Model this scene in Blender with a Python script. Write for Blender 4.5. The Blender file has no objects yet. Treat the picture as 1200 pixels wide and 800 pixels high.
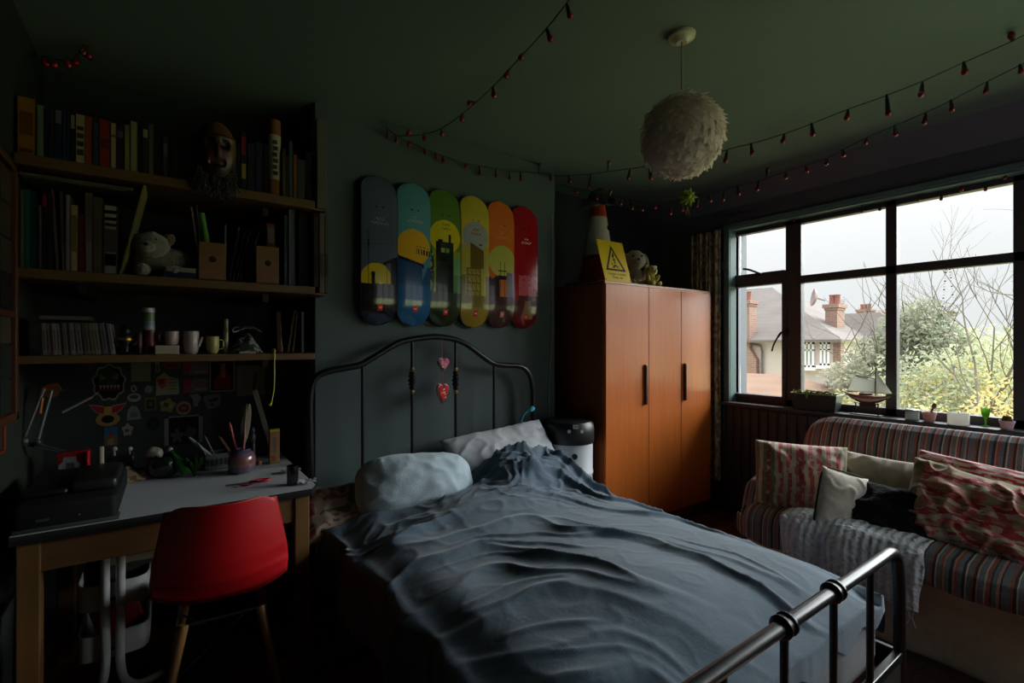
import bpy, bmesh, math, random
from mathutils import Vector, Matrix, noise, Euler
random.seed(7)
R = math.radians
COL = bpy.context.scene.collection
S_, C_ = math.sin(R(35.3)), math.cos(R(35.3))
H = 1.325          # camera height above the floor

# ------------------------------------------------------------ survey helpers
def ray(x, y):
    a = (x - 600) / 564.0
    return Vector((S_ + C_ * a, C_ - S_ * a, (404 - y) / 564.0))
def onY(x, y, Y):
    d = ray(x, y); t = Y / d.y; return Vector((d.x * t, Y, H + d.z * t))
def onX(x, y, X):
    d = ray(x, y); t = X / d.x; return Vector((X, d.y * t, H + d.z * t))
def onZ(x, y, Z):
    d = ray(x, y); t = (Z - H) / d.z; return Vector((d.x * t, d.y * t, Z))
def onT(x, y, t):
    d = ray(x, y); return Vector((d.x * t, d.y * t, H + d.z * t))

ALB_SHADE = 1.0  # colour multiplier; values below one paint shade into the albedo
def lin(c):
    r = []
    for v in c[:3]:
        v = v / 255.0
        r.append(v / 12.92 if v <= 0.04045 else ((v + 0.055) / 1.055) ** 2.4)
    return (r[0] * ALB_SHADE, r[1] * ALB_SHADE, r[2] * ALB_SHADE, 1.0)

# ------------------------------------------------------------ materials
MATS = {}
def nodes(name):
    m = bpy.data.materials.new(name); m.use_nodes = True
    nt = m.node_tree; nt.nodes.clear()
    out = nt.nodes.new('ShaderNodeOutputMaterial')
    b = nt.nodes.new('ShaderNodeBsdfPrincipled')
    nt.links.new(b.outputs[0], out.inputs[0])
    return m, nt, b
def N(nt, t, **kw):
    n = nt.nodes.new(t)
    for k, v in kw.items():
        if k in n.inputs: n.inputs[k].default_value = v
        else: setattr(n, k, v)
    return n
def mathn(nt, op, a, b=None, c=None):
    n = nt.nodes.new('ShaderNodeMath'); n.operation = op
    for i, v in enumerate((a, b, c)):
        if v is None: continue
        if hasattr(v, 'is_output'): nt.links.new(v, n.inputs[i])
        else: n.inputs[i].default_value = v
    return n.outputs[0]
def mixc(nt, fac, a, b, bt='MIX'):
    n = nt.nodes.new('ShaderNodeMix'); n.data_type = 'RGBA'; n.blend_type = bt
    for i, v in ((0, fac), (6, a), (7, b)):
        if hasattr(v, 'is_output'): nt.links.new(v, n.inputs[i])
        else: n.inputs[i].default_value = v
    return n.outputs[2]
def ramp(nt, fac, stops, interp='LINEAR'):
    n = nt.nodes.new('ShaderNodeValToRGB'); r = n.color_ramp; r.interpolation = interp
    while len(r.elements) < len(stops): r.elements.new(0.5)
    for e, (p, c) in zip(r.elements, stops):
        e.position = p; e.color = lin(c)
    nt.links.new(fac, n.inputs[0]); return n.outputs[0]
def coords(nt, scale=(1, 1, 1), rot=(0, 0, 0)):
    tc = nt.nodes.new('ShaderNodeTexCoord'); mp = nt.nodes.new('ShaderNodeMapping')
    mp.inputs['Scale'].default_value = scale; mp.inputs['Rotation'].default_value = rot
    nt.links.new(tc.outputs['Object'], mp.inputs[0]); return mp.outputs[0]
def bump(nt, b, height, strength, dist=0.01):
    n = nt.nodes.new('ShaderNodeBump'); n.inputs['Strength'].default_value = strength
    n.inputs['Distance'].default_value = dist
    nt.links.new(height, n.inputs['Height']); nt.links.new(n.outputs[0], b.inputs['Normal'])

def paint(name, rough=0.6, var=0.15, scale=8.0, bmp=0.0, bscale=60.0, metal=0.0, coat=0.0, sheen=0.0, stretch=(1, 1, 1), trans=0.0, spec=0.5):
    """colour comes from the mesh's own colour attribute, broken up by noise"""
    m, nt, b = nodes(name)
    at = N(nt, 'ShaderNodeAttribute', attribute_name='Col')
    v = coords(nt, stretch)
    n1 = N(nt, 'ShaderNodeTexNoise', Scale=scale, Detail=4.0); nt.links.new(v, n1.inputs['Vector'])
    f = mathn(nt, 'MULTIPLY_ADD', n1.outputs[0], 2 * var, 1 - var)
    vm = nt.nodes.new('ShaderNodeVectorMath'); vm.operation = 'SCALE'
    nt.links.new(at.outputs['Color'], vm.inputs[0]); nt.links.new(f, vm.inputs['Scale'])
    nt.links.new(vm.outputs[0], b.inputs['Base Color'])
    b.inputs['Roughness'].default_value = rough; b.inputs['Metallic'].default_value = metal
    b.inputs['Coat Weight'].default_value = coat; b.inputs['Sheen Weight'].default_value = sheen
    b.inputs['Specular IOR Level'].default_value = spec
    if trans:
        b.inputs['Transmission Weight'].default_value = trans
    if bmp:
        n2 = N(nt, 'ShaderNodeTexNoise', Scale=bscale, Detail=3.0); nt.links.new(v, n2.inputs['Vector'])
        bump(nt, b, n2.outputs[0], bmp)
    MATS[name] = m; return m

paint('matte', 0.75, 0.12, 6, spec=0.3)
paint('satin', 0.42, 0.08, 6)
paint('gloss', 0.16, 0.04, 5, coat=0.4)
paint('metal', 0.3, 0.1, 8, metal=0.9)
paint('blackmetal', 0.28, 0.15, 8, spec=0.4)
paint('fabric', 0.9, 0.18, 30, 0.35, 260, sheen=0.3, spec=0.2)
paint('plush', 0.95, 0.25, 40, 0.9, 120, sheen=0.6, spec=0.1)
paint('fur', 0.95, 0.4, 60, 1.0, 90, sheen=0.15, spec=0.1)
paint('paper', 0.85, 0.1, 10, spec=0.2)
paint('wall', 0.62, 0.08, 3, 0.06, 45, spec=0.35)
paint('plaster', 0.85, 0.06, 1.2, 0.05, 30, spec=0.2)
paint('woodx', 0.5, 0.28, 5, 0.08, 20, stretch=(0.6, 9, 9))
paint('woodz', 0.45, 0.24, 5, 0.05, 20, stretch=(9, 9, 0.5))
paint('teak', 0.33, 0.17, 3.2, 0.02, 20, stretch=(14, 14, 0.7), coat=0.15)
paint('feather', 0.9, 0.12, 12, sheen=0.4, spec=0.1)
def add_translucent(name, f):
    nt = MATS[name].node_tree; pb = [n for n in nt.nodes if n.type == 'BSDF_PRINCIPLED'][0]; out = [n for n in nt.nodes if n.type == 'OUTPUT_MATERIAL'][0]
    t = nt.nodes.new('ShaderNodeBsdfTranslucent'); mx = nt.nodes.new('ShaderNodeMixShader'); mx.inputs[0].default_value = f
    nt.links.new(pb.inputs['Base Color'].links[0].from_socket, t.inputs[0]); nt.links.new(pb.outputs[0], mx.inputs[1]); nt.links.new(t.outputs[0], mx.inputs[2]); nt.links.new(mx.outputs[0], out.inputs[0])
add_translucent('feather', .5)
paint('leaf', 0.7, 0.12, 2.0, spec=0.1)
add_translucent('leaf', .3)
paint('bark', 0.9, 0.3, 3.0, spec=0.1)
paint('render', 0.95, 0.06, 0.6, spec=0.05)
paint('greenglass', 0.05, 0.02, 4, trans=0.85)

def special():
    # striped sofa cloth: stripes follow Y
    m, nt, b = nodes('sofa_stripe')
    tc = nt.nodes.new('ShaderNodeTexCoord'); sp = nt.nodes.new('ShaderNodeSeparateXYZ')
    nt.links.new(tc.outputs['Object'], sp.inputs[0])
    wob = N(nt, 'ShaderNodeTexNoise', Scale=3.0); nt.links.new(tc.outputs['Object'], wob.inputs['Vector'])
    y = mathn(nt, 'MULTIPLY_ADD', wob.outputs[0], 0.02, sp.outputs[1])
    f = mathn(nt, 'FRACT', mathn(nt, 'MULTIPLY', y, 4.3))
    B, K, RU, CR, TL, OR, PK = (122, 130, 138), (74, 72, 78), (160, 104, 88), (206, 190, 172), (112, 128, 132), (212, 150, 118), (190, 144, 136)
    st = [(0, B), (.09, K), (.11, PK), (.15, TL), (.20, K), (.22, RU), (.27, CR), (.29, B), (.36, OR), (.38, K), (.42, RU), (.45, TL),
          (.50, CR), (.52, K), (.56, B), (.62, RU), (.66, PK), (.68, K), (.73, TL), (.79, OR), (.81, RU), (.85, B), (.90, CR), (.92, K), (.96, RU)]
    c = ramp(nt, f, st, 'CONSTANT')
    nz = N(nt, 'ShaderNodeTexNoise', Scale=160.0, Detail=2.0); nt.links.new(tc.outputs['Object'], nz.inputs['Vector'])
    g = mathn(nt, 'MULTIPLY_ADD', nz.outputs[0], 0.9, 0.55)
    vm = nt.nodes.new('ShaderNodeVectorMath'); vm.operation = 'SCALE'
    nt.links.new(c, vm.inputs[0]); nt.links.new(g, vm.inputs['Scale']); nt.links.new(vm.outputs[0], b.inputs['Base Color'])
    b.inputs['Roughness'].default_value = 0.9; b.inputs['Specular IOR Level'].default_value = 0.15
    bump(nt, b, nz.outputs[0], 0.4, 0.004); MATS['sofa_stripe'] = m
    # dark floor boards running along X
    m, nt, b = nodes('floor_boards')
    tc = nt.nodes.new('ShaderNodeTexCoord'); sp = nt.nodes.new('ShaderNodeSeparateXYZ'); nt.links.new(tc.outputs['Object'], sp.inputs[0])
    rowv = mathn(nt, 'MULTIPLY', sp.outputs[1], 9.0); row = mathn(nt, 'FLOOR', rowv)
    wn = N(nt, 'ShaderNodeTexWhiteNoise', noise_dimensions='1D'); nt.links.new(row, wn.inputs['W'])
    mp = coords(nt, (1.2, 22, 1)); nz = N(nt, 'ShaderNodeTexNoise', Scale=4.0, Detail=6.0); nt.links.new(mp, nz.inputs['Vector'])
    k = mathn(nt, 'MULTIPLY_ADD', wn.outputs[0], 0.5, mathn(nt, 'MULTIPLY', nz.outputs[0], 0.6))
    c = ramp(nt, k, [(0.1, (70, 38, 18)), (0.9, (150, 92, 48))])
    gap = mathn(nt, 'LESS_THAN', mathn(nt, 'FRACT', rowv), 0.04)
    c2 = mixc(nt, gap, c, lin((18, 10, 6))); nt.links.new(c2, b.inputs['Base Color'])
    b.inputs['Roughness'].default_value = 0.4; MATS['floor_boards'] = m
    # patterned rug
    m, nt, b = nodes('rug_wool')
    v = coords(nt, (9, 9, 9)); vo = N(nt, 'ShaderNodeTexVoronoi', Scale=1.6); nt.links.new(v, vo.inputs['Vector'])
    nz = N(nt, 'ShaderNodeTexNoise', Scale=2.2, Detail=4.0); nt.links.new(v, nz.inputs['Vector'])
    c = ramp(nt, vo.outputs['Distance'], [(0, (120, 90, 60)), (.18, (60, 20, 18)), (.45, (90, 40, 30)), (.6, (30, 24, 34)), (.9, (110, 60, 40))])
    c2 = mixc(nt, nz.outputs[0], c, lin((34, 18, 16))); nt.links.new(c2, b.inputs['Base Color'])
    b.inputs['Roughness'].default_value = 0.95; bump(nt, b, nz.outputs[0], 0.4); MATS['rug_wool'] = m
    # cotton duvet
    m, nt, b = nodes('duvet_cotton')
    v = coords(nt); n1 = N(nt, 'ShaderNodeTexNoise', Scale=14.0, Detail=6.0, Roughness=0.65); nt.links.new(v, n1.inputs['Vector'])
    c = ramp(nt, n1.outputs[0], [(0.3, (70, 88, 104)), (0.7, (84, 102, 116))]); nt.links.new(c, b.inputs['Base Color'])
    n2 = N(nt, 'ShaderNodeTexNoise', Scale=38.0, Detail=8.0, Roughness=0.6, Distortion=1.2); nt.links.new(v, n2.inputs['Vector'])
    bump(nt, b, n2.outputs[0], 0.16, 0.010)
    b.inputs['Roughness'].default_value = 0.8; b.inputs['Sheen Weight'].default_value = 0.25; b.inputs['Specular IOR Level'].default_value = 0.25
    MATS['duvet_cotton'] = m
    # knitted blanket
    m, nt, b = nodes('knit')
    v = coords(nt); w = N(nt, 'ShaderNodeTexWave', Scale=10.0, Distortion=1.5); w.bands_direction = 'Y'; nt.links.new(v, w.inputs['Vector'])
    vo = N(nt, 'ShaderNodeTexVoronoi', Scale=55.0); nt.links.new(v, vo.inputs['Vector'])
    h = mathn(nt, 'ADD', mathn(nt, 'MULTIPLY', w.outputs[1], 0.6), mathn(nt, 'MULTIPLY', vo.outputs['Distance'], 0.8))
    c = ramp(nt, h, [(0.1, (190, 200, 214)), (0.9, (232, 238, 246))]); nt.links.new(c, b.inputs['Base Color'])
    bump(nt, b, h, 0.8, 0.012); b.inputs['Roughness'].default_value = 0.95; MATS['knit'] = m
    # brick
    m, nt, b = nodes('brick')
    tc = nt.nodes.new('ShaderNodeTexCoord'); sp = nt.nodes.new('ShaderNodeSeparateXYZ'); nt.links.new(tc.outputs['Object'], sp.inputs[0])
    cb = nt.nodes.new('ShaderNodeCombineXYZ'); nt.links.new(mathn(nt, 'ADD', sp.outputs[0], sp.outputs[1]), cb.inputs[0]); nt.links.new(sp.outputs[2], cb.inputs[1])
    bt = nt.nodes.new('ShaderNodeTexBrick'); nt.links.new(cb.outputs[0], bt.inputs['Vector'])
    bt.inputs['Color1'].default_value = lin((152, 122, 110)); bt.inputs['Color2'].default_value = lin((138, 108, 98)); bt.inputs['Mortar'].default_value = lin((165, 146, 136))
    bt.inputs['Scale'].default_value = 1.0; bt.inputs['Brick Width'].default_value = 0.23; bt.inputs['Row Height'].default_value = 0.08; bt.inputs['Mortar Size'].default_value = 0.01
    nt.links.new(bt.outputs[0], b.inputs['Base Color']); b.inputs['Roughness'].default_value = 0.95; b.inputs['Specular IOR Level'].default_value = 0.05; MATS['brick'] = m
    # roof tiles
    m, nt, b = nodes('roof_tile')
    at = N(nt, 'ShaderNodeAttribute', attribute_name='Col')
    tc = nt.nodes.new('ShaderNodeTexCoord'); sp = nt.nodes.new('ShaderNodeSeparateXYZ'); nt.links.new(tc.outputs['Object'], sp.inputs[0])
    fr = mathn(nt, 'FRACT', mathn(nt, 'MULTIPLY', sp.outputs[2], 6.0))
    nz = N(nt, 'ShaderNodeTexNoise', Scale=1.1, Detail=6.0); nt.links.new(tc.outputs['Object'], nz.inputs['Vector'])
    k = mathn(nt, 'MULTIPLY_ADD', fr, 0.10, mathn(nt, 'MULTIPLY_ADD', nz.outputs[0], 0.5, 0.72))
    vm = nt.nodes.new('ShaderNodeVectorMath'); vm.operation = 'SCALE'; nt.links.new(at.outputs['Color'], vm.inputs[0]); nt.links.new(k, vm.inputs['Scale'])
    nt.links.new(vm.outputs[0], b.inputs['Base Color']); b.inputs['Roughness'].default_value = 0.95; b.inputs['Specular IOR Level'].default_value = 0.05; MATS['roof_tile'] = m
    # window glass: thin pane
    m = bpy.data.materials.new('pane_glass'); m.use_nodes = True; nt = m.node_tree; nt.nodes.clear()
    out = nt.nodes.new('ShaderNodeOutputMaterial'); tr = nt.nodes.new('ShaderNodeBsdfTransparent'); gl = nt.nodes.new('ShaderNodeBsdfGlossy')
    gl.inputs['Roughness'].default_value = 0.02; fr = nt.nodes.new('ShaderNodeFresnel'); fr.inputs[0].default_value = 1.3
    mx = nt.nodes.new('ShaderNodeMixShader'); nt.links.new(fr.outputs[0], mx.inputs[0]); nt.links.new(tr.outputs[0], mx.inputs[1]); nt.links.new(gl.outputs[0], mx.inputs[2])
    nt.links.new(mx.outputs[0], out.inputs[0]); tr.inputs[0].default_value = (0.97, 0.98, 0.97, 1); MATS['pane_glass'] = m
    # thin coloured translucent cloth / glass jar
    m = bpy.data.materials.new('jar_glass'); m.use_nodes = True; nt = m.node_tree; nt.nodes.clear()
    out = nt.nodes.new('ShaderNodeOutputMaterial'); tr = nt.nodes.new('ShaderNodeBsdfTransparent'); gl = nt.nodes.new('ShaderNodeBsdfGlossy')
    at = N(nt, 'ShaderNodeAttribute', attribute_name='Col'); nt.links.new(at.outputs['Color'], tr.inputs[0])
    gl.inputs['Roughness'].default_value = 0.05; fr = nt.nodes.new('ShaderNodeFresnel'); fr.inputs[0].default_value = 1.45
    mx = nt.nodes.new('ShaderNodeMixShader'); nt.links.new(fr.outputs[0], mx.inputs[0]); nt.links.new(tr.outputs[0], mx.inputs[1]); nt.links.new(gl.outputs[0], mx.inputs[2])
    nt.links.new(mx.outputs[0], out.inputs[0]); MATS['jar_glass'] = m
    # sail cloth, lets light through
    m = bpy.data.materials.new('sailcloth'); m.use_nodes = True; nt = m.node_tree; nt.nodes.clear()
    out = nt.nodes.new('ShaderNodeOutputMaterial'); d = nt.nodes.new('ShaderNodeBsdfDiffuse'); t = nt.nodes.new('ShaderNodeBsdfTranslucent')
    at = N(nt, 'ShaderNodeAttribute', attribute_name='Col'); nt.links.new(at.outputs['Color'], d.inputs[0]); nt.links.new(at.outputs['Color'], t.inputs[0])
    mx = nt.nodes.new('ShaderNodeMixShader'); mx.inputs[0].default_value = 0.6; nt.links.new(d.outputs[0], mx.inputs[1]); nt.links.new(t.outputs[0], mx.inputs[2])
    nt.links.new(mx.outputs[0], out.inputs[0]); MATS['sailcloth'] = m
special()

# ------------------------------------------------------------ mesh builder
def basis(o):
    m = o.matrix_basis.copy()
    while o.parent: o = o.parent; m = o.matrix_basis @ m
    return m
def frame(o, ux, uz):
    """matrix with local X=ux, local Z=uz, origin o"""
    ux = Vector(ux).normalized(); uz = Vector(uz).normalized(); uy = uz.cross(ux).normalized(); ux = uy.cross(uz)
    return Matrix(((ux.x, uy.x, uz.x, o[0]), (ux.y, uy.y, uz.y, o[1]), (ux.z, uy.z, uz.z, o[2]), (0, 0, 0, 1)))
def TR(loc=(0, 0, 0), rot=(0, 0, 0)):
    return Matrix.Translation(loc) @ Euler([R(a) for a in rot]).to_matrix().to_4x4()

class MB:
    def __init__(s, col=(128, 128, 128)):
        s.bm = bmesh.new(); s.cl = s.bm.loops.layers.float_color.new('Col'); s.col = col; s.M = None
    def _paint(s, faces, col=None):
        c = lin(col or s.col)
        for f in faces:
            for l in f.loops: l[s.cl] = c
    def c(s, col): s.col = col; return s
    def add(s, vs, fs, col=None, cols=None):
        M = s.M
        bv = [s.bm.verts.new(M @ Vector(v) if M else Vector(v)) for v in vs]
        out = []
        for i, f in enumerate(fs):
            try: bf = s.bm.faces.new([bv[j] for j in f])
            except ValueError: continue
            s._paint([bf], cols[i] if cols else col); out.append(bf)
        return bv, out
    def box(s, lo, hi, bevel=0.0, col=None, seg=2, M=None):
        x0, y0, z0 = lo; x1, y1, z1 = hi
        vs = [(x0, y0, z0), (x1, y0, z0), (x1, y1, z0), (x0, y1, z0), (x0, y0, z1), (x1, y0, z1), (x1, y1, z1), (x0, y1, z1)]
        if M is not None: vs = [M @ Vector(v) for v in vs]
        bv, fs = s.add(vs, [(0, 3, 2, 1), (4, 5, 6, 7), (0, 1, 5, 4), (1, 2, 6, 5), (2, 3, 7, 6), (3, 0, 4, 7)], col)
        if bevel:
            es = list({e for f in fs for e in f.edges})
            r = bmesh.ops.bevel(s.bm, geom=es, offset=bevel, segments=seg, affect='EDGES', profile=0.5)
            s._paint(r['faces'], col)
        return s
    def cbox(s, c, size, bevel=0.0, col=None, M=None, seg=2):
        return s.box([c[i] - size[i] / 2 for i in range(3)], [c[i] + size[i] / 2 for i in range(3)], bevel, col, seg, M)
    def prism(s, pts, M, d, col=None, side=None):
        """outline pts in local XY of M, extruded d along local Z"""
        n = len(pts)
        vs = [M @ Vector((p[0], p[1], 0)) for p in pts] + [M @ Vector((p[0], p[1], d)) for p in pts]
        fs = [tuple(range(n))[::-1], tuple(range(n, 2 * n))] + [(i, (i + 1) % n, n + (i + 1) % n, n + i) for i in range(n)]
        if d < 0: fs = [f[::-1] for f in fs]
        s.add(vs, fs, cols=[col or s.col] * 2 + [side or col or s.col] * n); return s
    def tube(s, pts, r, seg=8, closed=False, col=None, caps=True):
        pts = [Vector(p) for p in pts]; n = len(pts); rings = []
        up = None; vs = []; fs = []
        for i, p in enumerate(pts):
            a = pts[(i - 1) % n] if (i or closed) else p; b = pts[(i + 1) % n] if (i < n - 1 or closed) else p
            t = (b - a); t = t.normalized() if t.length > 1e-9 else Vector((0, 0, 1))
            if up is None:
                up = Vector((0, 0, 1)) if abs(t.z) < 0.9 else Vector((1, 0, 0))
            u = (up - t * up.dot(t));
            if u.length < 1e-6: u = Vector((1, 0, 0)) - t * t.x
            u.normalize(); up = u; v = t.cross(u)
            rr = r[i] if isinstance(r, (list, tuple)) else r
            for k in range(seg):
                an = 2 * math.pi * k / seg; vs.append(p + (u * math.cos(an) + v * math.sin(an)) * rr)
        m = n if closed else n - 1
        for i in range(m):
            for k in range(seg):
                j = (i + 1) % n
                fs.append((i * seg + k, i * seg + (k + 1) % seg, j * seg + (k + 1) % seg, j * seg + k))
        if caps and not closed:
            fs.append(tuple(range(seg))[::-1]); fs.append(tuple((n - 1) * seg + k for k in range(seg)))
        s.add(vs, fs, col); return s
    def lathe(s, prof, M=None, seg=24, col=None, cols=None):
        M = M or Matrix(); vs = []; fs = []; fc = []
        for r, z in prof:
            for k in range(seg):
                an = 2 * math.pi * k / seg; vs.append(M @ Vector((max(r, 1e-5) * math.cos(an), max(r, 1e-5) * math.sin(an), z)))
        for i in range(len(prof) - 1):
            for k in range(seg):
                fs.append((i * seg + k, i * seg + (k + 1) % seg, (i + 1) * seg + (k + 1) % seg, (i + 1) * seg + k))
                fc.append(cols[i] if cols else (col or s.col))
        fs.append(tuple(range(seg))[::-1]); fc.append(fc[0]); fs.append(tuple((len(prof) - 1) * seg + k for k in range(seg))); fc.append(fc[-2])
        s.add(vs, fs, cols=fc); return s
    def ell(s, c, r, M=None, col=None, seg=20, rings=12, wob=0.0, wf=6.0):
        if not isinstance(r, (list, tuple)): r = (r, r, r)
        vs = []; fs = []; c = Vector(c)
        for i in range(rings + 1):
            th = math.pi * i / rings
            for k in range(seg):
                ph = 2 * math.pi * k / seg
                d = Vector((math.sin(th) * math.cos(ph), math.sin(th) * math.sin(ph), math.cos(th)))
                q = 1 + (wob * noise.noise(d * wf * 0.5 + c * 7) if wob else 0)
                v = Vector((d.x * r[0], d.y * r[1], d.z * r[2])) * q
                if i in (0, rings) and k: vs.append(vs[i * seg]); continue
                vs.append((M.to_3x3() @ v if M else v) + c)
        for i in range(rings):
            for k in range(seg):
                fs.append((i * seg + k, (i + 1) * seg + k, (i + 1) * seg + (k + 1) % seg, i * seg + (k + 1) % seg))
        bv, _ = s.add(vs, fs, col)
        bmesh.ops.remove_doubles(s.bm, verts=bv, dist=1e-6); return s
    def grid(s, fn, nu, nv, colfn=None, col=None, flip=False):
        vs = [fn(i / nu, j / nv) for j in range(nv + 1) for i in range(nu + 1)]
        fs = []; cs = []
        for j in range(nv):
            for i in range(nu):
                a = j * (nu + 1) + i; f = (a, a + 1, a + nu + 2, a + nu + 1)
                fs.append(f[::-1] if flip else f)
                cs.append(colfn((i + .5) / nu, (j + .5) / nv) if colfn else (col or s.col))
        s.add(vs, fs, cols=cs); return s
    def merge(s, d=1e-4):
        bmesh.ops.remove_doubles(s.bm, verts=s.bm.verts, dist=d); return s
    def text(s, body, M, size, depth=0.0006, col=None, align='CENTER', shear=0.0):
        cu = bpy.data.curves.new('t', 'FONT'); cu.body = body; cu.size = size; cu.extrude = depth / 2; cu.align_x = align; cu.align_y = 'CENTER'; cu.resolution_u = 2; cu.shear = shear
        o = bpy.data.objects.new('t', cu); COL.objects.link(o); bpy.context.view_layer.update()
        me = bpy.data.meshes.new_from_object(o)
        s.add([M @ v.co for v in me.vertices], [tuple(p.vertices) for p in me.polygons], col)
        bpy.data.objects.remove(o); bpy.data.curves.remove(cu); bpy.data.meshes.remove(me); return s
    def build(s, name, mat='matte', parent=None, smooth=False, local=False, loc=None, ang=40, label=None, cat=None, group=None, kind=None, sub=0, solid=0):
        bm = s.bm
        bm.normal_update()
        if parent is None and loc is None:
            xs = [v.co for v in bm.verts]
            lo = [min(v[i] for v in xs) for i in range(3)]; hi = [max(v[i] for v in xs) for i in range(3)]
            loc = ((lo[0] + hi[0]) / 2, (lo[1] + hi[1]) / 2, lo[2]) if kind != 'structure' else (0, 0, 0)
        if not local:
            if parent: bm.transform(basis(parent).inverted())
            else: bm.transform(Matrix.Translation(-Vector(loc)))
        me = bpy.data.meshes.new(name); bm.to_mesh(me); bm.free()
        me.materials.append(MATS[mat])
        if smooth:
            me.shade_smooth()
            if ang < 180: me.set_sharp_from_angle(angle=R(ang))
        o = bpy.data.objects.new(name, me); COL.objects.link(o)
        if parent: o.parent = parent
        else: o.location = loc
        if solid:
            md = o.modifiers.new('thickness', 'SOLIDIFY'); md.thickness = solid; md.offset = 0
        if sub:
            md = o.modifiers.new('sub', 'SUBSURF'); md.levels = sub; md.render_levels = sub
        tag(o, label, cat, group, kind); return o

def tag(o, label=None, cat=None, group=None, kind=None):
    for k, v in (('label', label), ('category', cat), ('group', group), ('kind', kind)):
        if v: o[k] = v
    return o
def thing(name, label, cat, loc=(0, 0, 0), rot=(0, 0, 0), group=None):
    o = bpy.data.objects.new(name, None); COL.objects.link(o); o.location = loc; o.rotation_euler = [R(a) for a in rot]
    o.empty_display_size = 0.05
    return tag(o, label, cat, group)
def dup(o, loc=None, rot=None, label=None, parent=None):
    kids = [c for c in bpy.data.objects if c.parent == o]
    c = o.copy(); COL.objects.link(c)
    if parent: c.parent = parent
    if loc is not None: c.location = loc
    if rot is not None: c.rotation_euler = [R(a) for a in rot]
    if label: c['label'] = label
    for k in kids: dup(k, parent=c)
    return c
def circ(r, n=20, cx=0, cy=0, sx=1, sy=1):
    return [(cx + sx * r * math.cos(2 * math.pi * i / n), cy + sy * r * math.sin(2 * math.pi * i / n)) for i in range(n)]
def lerp(a, b, t): return a + (b - a) * t
def sstep(a, b, x):
    t = max(0.0, min(1.0, (x - a) / (b - a))); return t * t * (3 - 2 * t)
def smooth_path(pts, n=6):
    pts = [Vector(p) for p in pts]; out = []
    for i in range(len(pts) - 1):
        p0 = pts[max(i - 1, 0)]; p1 = pts[i]; p2 = pts[i + 1]; p3 = pts[min(i + 2, len(pts) - 1)]
        for k in range(n):
            t = k / n
            out.append(0.5 * ((2 * p1) + (p2 - p0) * t + (2 * p0 - 5 * p1 + 4 * p2 - p3) * t * t + (-p0 + 3 * p1 - 3 * p2 + p3) * t ** 3))
    out.append(pts[-1]); return out
# ============================================================ THE ROOM
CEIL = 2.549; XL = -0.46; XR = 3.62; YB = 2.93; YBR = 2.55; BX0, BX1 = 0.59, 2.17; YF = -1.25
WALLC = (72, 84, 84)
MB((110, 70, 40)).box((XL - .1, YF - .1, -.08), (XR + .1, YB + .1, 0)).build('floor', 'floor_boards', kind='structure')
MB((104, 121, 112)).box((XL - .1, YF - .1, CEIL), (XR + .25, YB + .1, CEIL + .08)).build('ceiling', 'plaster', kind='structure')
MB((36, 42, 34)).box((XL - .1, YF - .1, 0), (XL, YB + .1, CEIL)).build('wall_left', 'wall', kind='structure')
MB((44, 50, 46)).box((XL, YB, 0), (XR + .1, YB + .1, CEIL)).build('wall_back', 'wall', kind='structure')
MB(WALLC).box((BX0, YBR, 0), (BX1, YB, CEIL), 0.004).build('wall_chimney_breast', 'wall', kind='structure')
fw_ = MB(WALLC); FWX0, FWX1 = 2.0, 3.48
for lo_, hi_ in (((XL, YF - .1, 0), (FWX0, YF, CEIL)), ((FWX1, YF - .1, 0), (XR + .1, YF, CEIL)), ((FWX0, YF - .1, 0), (FWX1, YF, .42)), ((FWX0, YF - .1, 2.245), (FWX1, YF, CEIL))): fw_.box(lo_, hi_)
fw_.build('wall_front', 'wall', kind='structure')
f2 = MB((46, 42, 46))
for i in range(4): xx = lerp(FWX0, FWX1 - .06, i / 3); f2.box((xx, YF - .08, .42), (xx + .06, YF - .03, 2.245), .004)
for zz in (.42, 1.78, 2.19): f2.box((FWX0, YF - .08, zz), (FWX1, YF - .03, zz + .055), .004)
w2_ = f2.build('added_window', 'satin', kind='structure')  # unseen window, added behind the camera to light sofa and ceiling
MB((255, 255, 255)).box((FWX0 + .01, YF - .057, .45), (FWX1 - .01, YF - .053, 2.22)).build('window_pane', 'pane_glass', w2_)
WY1 = 2.125; WY0 = -1.05; WZ0, WZ1 = 0.875, 2.245; XO = 3.88
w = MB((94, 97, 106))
w.box((XR, YF - .1, 0), (XO, YB + .1, WZ0)); w.box((XR, YF - .1, WZ1), (XO, YB + .1, CEIL))
w.box((XR, WY1, WZ0), (XO, YB + .1, WZ1)); w.box((XR, YF - .1, WZ0), (XO, WY0, WZ1))
w.build('wall_right', 'wall', kind='structure')
# chamfered cove where the ceiling meets the window wall
c = MB((94, 97, 106))
c.prism([(3.465, CEIL), (3.50, CEIL - .028), (3.60, CEIL - .125), (XR, CEIL - .14), (XR, CEIL)], Matrix(((1, 0, 0, 0), (0, 0, 1, YF), (0, 1, 0, 0), (0, 0, 0, 1))), YB - YF)
c.build('trim_1', 'wall', kind='structure')
c = MB((100, 124, 124))   # pale green paint on the reveal
c.box((XR - .004, WY1 - .012, WZ0), (3.70, WY1 + .0, WZ1)); c.box((XR - .004, WY0, WZ1 - .012), (3.70, WY1, WZ1 + .0))
c.box((XR - .02, WY1 - .01, WZ0), (XR, WY1 + .035, WZ1 + .03)); c.box((XR - .02, WY0, WZ1), (XR, WY1, WZ1 + .03))
c.box((XR - .03, WY1 + .0, 1.93), (XR, WY1 + .05, 1.99))
c.build('trim_2', 'wall', kind='structure')
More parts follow.
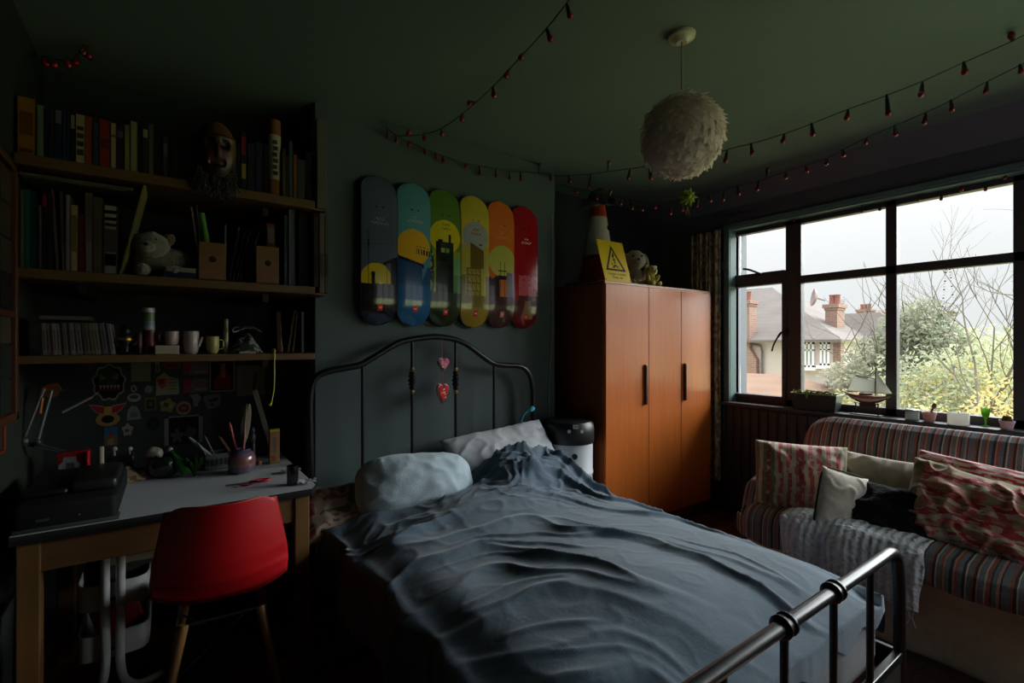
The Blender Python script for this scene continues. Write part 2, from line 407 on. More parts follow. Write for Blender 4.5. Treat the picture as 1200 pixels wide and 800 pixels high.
# window frame
FX0, FX1 = 3.70, 3.76
def wy(x): return onX(x, 400, 3.72).y
yA0, yA1 = wy(858), wy(922); yB0, yB1 = wy(940), wy(1039); yC0, yC1 = wy(1052), wy(1188)
sp = abs(yB1 - yB0) + .06
ybars = [(yA0, WY1), (yB0, yA1), (yC0, yB1), (yC1 - .075, yC1), (yC1 - .075 - sp - .06, yC1 - .075 - sp), (WY0, WY0 + .06)]
f = MB((68, 64, 68))
for a, b in ybars: f.box((FX0, a, WZ0), (FX1, b, WZ1), 0.004)
f.box((FX0, WY0, WZ0), (FX1, WY1, .925), .004); f.box((FX0, WY0, 2.20), (FX1, WY1, WZ1), .004)
f.box((FX0, WY0, 1.771), (FX1, yB0 + .02, 1.825), .004); f.box((FX0 - .012, yA1, 1.783), (FX1, yA0, 1.880), .006)
# opening casement sash bead on the left light
f.box((FX0 - .014, yA1 - .006, .925), (FX1, yA1 + .022, 1.80), .005); f.box((FX0 - .014, yA0 - .02, .925), (FX1, yA0 + .01, 1.80), .005); f.box((FX0 - .014, yA1, .915), (FX1, yA0, .94), .005)
win = f.build('window_1', 'satin', kind='structure')
cuts = [WY0 + .03, yC1 - .1 - sp, yC1 - .03, (yC0 + yB1) / 2, (yB0 + yA1) / 2, WY1 - .03]
for i in range(5):
    for z0, z1 in ((.91, 1.79), (1.80, 2.22)):
        MB((255, 255, 255)).box((3.728, cuts[i], z0), (3.732, cuts[i + 1], z1)).build('window_pane', 'pane_glass', win)
h = MB((24, 22, 24))
p = onX(917, 405, 3.67)
h.cbox((3.685, yA1 - .012, p.z + .10), (.03, .02, .05), .004)
h.tube(smooth_path([(3.665, yA1 - .012, p.z + .105), (3.65, yA1 + .012, p.z + .09), (3.65, yA1 + .055, p.z + .02), (3.652, yA1 + .075, p.z - .04)]), [.008] * 9 + [.006] * 10, 8)
h.build('window_handle', 'satin', win, smooth=True)
h = MB((24, 22, 24))
p0 = onX(871, 315, 3.66); p1 = onX(889, 320, 3.67)
h.tube(smooth_path([p0, onX(878, 316, 3.66), p1]), .008, 8); h.cbox((3.68, p1.y, p1.z - .01), (.03, .03, .03), .004)
h.build('window_stay', 'satin', win, smooth=True)
s = MB((58, 62, 66)); s.box((3.555, WY0, .853), (3.70, WY1 + .12, .878), .006)
s.build('window_sill', 'satin', win)
# boarded panelling under the window
p = MB((52, 52, 56)); p.box((3.60, YF, .10), (XR, 2.6, .853))
y = YF
while y < 2.55:
    p.box((3.588, y, .10), (3.602, y + .052, .84), .005, seg=1); y += .068
p.build('trim_3', 'satin', kind='structure')
b = MB((48, 50, 54)); b.box((3.585, YF, 0), (XR, YB, .11), .005); b.build('baseboard_right', 'satin', kind='structure')
b = MB((48, 56, 56)); b.box((BX0, YBR - .018, 0), (BX1, YBR, .12), .005); b.build('baseboard_back', 'satin', kind='structure')

# ============================================================ LIGHT AND SKY
cam = bpy.data.cameras.new('camera'); co = bpy.data.objects.new('camera', cam); COL.objects.link(co)
co.location = (0, 0, H); co.rotation_euler = (R(90), 0, R(-35.3)); cam.lens = 564 / 1200 * 36; cam.sensor_width = 36; cam.shift_y = 4 / 1200; cam.clip_start = 0.02; cam.clip_end = 500
bpy.context.scene.camera = co
wd = bpy.data.worlds.new('overcast'); bpy.context.scene.world = wd; wd.use_nodes = True; nt = wd.node_tree; nt.nodes.clear()
out = nt.nodes.new('ShaderNodeOutputWorld'); bg = nt.nodes.new('ShaderNodeBackground'); nt.links.new(bg.outputs[0], out.inputs[0])
tc = nt.nodes.new('ShaderNodeTexCoord'); sp_ = nt.nodes.new('ShaderNodeSeparateXYZ'); nt.links.new(tc.outputs['Generated'], sp_.inputs[0])
# overcast luminance rises towards the zenith
cr = ramp(nt, sp_.outputs[2], [(0, (216, 219, 222)), (0.35, (228, 228, 230)), (1, (236, 240, 248))])
k = mathn(nt, 'MULTIPLY_ADD', mathn(nt, 'POWER', mathn(nt, 'MAXIMUM', sp_.outputs[2], 0.0), 2.2), 4.0, 1.0)
nz = N(nt, 'ShaderNodeTexNoise', Scale=2.5, Detail=5.0); nt.links.new(tc.outputs['Generated'], nz.inputs['Vector'])
k2 = mathn(nt, 'MULTIPLY', k, mathn(nt, 'MULTIPLY_ADD', nz.outputs[0], 0.12, 1.24))
nt.links.new(cr, bg.inputs[0]); nt.links.new(k2, bg.inputs[1])
sun = bpy.data.lights.new('overcast_sun', 'SUN'); sun.energy = 13.0; sun.angle = R(60); sun.color = (0.93, 0.97, 1.0)
so = bpy.data.objects.new('overcast_sun', sun); COL.objects.link(so)
d = Vector((-1.0, 0.42, -0.78)); so.rotation_euler = d.to_track_quat('-Z', 'Y').to_euler(); so.location = (8, -1, 6)
po = bpy.data.lights.new('window_portal', 'AREA'); po.shape = 'RECTANGLE'; po.size = WY1 - WY0; po.size_y = WZ1 - WZ0; po.cycles.is_portal = True
pob = bpy.data.objects.new('window_portal', po); COL.objects.link(pob); pob.location = (3.80, (WY0 + WY1) / 2, (WZ0 + WZ1) / 2); pob.rotation_euler = (R(90), 0, R(90))
p2 = bpy.data.lights.new('window_portal', 'AREA'); p2.shape = 'RECTANGLE'; p2.size = FWX1 - FWX0; p2.size_y = 1.82; p2.cycles.is_portal = True
p2b = bpy.data.objects.new('window_portal', p2); COL.objects.link(p2b); p2b.location = ((FWX0 + FWX1) / 2, YF - .09, 1.33); p2b.rotation_euler = (R(90), 0, 0)  # sampling portal for the added window behind the camera
sc = bpy.context.scene
sc.view_settings.view_transform = 'Standard'; sc.view_settings.look = 'None'; sc.view_settings.exposure = 0; sc.view_settings.gamma = 1; sc.view_settings.use_curve_mapping = False
sc.cycles.use_denoising = True; sc.cycles.max_bounces = 10; sc.cycles.diffuse_bounces = 5; sc.cycles.transparent_max_bounces = 12; sc.cycles.sample_clamp_indirect = 6
sc.cycles.caustics_reflective = False; sc.cycles.caustics_refractive = False
# ============================================================ BED
bed = thing('bed', 'black metal double bed with arched headboard against the chimney breast', 'bed', (1.24, 1.5, 0))
HY = 2.46; K = (22, 22, 24)
hp = [(364, 560), (363, 500), (363, 470), (366, 450), (373, 440), (386, 434.5), (410, 430), (425, 426), (450, 411), (468, 401), (483, 397.5), (497, 395.5), (510, 394.5), (522, 395.5), (534, 398),
      (548, 404), (565, 417), (578, 425.5), (592, 428), (606, 428.5), (615, 432), (621, 440), (624, 452), (625, 480), (625, 540)]
path = [onY(x, y, HY) for x, y in hp]
path = [Vector((path[0].x, HY, 0.0))] + path + [Vector((path[-1].x, HY, 0.0))]
MB(K).tube(smooth_path(path, 3), .0165, 12).build('headboard_frame', 'blackmetal', bed, smooth=True)
for x, yt in ((425, 427), (483, 398), (534, 399), (579, 426)):
    a = onY(x, yt, HY); MB(K).tube([(a.x, HY, .42), (a.x, HY, a.z)], .0085, 10).build('headboard_bar', 'blackmetal', bed, smooth=True)
for x in (483, 534):
    a = onY(x, 430, HY); b = onY(x, 461, HY); m = MB(K); n = 7; L = a.z - b.z
    prof = [(.009, 0)]; cols = []
    for i in range(n):
        z = L * (i + .0) / n; brass = i in (0, 6); rr = [.013, .017, .021, .024, .021, .017, .013][i]
        prof += [(rr * .62, z + .002), (rr, z + L / n * .35), (rr, z + L / n * .65), (rr * .62, z + L / n - .001)]
        cols += [K if not brass else (150, 110, 60)] * 4
    prof.append((.008, L)); cols.append(K)
    m.lathe(prof, Matrix.Translation((a.x, HY, b.z)), 14, cols=cols); m.build('bar_finial', 'blackmetal', bed, smooth=True)
a = onY(368, 552, HY).x; b = onY(624, 500, HY).x
MB(K).tube([(a, HY, .575), (b, HY, .575)], .012, 10).build('headboard_rail', 'blackmetal', bed, smooth=True)
FY = .54; FZ = .682
fr = MB(K)
fr.tube(smooth_path([(.60, FY, 0), (.60, FY, .35), (.60, FY, .56), (.615, FY, .635), (.66, FY, FZ - .004), (.72, FY, FZ), (1.2, FY, FZ), (1.70, FY, FZ), (1.82, FY, FZ - .001), (1.872, FY, FZ - .03), (1.893, FY, FZ - .09), (1.90, FY, .5), (1.90, FY, .3), (1.90, FY, 0)], 5), .0165, 14)
fr.build('footboard_frame', 'blackmetal', bed, smooth=True)
for x in (.897, 1.147, 1.41, 1.657):
    MB(K).tube([(x, FY, .33), (x, FY, FZ)], .0095, 10).build('footboard_bar', 'blackmetal', bed, smooth=True)
for x in (1.147, 1.41):
    MB(K).lathe([(.0165, -.024), (.021, -.022), (.027, -.016), (.027, -.010), (.022, -.006), (.022, .006), (.027, .010), (.027, .016), (.021, .022), (.0165, .024)], frame((x, FY, FZ), (0, 1, 0), (1, 0, 0)), 18).build('rail_collar', 'blackmetal', bed, smooth=True)
m = MB(K); m.box((.60, FY - .012, .325), (1.90, FY + .012, .352), .003); m.build('footboard_rail', 'blackmetal', bed)
for x in (.585, 1.89):
    MB(K).box((x, FY, .27), (x + .02, HY, .35), .004).build('side_rail', 'blackmetal', bed)
m = MB((40, 34, 30)); m.box((.60, FY - .008, .18), (1.90, FY + .008, .325), .003); m.build('end_board', 'satin', bed)
m = MB((60, 40, 26))
for i in range(12): m.box((.605, .62 + i * .152, .262), (1.89, .69 + i * .152, .278))
m.build('bed_slats', 'woodx', bed)
# mattress
m = MB((84, 84, 88)); m.box((.615, .585, .28), (1.88, 2.42, .47), .05, seg=4)
for z in (.30, .48): pass
m.build('mattress', 'fabric', smooth=True, label='pale mattress lying on the black metal bed under the grey duvet', cat='mattress')

def fbm(v, o=4):
    s_, a = 0, 1
    for i in range(o): s_ += a * noise.noise(v); v = v * 2.03; a *= .5
    return s_
def ridge(x): return 1 - abs(x) * 2 if abs(x) < .5 else 0
def duvet_pt(u, v):
    # u across (left hem .. right hem), v from foot to head
    Y = lerp(.585, 2.30, v)
    half = .655; L = .30; Rr = .17
    hemL, hemR = L, Rr
    tot = hemL + 2 * half + hemR
    sp = u * tot
    cx = 1.24; top = .565; rad = .07
    if sp < hemL: X = cx - half - .03 + .0; z = top - (hemL - sp); side = -1
    elif sp > hemL + 2 * half: X = cx + half + .015; z = top - (sp - hemL - 2 * half); side = 1
    else: X = cx - half + (sp - hemL); z = top; side = 0
    # round the shoulders
    dl = (sp - hemL); dr = (hemL + 2 * half) - sp
    for dd, sg in ((dl, -1), (dr, 1)):
        k = math.exp(-(dd / .085) ** 2)
        z -= .040 * k; X -= sg * .02 * k * (-1 if dd < 0 else 1) * 0
    z += .035 * math.exp(-((X - 1.25) / .42) ** 2) * sstep(.55, 1.0, Y)
    z -= .055 * (1 - sstep(.58, .80, Y)) * (1 if side == 0 else .3)
    # heap against the far pillow
    z += .13 * math.exp(-(((X - 1.60) / .27) ** 4 + ((Y - 2.08) / .19) ** 4)) * (1 if side == 0 else .25)
    z += .045 * math.exp(-(((X - 1.25) / .35) ** 2 + ((Y - 1.85) / .22) ** 2))
    z += .03 * math.exp(-(((X - 1.05) / .30) ** 2 + ((Y - .95) / .3) ** 2))
    z -= .035 * sstep(1.55, 2.0, Y) * (1 - sstep(.7, 1.1, X)) * (1 if side == 0 else 0)
    # folds: arcs about the near left corner of the bed
    px, py = X - .25, Y - .30
    if side == -1: px -= (hemL - sp) * .8
    if side == 1: px += (sp - hemL - 2 * half) * .8
    r = math.hypot(px, py); ph = math.atan2(py, px)
    w1 = fbm(Vector((px * 1.4, py * 1.4, 3.1)), 3)
    q = r * 4.6 + w1 * 1.0
    n1 = noise.noise(Vector((q, ph * 1.1, 0.7)))
    f1 = max(0, 1 - abs(n1) * 5.5) ** 1.5 * (.35 + .65 * sstep(-.15, .3, noise.noise(Vector((r * 2, ph * 2.3, 8)))))
    q2 = r * 11.0 + w1 * 1.7
    n2 = noise.noise(Vector((q2, ph * 2.0, 5.3)))
    f2 = max(0, 1 - abs(n2) * 4.5) ** 1.5 * sstep(-.1, .25, noise.noise(Vector((r * 3, ph * 2.6, 18))))
    n3 = noise.noise(Vector((X * 9, Y * 9, 9.2))); f3 = max(0, 1 - abs(n3) * 5)
    amp = .55 + .75 * sstep(1.0, 1.9, Y)
    d = amp * (.036 * f1 + .012 * f2) + .004 * f3 * (0.4 + sstep(1.5, 2.1, Y)) + .012 * w1
    heap = math.exp(-(((X - 1.55) / .30) ** 2 + ((Y - 2.05) / .20) ** 2))
    n4 = fbm(Vector((X * 5.0, Y * 6.0, 1.7)), 2); d += heap * .022 * (max(0, 1 - abs(n4) * 2.2) - .4)
    hb = math.exp(-(((X - 1.50) / .40) ** 2 + ((Y - 2.02) / .24) ** 2)); n5 = noise.noise(Vector((X * 13 + w1 * 2, Y * 9, 4.4))); n6 = noise.noise(Vector((X * 8 - Y * 14, Y * 6 + X * 5, 14.4)))
    d += hb * (.016 * max(0, 1 - abs(n5) * 3.2) ** 1.5 + .020 * max(0, 1 - abs(n6) * 3.0) ** 1.5)
    d *= (.25 + .75 * sstep(.585, .68, Y))
    if side == -1: return Vector((X - d * .9 - .02 * math.sin(Y * 14 + w1 * 4), Y, z + .2 * d))
    if side == 1: return Vector((min(X + d * .5, 1.925), Y, z + .1 * d))
    return Vector((X, Y, z + d))
du = MB(); du.grid(duvet_pt, 250, 260)
# tucked foot edge
def foot_pt(u, v):
    p = duvet_pt(u, 0); return Vector((p.x, p.y - .004 * v, lerp(p.z, max(.40, min(p.z, .44 + .02 * math.sin(p.x * 30))), v)))
du.grid(foot_pt, 250, 6, flip=True)
du.merge(1e-4)
duvet = du.build('duvet', 'duvet_cotton', smooth=True, ang=180, label='rumpled slate grey duvet spread over the bed', cat='duvet')

def pillow(name, size, M, col, mat='fabric', rp=0, puff=.5, wr=.012, seed=0, colfn=None, n=44, pw=2.6, fold=None, corner=.12, **kw):
    """size = (w, h, thickness); local X width, Y height, Z thickness"""
    w_, h_, t_ = size; b = MB(col)
    def P(sg):
        def f(u, v):
            a, c = u * 2 - 1, v * 2 - 1
            e = (max(0, 1 - abs(a) ** pw)) ** puff * (max(0, 1 - abs(c) ** pw)) ** puff
            pin = 1 - corner * (1 - e) * (1 - (abs(a) * abs(c)) ** 2)
            x = a * w_ / 2 * (1 - corner * .5 * (1 - c * c) * 0 - corner * (1 - abs(c) ** 2) * abs(a) ** 3 * .5)
            y = c * h_ / 2 * (1 - corner * (1 - abs(a) ** 2) * abs(c) ** 3 * .5)
            if rp:
                mx_ = max(abs(a), abs(c)); nr = (abs(a) ** rp + abs(c) ** rp) ** (1 / rp) or 1
                x = a * w_ / 2 * mx_ / nr; y = c * h_ / 2 * mx_ / nr; e = max(0, 1 - mx_ ** pw) ** puff
            q = Vector((x * 7, y * 7, seed + sg * 3))
            nn = fbm(q, 3); rg = max(0, 1 - abs(noise.noise(q * 1.7 + Vector((0, 0, 9)))) * 4)
            z = sg * t_ / 2 * e + (wr * nn + wr * .9 * rg * sg) * min(1, e * 3)
            p = Vector((x, y, z))
            if fold: p = fold(p)
            return M @ p
        return f
    b.grid(P(1), n, n, colfn); b.grid(P(-1), n, n, colfn, flip=True); b.merge(2e-4)
    return b.build(name, mat, smooth=True, ang=180, **kw)
# front pillow, rounded
c_ = onY(488, 569, 2.17)
M_ = frame(c_, (.97, -.20, -.015), (-.12, -.75, .62))
pillow('pillow', (.57, .31, .27), M_, (176, 194, 204), rp=3.6, seed=2, wr=.007, puff=.5, pw=2.4, corner=.04, label='plump pale blue pillow lying nearest the desk side of the bed', cat='pillow')
c_ = onY(587, 533, 2.33)
M_ = frame(c_ + Vector((.03, 0, -.01)), (.99, -.02, .06), (-.1, -.72, .66))
pillow('pillow', (.70, .38, .15), M_, (196, 198, 204), seed=5, wr=.008, puff=.5, pw=2.8, corner=.10, label='flat white pillow behind the duvet heap against the headboard', cat='pillow')
c_ = onY(395, 590, 2.32)
M_ = frame((.70, 2.26, .555), (.98, -.12, 0), (0, -.45, .9))
def floral(u, v):
    n = noise.noise(Vector((u * 9, v * 9, 4))); return (120, 60, 60) if n > .22 else ((70, 84, 70) if n < -.28 else (150, 132, 120))
pillow('pillow', (.46, .34, .12), M_, (120, 100, 95), seed=8, colfn=floral, label='dark floral pillow beneath the pale blue pillow at the bed head', cat='pillow')

# hearts hanging from the headboard
hx = onY(519, 400, 2.435)
hd = thing('heart_hanging', 'two hanging fabric hearts, pink above red, tied to the headboard arch', 'decoration', onY(519, 475, 2.435))
def heart(cx, cy, w_, h_, n=40):
    pts = []
    for i in range(n):
        t = 2 * math.pi * i / n
        x = 16 * math.sin(t) ** 3; y = 13 * math.cos(t) - 5 * math.cos(2 * t) - 2 * math.cos(3 * t) - math.cos(4 * t)
        pts.append((cx + x / 32 * w_, cy + (y + 2.5) / 29 * h_))
    return pts
FM = Matrix(((1, 0, 0, 0), (0, 0, 1, 0), (0, 1, 0, 0), (0, 0, 0, 1)))   # local XY -> world XZ, depth along +Y
def plane(o, flipz=False): return Matrix.Translation(o) @ Matrix(((1, 0, 0, 0), (0, 0, -1, 0), (0, 1, 0, 0), (0, 0, 0, 1)))
a = onY(519, 397, 2.435)
MB((190, 120, 130)).tube([(a.x, 2.447, a.z), (a.x, 2.435, onY(519, 460, 2.435).z)], .0022, 6).build('ribbon', 'fabric', hd)
def heart_mesh(c, w_, h_, inner, rim, name, tilt):
    m = MB(rim); M = Matrix.Translation(c) @ Euler((0, R(tilt), R(18))).to_matrix().to_4x4() @ Matrix(((1, 0, 0, 0), (0, 0, -1, 0), (0, 1, 0, 0), (0, 0, 0, 1)))
    for k, (s1, d0) in enumerate(((1, 0), (.95, .008), (.82, .013))):
        m.prism(heart(0, 0, w_ * s1, h_ * s1), M @ Matrix.Translation((0, 0, -d0)), d0 * 2 + .002, col=rim if k < 2 else inner)
    for _ in range(9):
        x, y = random.uniform(-.26, .26) * w_, random.uniform(-.22, .26) * h_
        m.prism(circ(.004, 6, x, y), M, .0175, col=random.choice([(230, 200, 120), (240, 240, 230), (120, 150, 60)]))
    m.build(name, 'fabric', hd, smooth=True)
heart_mesh(onY(519, 427, 2.43), .085, .075, (206, 96, 130), (196, 150, 170), 'pink_heart', 4)
heart_mesh(onY(518, 461, 2.43), .088, .115, (190, 24, 30), (226, 150, 160), 'red_heart', 3)

# bendy blue clip light on the bed head
cl = thing('clip_lamp', 'teal bendy clip light rising beside the headboard corner', 'lamp', onY(612, 505, 2.40))
MB((50, 140, 165)).tube(smooth_path([onY(611, 508, 2.40), onY(611, 495, 2.40), onY(614, 486, 2.40), onY(621, 480, 2.40)]), .0045, 8).build('gooseneck', 'satin', cl, smooth=True)
MB((60, 165, 190)).lathe([(.004, 0), (.014, .006), (.017, .028), (.012, .04), (.002, .042)], frame(onY(620, 481, 2.40), (0, 1, 0), (.8, 0, .35)), 14).build('lamp_head', 'satin', cl, smooth=True)
m = MB((40, 44, 48)); m.cbox(onY(610, 508, 2.41) , (.05, .04, .03), .006); m.build('clip', 'satin', cl, smooth=True)

# ============================================================ WARDROBE
wx0, wx1, wf, wb, wt = 2.30, 3.485, 2.20, 2.76, 1.74
wr = thing('wardrobe', 'tall teak wardrobe with three plain doors in the corner by the window', 'wardrobe', ((wx0 + wx1) / 2, (wf + wb) / 2, 0))
TK = (208, 112, 46)
m = MB((150, 78, 42)); m.box((wx0, wf + .02, .09), (wx0 + .018, wb, wt), .001); m.box((wx1 - .018, wf + .02, .09), (wx1, wb, wt), .001); m.box((wx0, wf + .005, wt - .012), (wx1, wb, wt + .006), .002, col=(196, 140, 100)); m.box((wx0, wf + .02, .09), (wx1, wb, .108)); m.box((wx0 + .018, wb - .012, .1), (wx1 - .018, wb, wt - .01))
m.build('body', 'teak', wr)
m = MB((120, 62, 34)); m.box((wx0 + .03, wf + .06, 0), (wx1 - .03, wb - .02, .09)); m.build('plinth', 'teak', wr)
dx = [wx0 + .002, onY(760, 400, wf).x, onY(798, 400, wf).x, wx1 - .002]
for i in range(3):
    m = MB(TK); m.box((dx[i] + .0025, wf - .002, .105), (dx[i + 1] - .0025, wf + .018, wt - .014), .0015)
    dr = m.build('door', 'teak', wr)
    if i != 1:
        hxp = onY(755.5 if i == 0 else 801.5, 450, wf).x; z0, z1 = onY(755, 474, wf).z, onY(755, 427, wf).z
        q = MB((58, 26, 16)); q.box((hxp - .010, wf - .020, z0), (hxp + .010, wf - .0025, z1), .005)
        q.box((hxp - .003, wf - .0215, z0 + .01), (hxp + .003, wf - .019, z1 - .01), col=(24, 10, 8)); q.build('door_handle', 'teak', dr)

# ============================================================ BIN
bc = Vector((2.115, 2.34, 0)); bz = .835
bn = thing('bin', 'white cylindrical bin with domed black lid between bed and wardrobe', 'bin', bc)
m = MB((205, 208, 212)); m.lathe([(.135, 0), (.14, .005), (.142, .12), (.146, .125), (.142, .13), (.146, .30), (.151, .305), (.151, .315), (.146, .32), (.148, .50), (.153, .505), (.153, .52), (.149, .525), (.150, .70)], Matrix.Translation(bc), 40); m.build('drum', 'satin', bn, smooth=True)
m = MB((26, 26, 28)); m.lathe([(.156, .70), (.159, .705), (.160, .78), (.156, .815), (.142, .835), (.10, .843), (.0, .845)], Matrix.Translation(bc), 40); lid = m.build('lid', 'satin', bn, smooth=True)
def on_cyl(c, r, x, y):  # where a sight line meets the near side of an upright cylinder
    d = ray(x, y); A = d.x ** 2 + d.y ** 2; B = -2 * (d.x * c.x + d.y * c.y); Cc = c.x ** 2 + c.y ** 2 - r * r
    t = (-B - math.sqrt(max(0, B * B - 4 * A * Cc))) / (2 * A); return Vector((d.x * t, d.y * t, H + d.z * t))
for x, y, s1, shape, colr in ((674.5, 500, .016, 'r', (190, 190, 190)), (667, 505.5, .0085, 'c', (200, 200, 200)), (682, 505.5, .0085, 'c', (170, 170, 172))):
    p = on_cyl(bc, .160, x, y); nn = Vector((p.x - bc.x, p.y - bc.y, 0)).normalized(); Mx = frame(p + nn * .0005, Vector((0, 0, 1)).cross(nn), nn)
    m = MB(colr); m.prism(circ(s1 * 1.3, 16) if shape == 'c' else [(-s1, -s1 * .75), (s1, -s1 * .75), (s1, s1 * .75), (-s1, s1 * .75)], Mx, .0015)
    if shape == 'r': m.prism([(-s1 * .7, -.003), (s1 * .7, -.003), (s1 * .7, .003), (-s1 * .7, .003)], Mx, .002, col=(60, 60, 64))
    m.build('sticker', 'paper', lid)
p = on_cyl(bc, .149, 673.5, 535); nn = Vector((p.x - bc.x, p.y - bc.y, 0)).normalized()
m = MB((16, 16, 18)); m.lathe([(.0, .003), (.017, .003), (.019, 0)], frame(p, Vector((0, 0, 1)).cross(nn), nn) , 20); m.build('vent_hole', 'satin', bn)
m = MB((150, 145, 130)); m.tube(smooth_path([onY(648, 250, 2.54), onY(647, 380, 2.54), onY(644, 440, 2.54), onY(643, 490, 2.54), onY(643, 560, 2.54)]), .0025, 6)
m.build('power_cord', 'satin', smooth=True, label='thin pale cord hanging down the wall between headboard and wardrobe', cat='cord')
# ============================================================ SOFA
SF = 2.55; SY1 = 1.46; SY0 = -.75
sofa = thing('sofa', 'low sofa under the window with striped cover and cream skirt', 'sofa', (3.0, .4, 0))
m = MB((238, 214, 186))
def skirt(u, v):
    # front and left end, slightly gathered
    Lf = SY1 - SY0 - .1; La = .9; tot = Lf + La; s_ = u * tot; z = lerp(.0, .40, v)
    wv = (.012 * noise.noise(Vector((s_ * 6, v * 1.5, 2))) + .004 * math.sin(s_ * 26 + 2 * math.sin(s_ * 3))) * (1 - v)
    out = .03 * (1 - v)
    if s_ < Lf: return Vector((SF + .05 - out * .3 + wv, SY0 + s_, z))
    a = min(1, (s_ - Lf) / .12)
    if s_ < Lf + .12:
        th = a * math.pi / 2; return Vector((SF + .05 + .1 * (1 - math.cos(th)) + wv, SY1 - .1 + .1 * math.sin(th), z))
    return Vector((SF + .15 + (s_ - Lf - .12), SY1 + wv, z))
m.grid(skirt, 160, 14, flip=True); m.build('skirt', 'fabric', sofa, smooth=True, solid=.006)
# seat cover: rounded cushion with a striped throw falling over the front
def seat(u, v):
    # u along Y (from right end to left), v from the back to over the front hem
    y = lerp(SY0, SY1 + .005, u)
    endr = sstep(0, .10, SY1 + .01 - y)            # rounding at the left end
    hem = lerp(.29, .345, sstep(1.3, .7, y)) if y > .7 else .345
    hem += .012 * math.sin(y * 9) + .006 * noise.noise(Vector((y * 12, 0, 0)))
    prof = [(3.28, .42), (3.0, .455), (2.80, .465), (2.66, .462), (2.585, .45), (2.545, .425), (2.532, .39), (2.530, hem + .02), (2.532, hem)]
    f = v * (len(prof) - 1); i = min(int(f), len(prof) - 2); t = f - i
    x = lerp(prof[i][0], prof[i + 1][0], t); z = lerp(prof[i][1], prof[i + 1][1], t)
    z -= (1 - endr) ** 2 * .10 if z > .40 else 0; x += (1 - endr) ** 2 * .05
    z += .008 * fbm(Vector((x * 4, y * 4, 1)), 3); x += .006 * fbm(Vector((z * 9, y * 7, 5)), 3)
    return Vector((x, y, z))
m = MB(); m.grid(seat, 180, 48); m.build('seat_cover', 'sofa_stripe', sofa, smooth=True, ang=180, solid=.008)
m = MB((190, 170, 150)); m.box((2.62, SY0 + .02, .10), (3.35, SY1 - .03, .41), .03, seg=3)
m.build('seat_base', 'fabric', sofa, smooth=True)
# back: fat rolled profile, rounded at its left end
BP = [(3.16, .30), (3.17, .45), (3.19, .60), (3.21, .72), (3.235, .80), (3.275, .855), (3.325, .880), (3.38, .878), (3.43, .855), (3.47, .80), (3.49, .70), (3.50, .5), (3.50, .05)]
def back(u, v):
    y = lerp(SY0, SY1 - .03, u); f = v * (len(BP) - 1); i = min(int(f), len(BP) - 2); t = f - i
    x = lerp(BP[i][0], BP[i + 1][0], t); z = lerp(BP[i][1], BP[i + 1][1], t)
    e = max(0, 1 - (SY1 - .03 - y) / .16); k = 1 - math.sqrt(max(0, 1 - e * e))
    z -= .16 * k * sstep(.45, .85, z); x = lerp(x, 3.34, .35 * k)
    return Vector((x + .006 * fbm(Vector((y * 3, z * 4, 2)), 3), y, z))
m = MB(); m.grid(back, 160, 60)
ring = [back(1, j / 60) for j in range(61)]; cx = sum(ring, Vector()) / 61
m.add([*ring, cx], [(j, j + 1, 61) for j in range(60)]); m.merge(1e-4)
m.build('backrest', 'sofa_stripe', sofa, smooth=True, ang=180)
m = MB((118, 84, 74))
def arm(u, v):
    x = lerp(2.70, 3.2, u); th = lerp(-.3, math.pi + .3, v)
    hgt = .52 + .045 * math.exp(-((x - 2.88) / .12) ** 2)
    r = .055 + .006 * fbm(Vector((x * 9, v * 3, 3)), 3)
    zz = hgt - .06 + r * 1.2 * math.sin(th)
    if v < .08 or v > .92: zz -= .10
    return Vector((x, SY1 - .005 + r * math.cos(th), zz - .12 * (1 - sstep(0, .12, u))))
m.grid(arm, 40, 24); m.build('arm_cover', 'sofa_stripe', sofa, smooth=True, ang=180, solid=.012)
m = MB((118, 84, 74)); m.box((2.74, SY1 - .045, .40), (3.2, SY1 + .035, .50), .02); m.build('arm_base', 'fabric', sofa, smooth=True)

# cushions
def stripes(per, cols, ax=0, wob=.02):
    def f(u, v):
        q = (u if ax == 0 else v) + wob * noise.noise(Vector((u * 5, v * 5, 1)))
        k = int(q * per) % len(cols); c0 = cols[k]
        if noise.noise(Vector((u * 22, v * 22, k * 3.0))) > .25 and c0[0] - c0[1] > 40: c0 = (196, 170, 150)
        return c0
    return f
RD, CRM, OLV = (196, 92, 96), (202, 186, 162), (128, 122, 88)
c1 = onX(937, 566, 2.80)
M1 = frame(c1, (.42, -.90, .0), (-.88, -.42, .22))
pillow('cushion', (.44, .43, .24), M1, RD, seed=11, n=70, corner=.06, pw=3.0, colfn=stripes(22, [OLV, CRM, OLV, (150, 80, 76), OLV, CRM, RD, CRM, RD, CRM, RD, RD, CRM, RD, CRM, RD, CRM, RD, CRM, RD, CRM, OLV]), wr=.018, label='big red and cream striped cushion with olive edge at the sofa end nearest the wardrobe', cat='cushion')
c2 = onX(1033, 577, 3.0)
pillow('cushion', (.48, .38, .14), frame(c2, (.12, -.98, -.04), (-.93, -.15, .35)), (212, 200, 184), seed=14, wr=.014, label='cream cushion leaning on the sofa back behind the black one', cat='cushion')
c3 = onX(985, 590, 2.66)
M3 = frame(c3, (.30, -.90, -.32), (-.35, -.90, .26)) if 0 else frame(c3, (.80, -.55, -.30), (-.55, -.80, .20))
p3 = pillow('cushion', (.23, .31, .09), M3, (216, 208, 194), seed=17, wr=.008, label='small off-white cushion with dark piping beside the striped cushion', cat='cushion')
pp = [Vector((.115 * math.copysign(abs(math.cos(t)) ** .35, math.cos(t)), .155 * math.copysign(abs(math.sin(t)) ** .35, math.sin(t)), .0)) for t in [2 * math.pi * k / 60 for k in range(60)]]
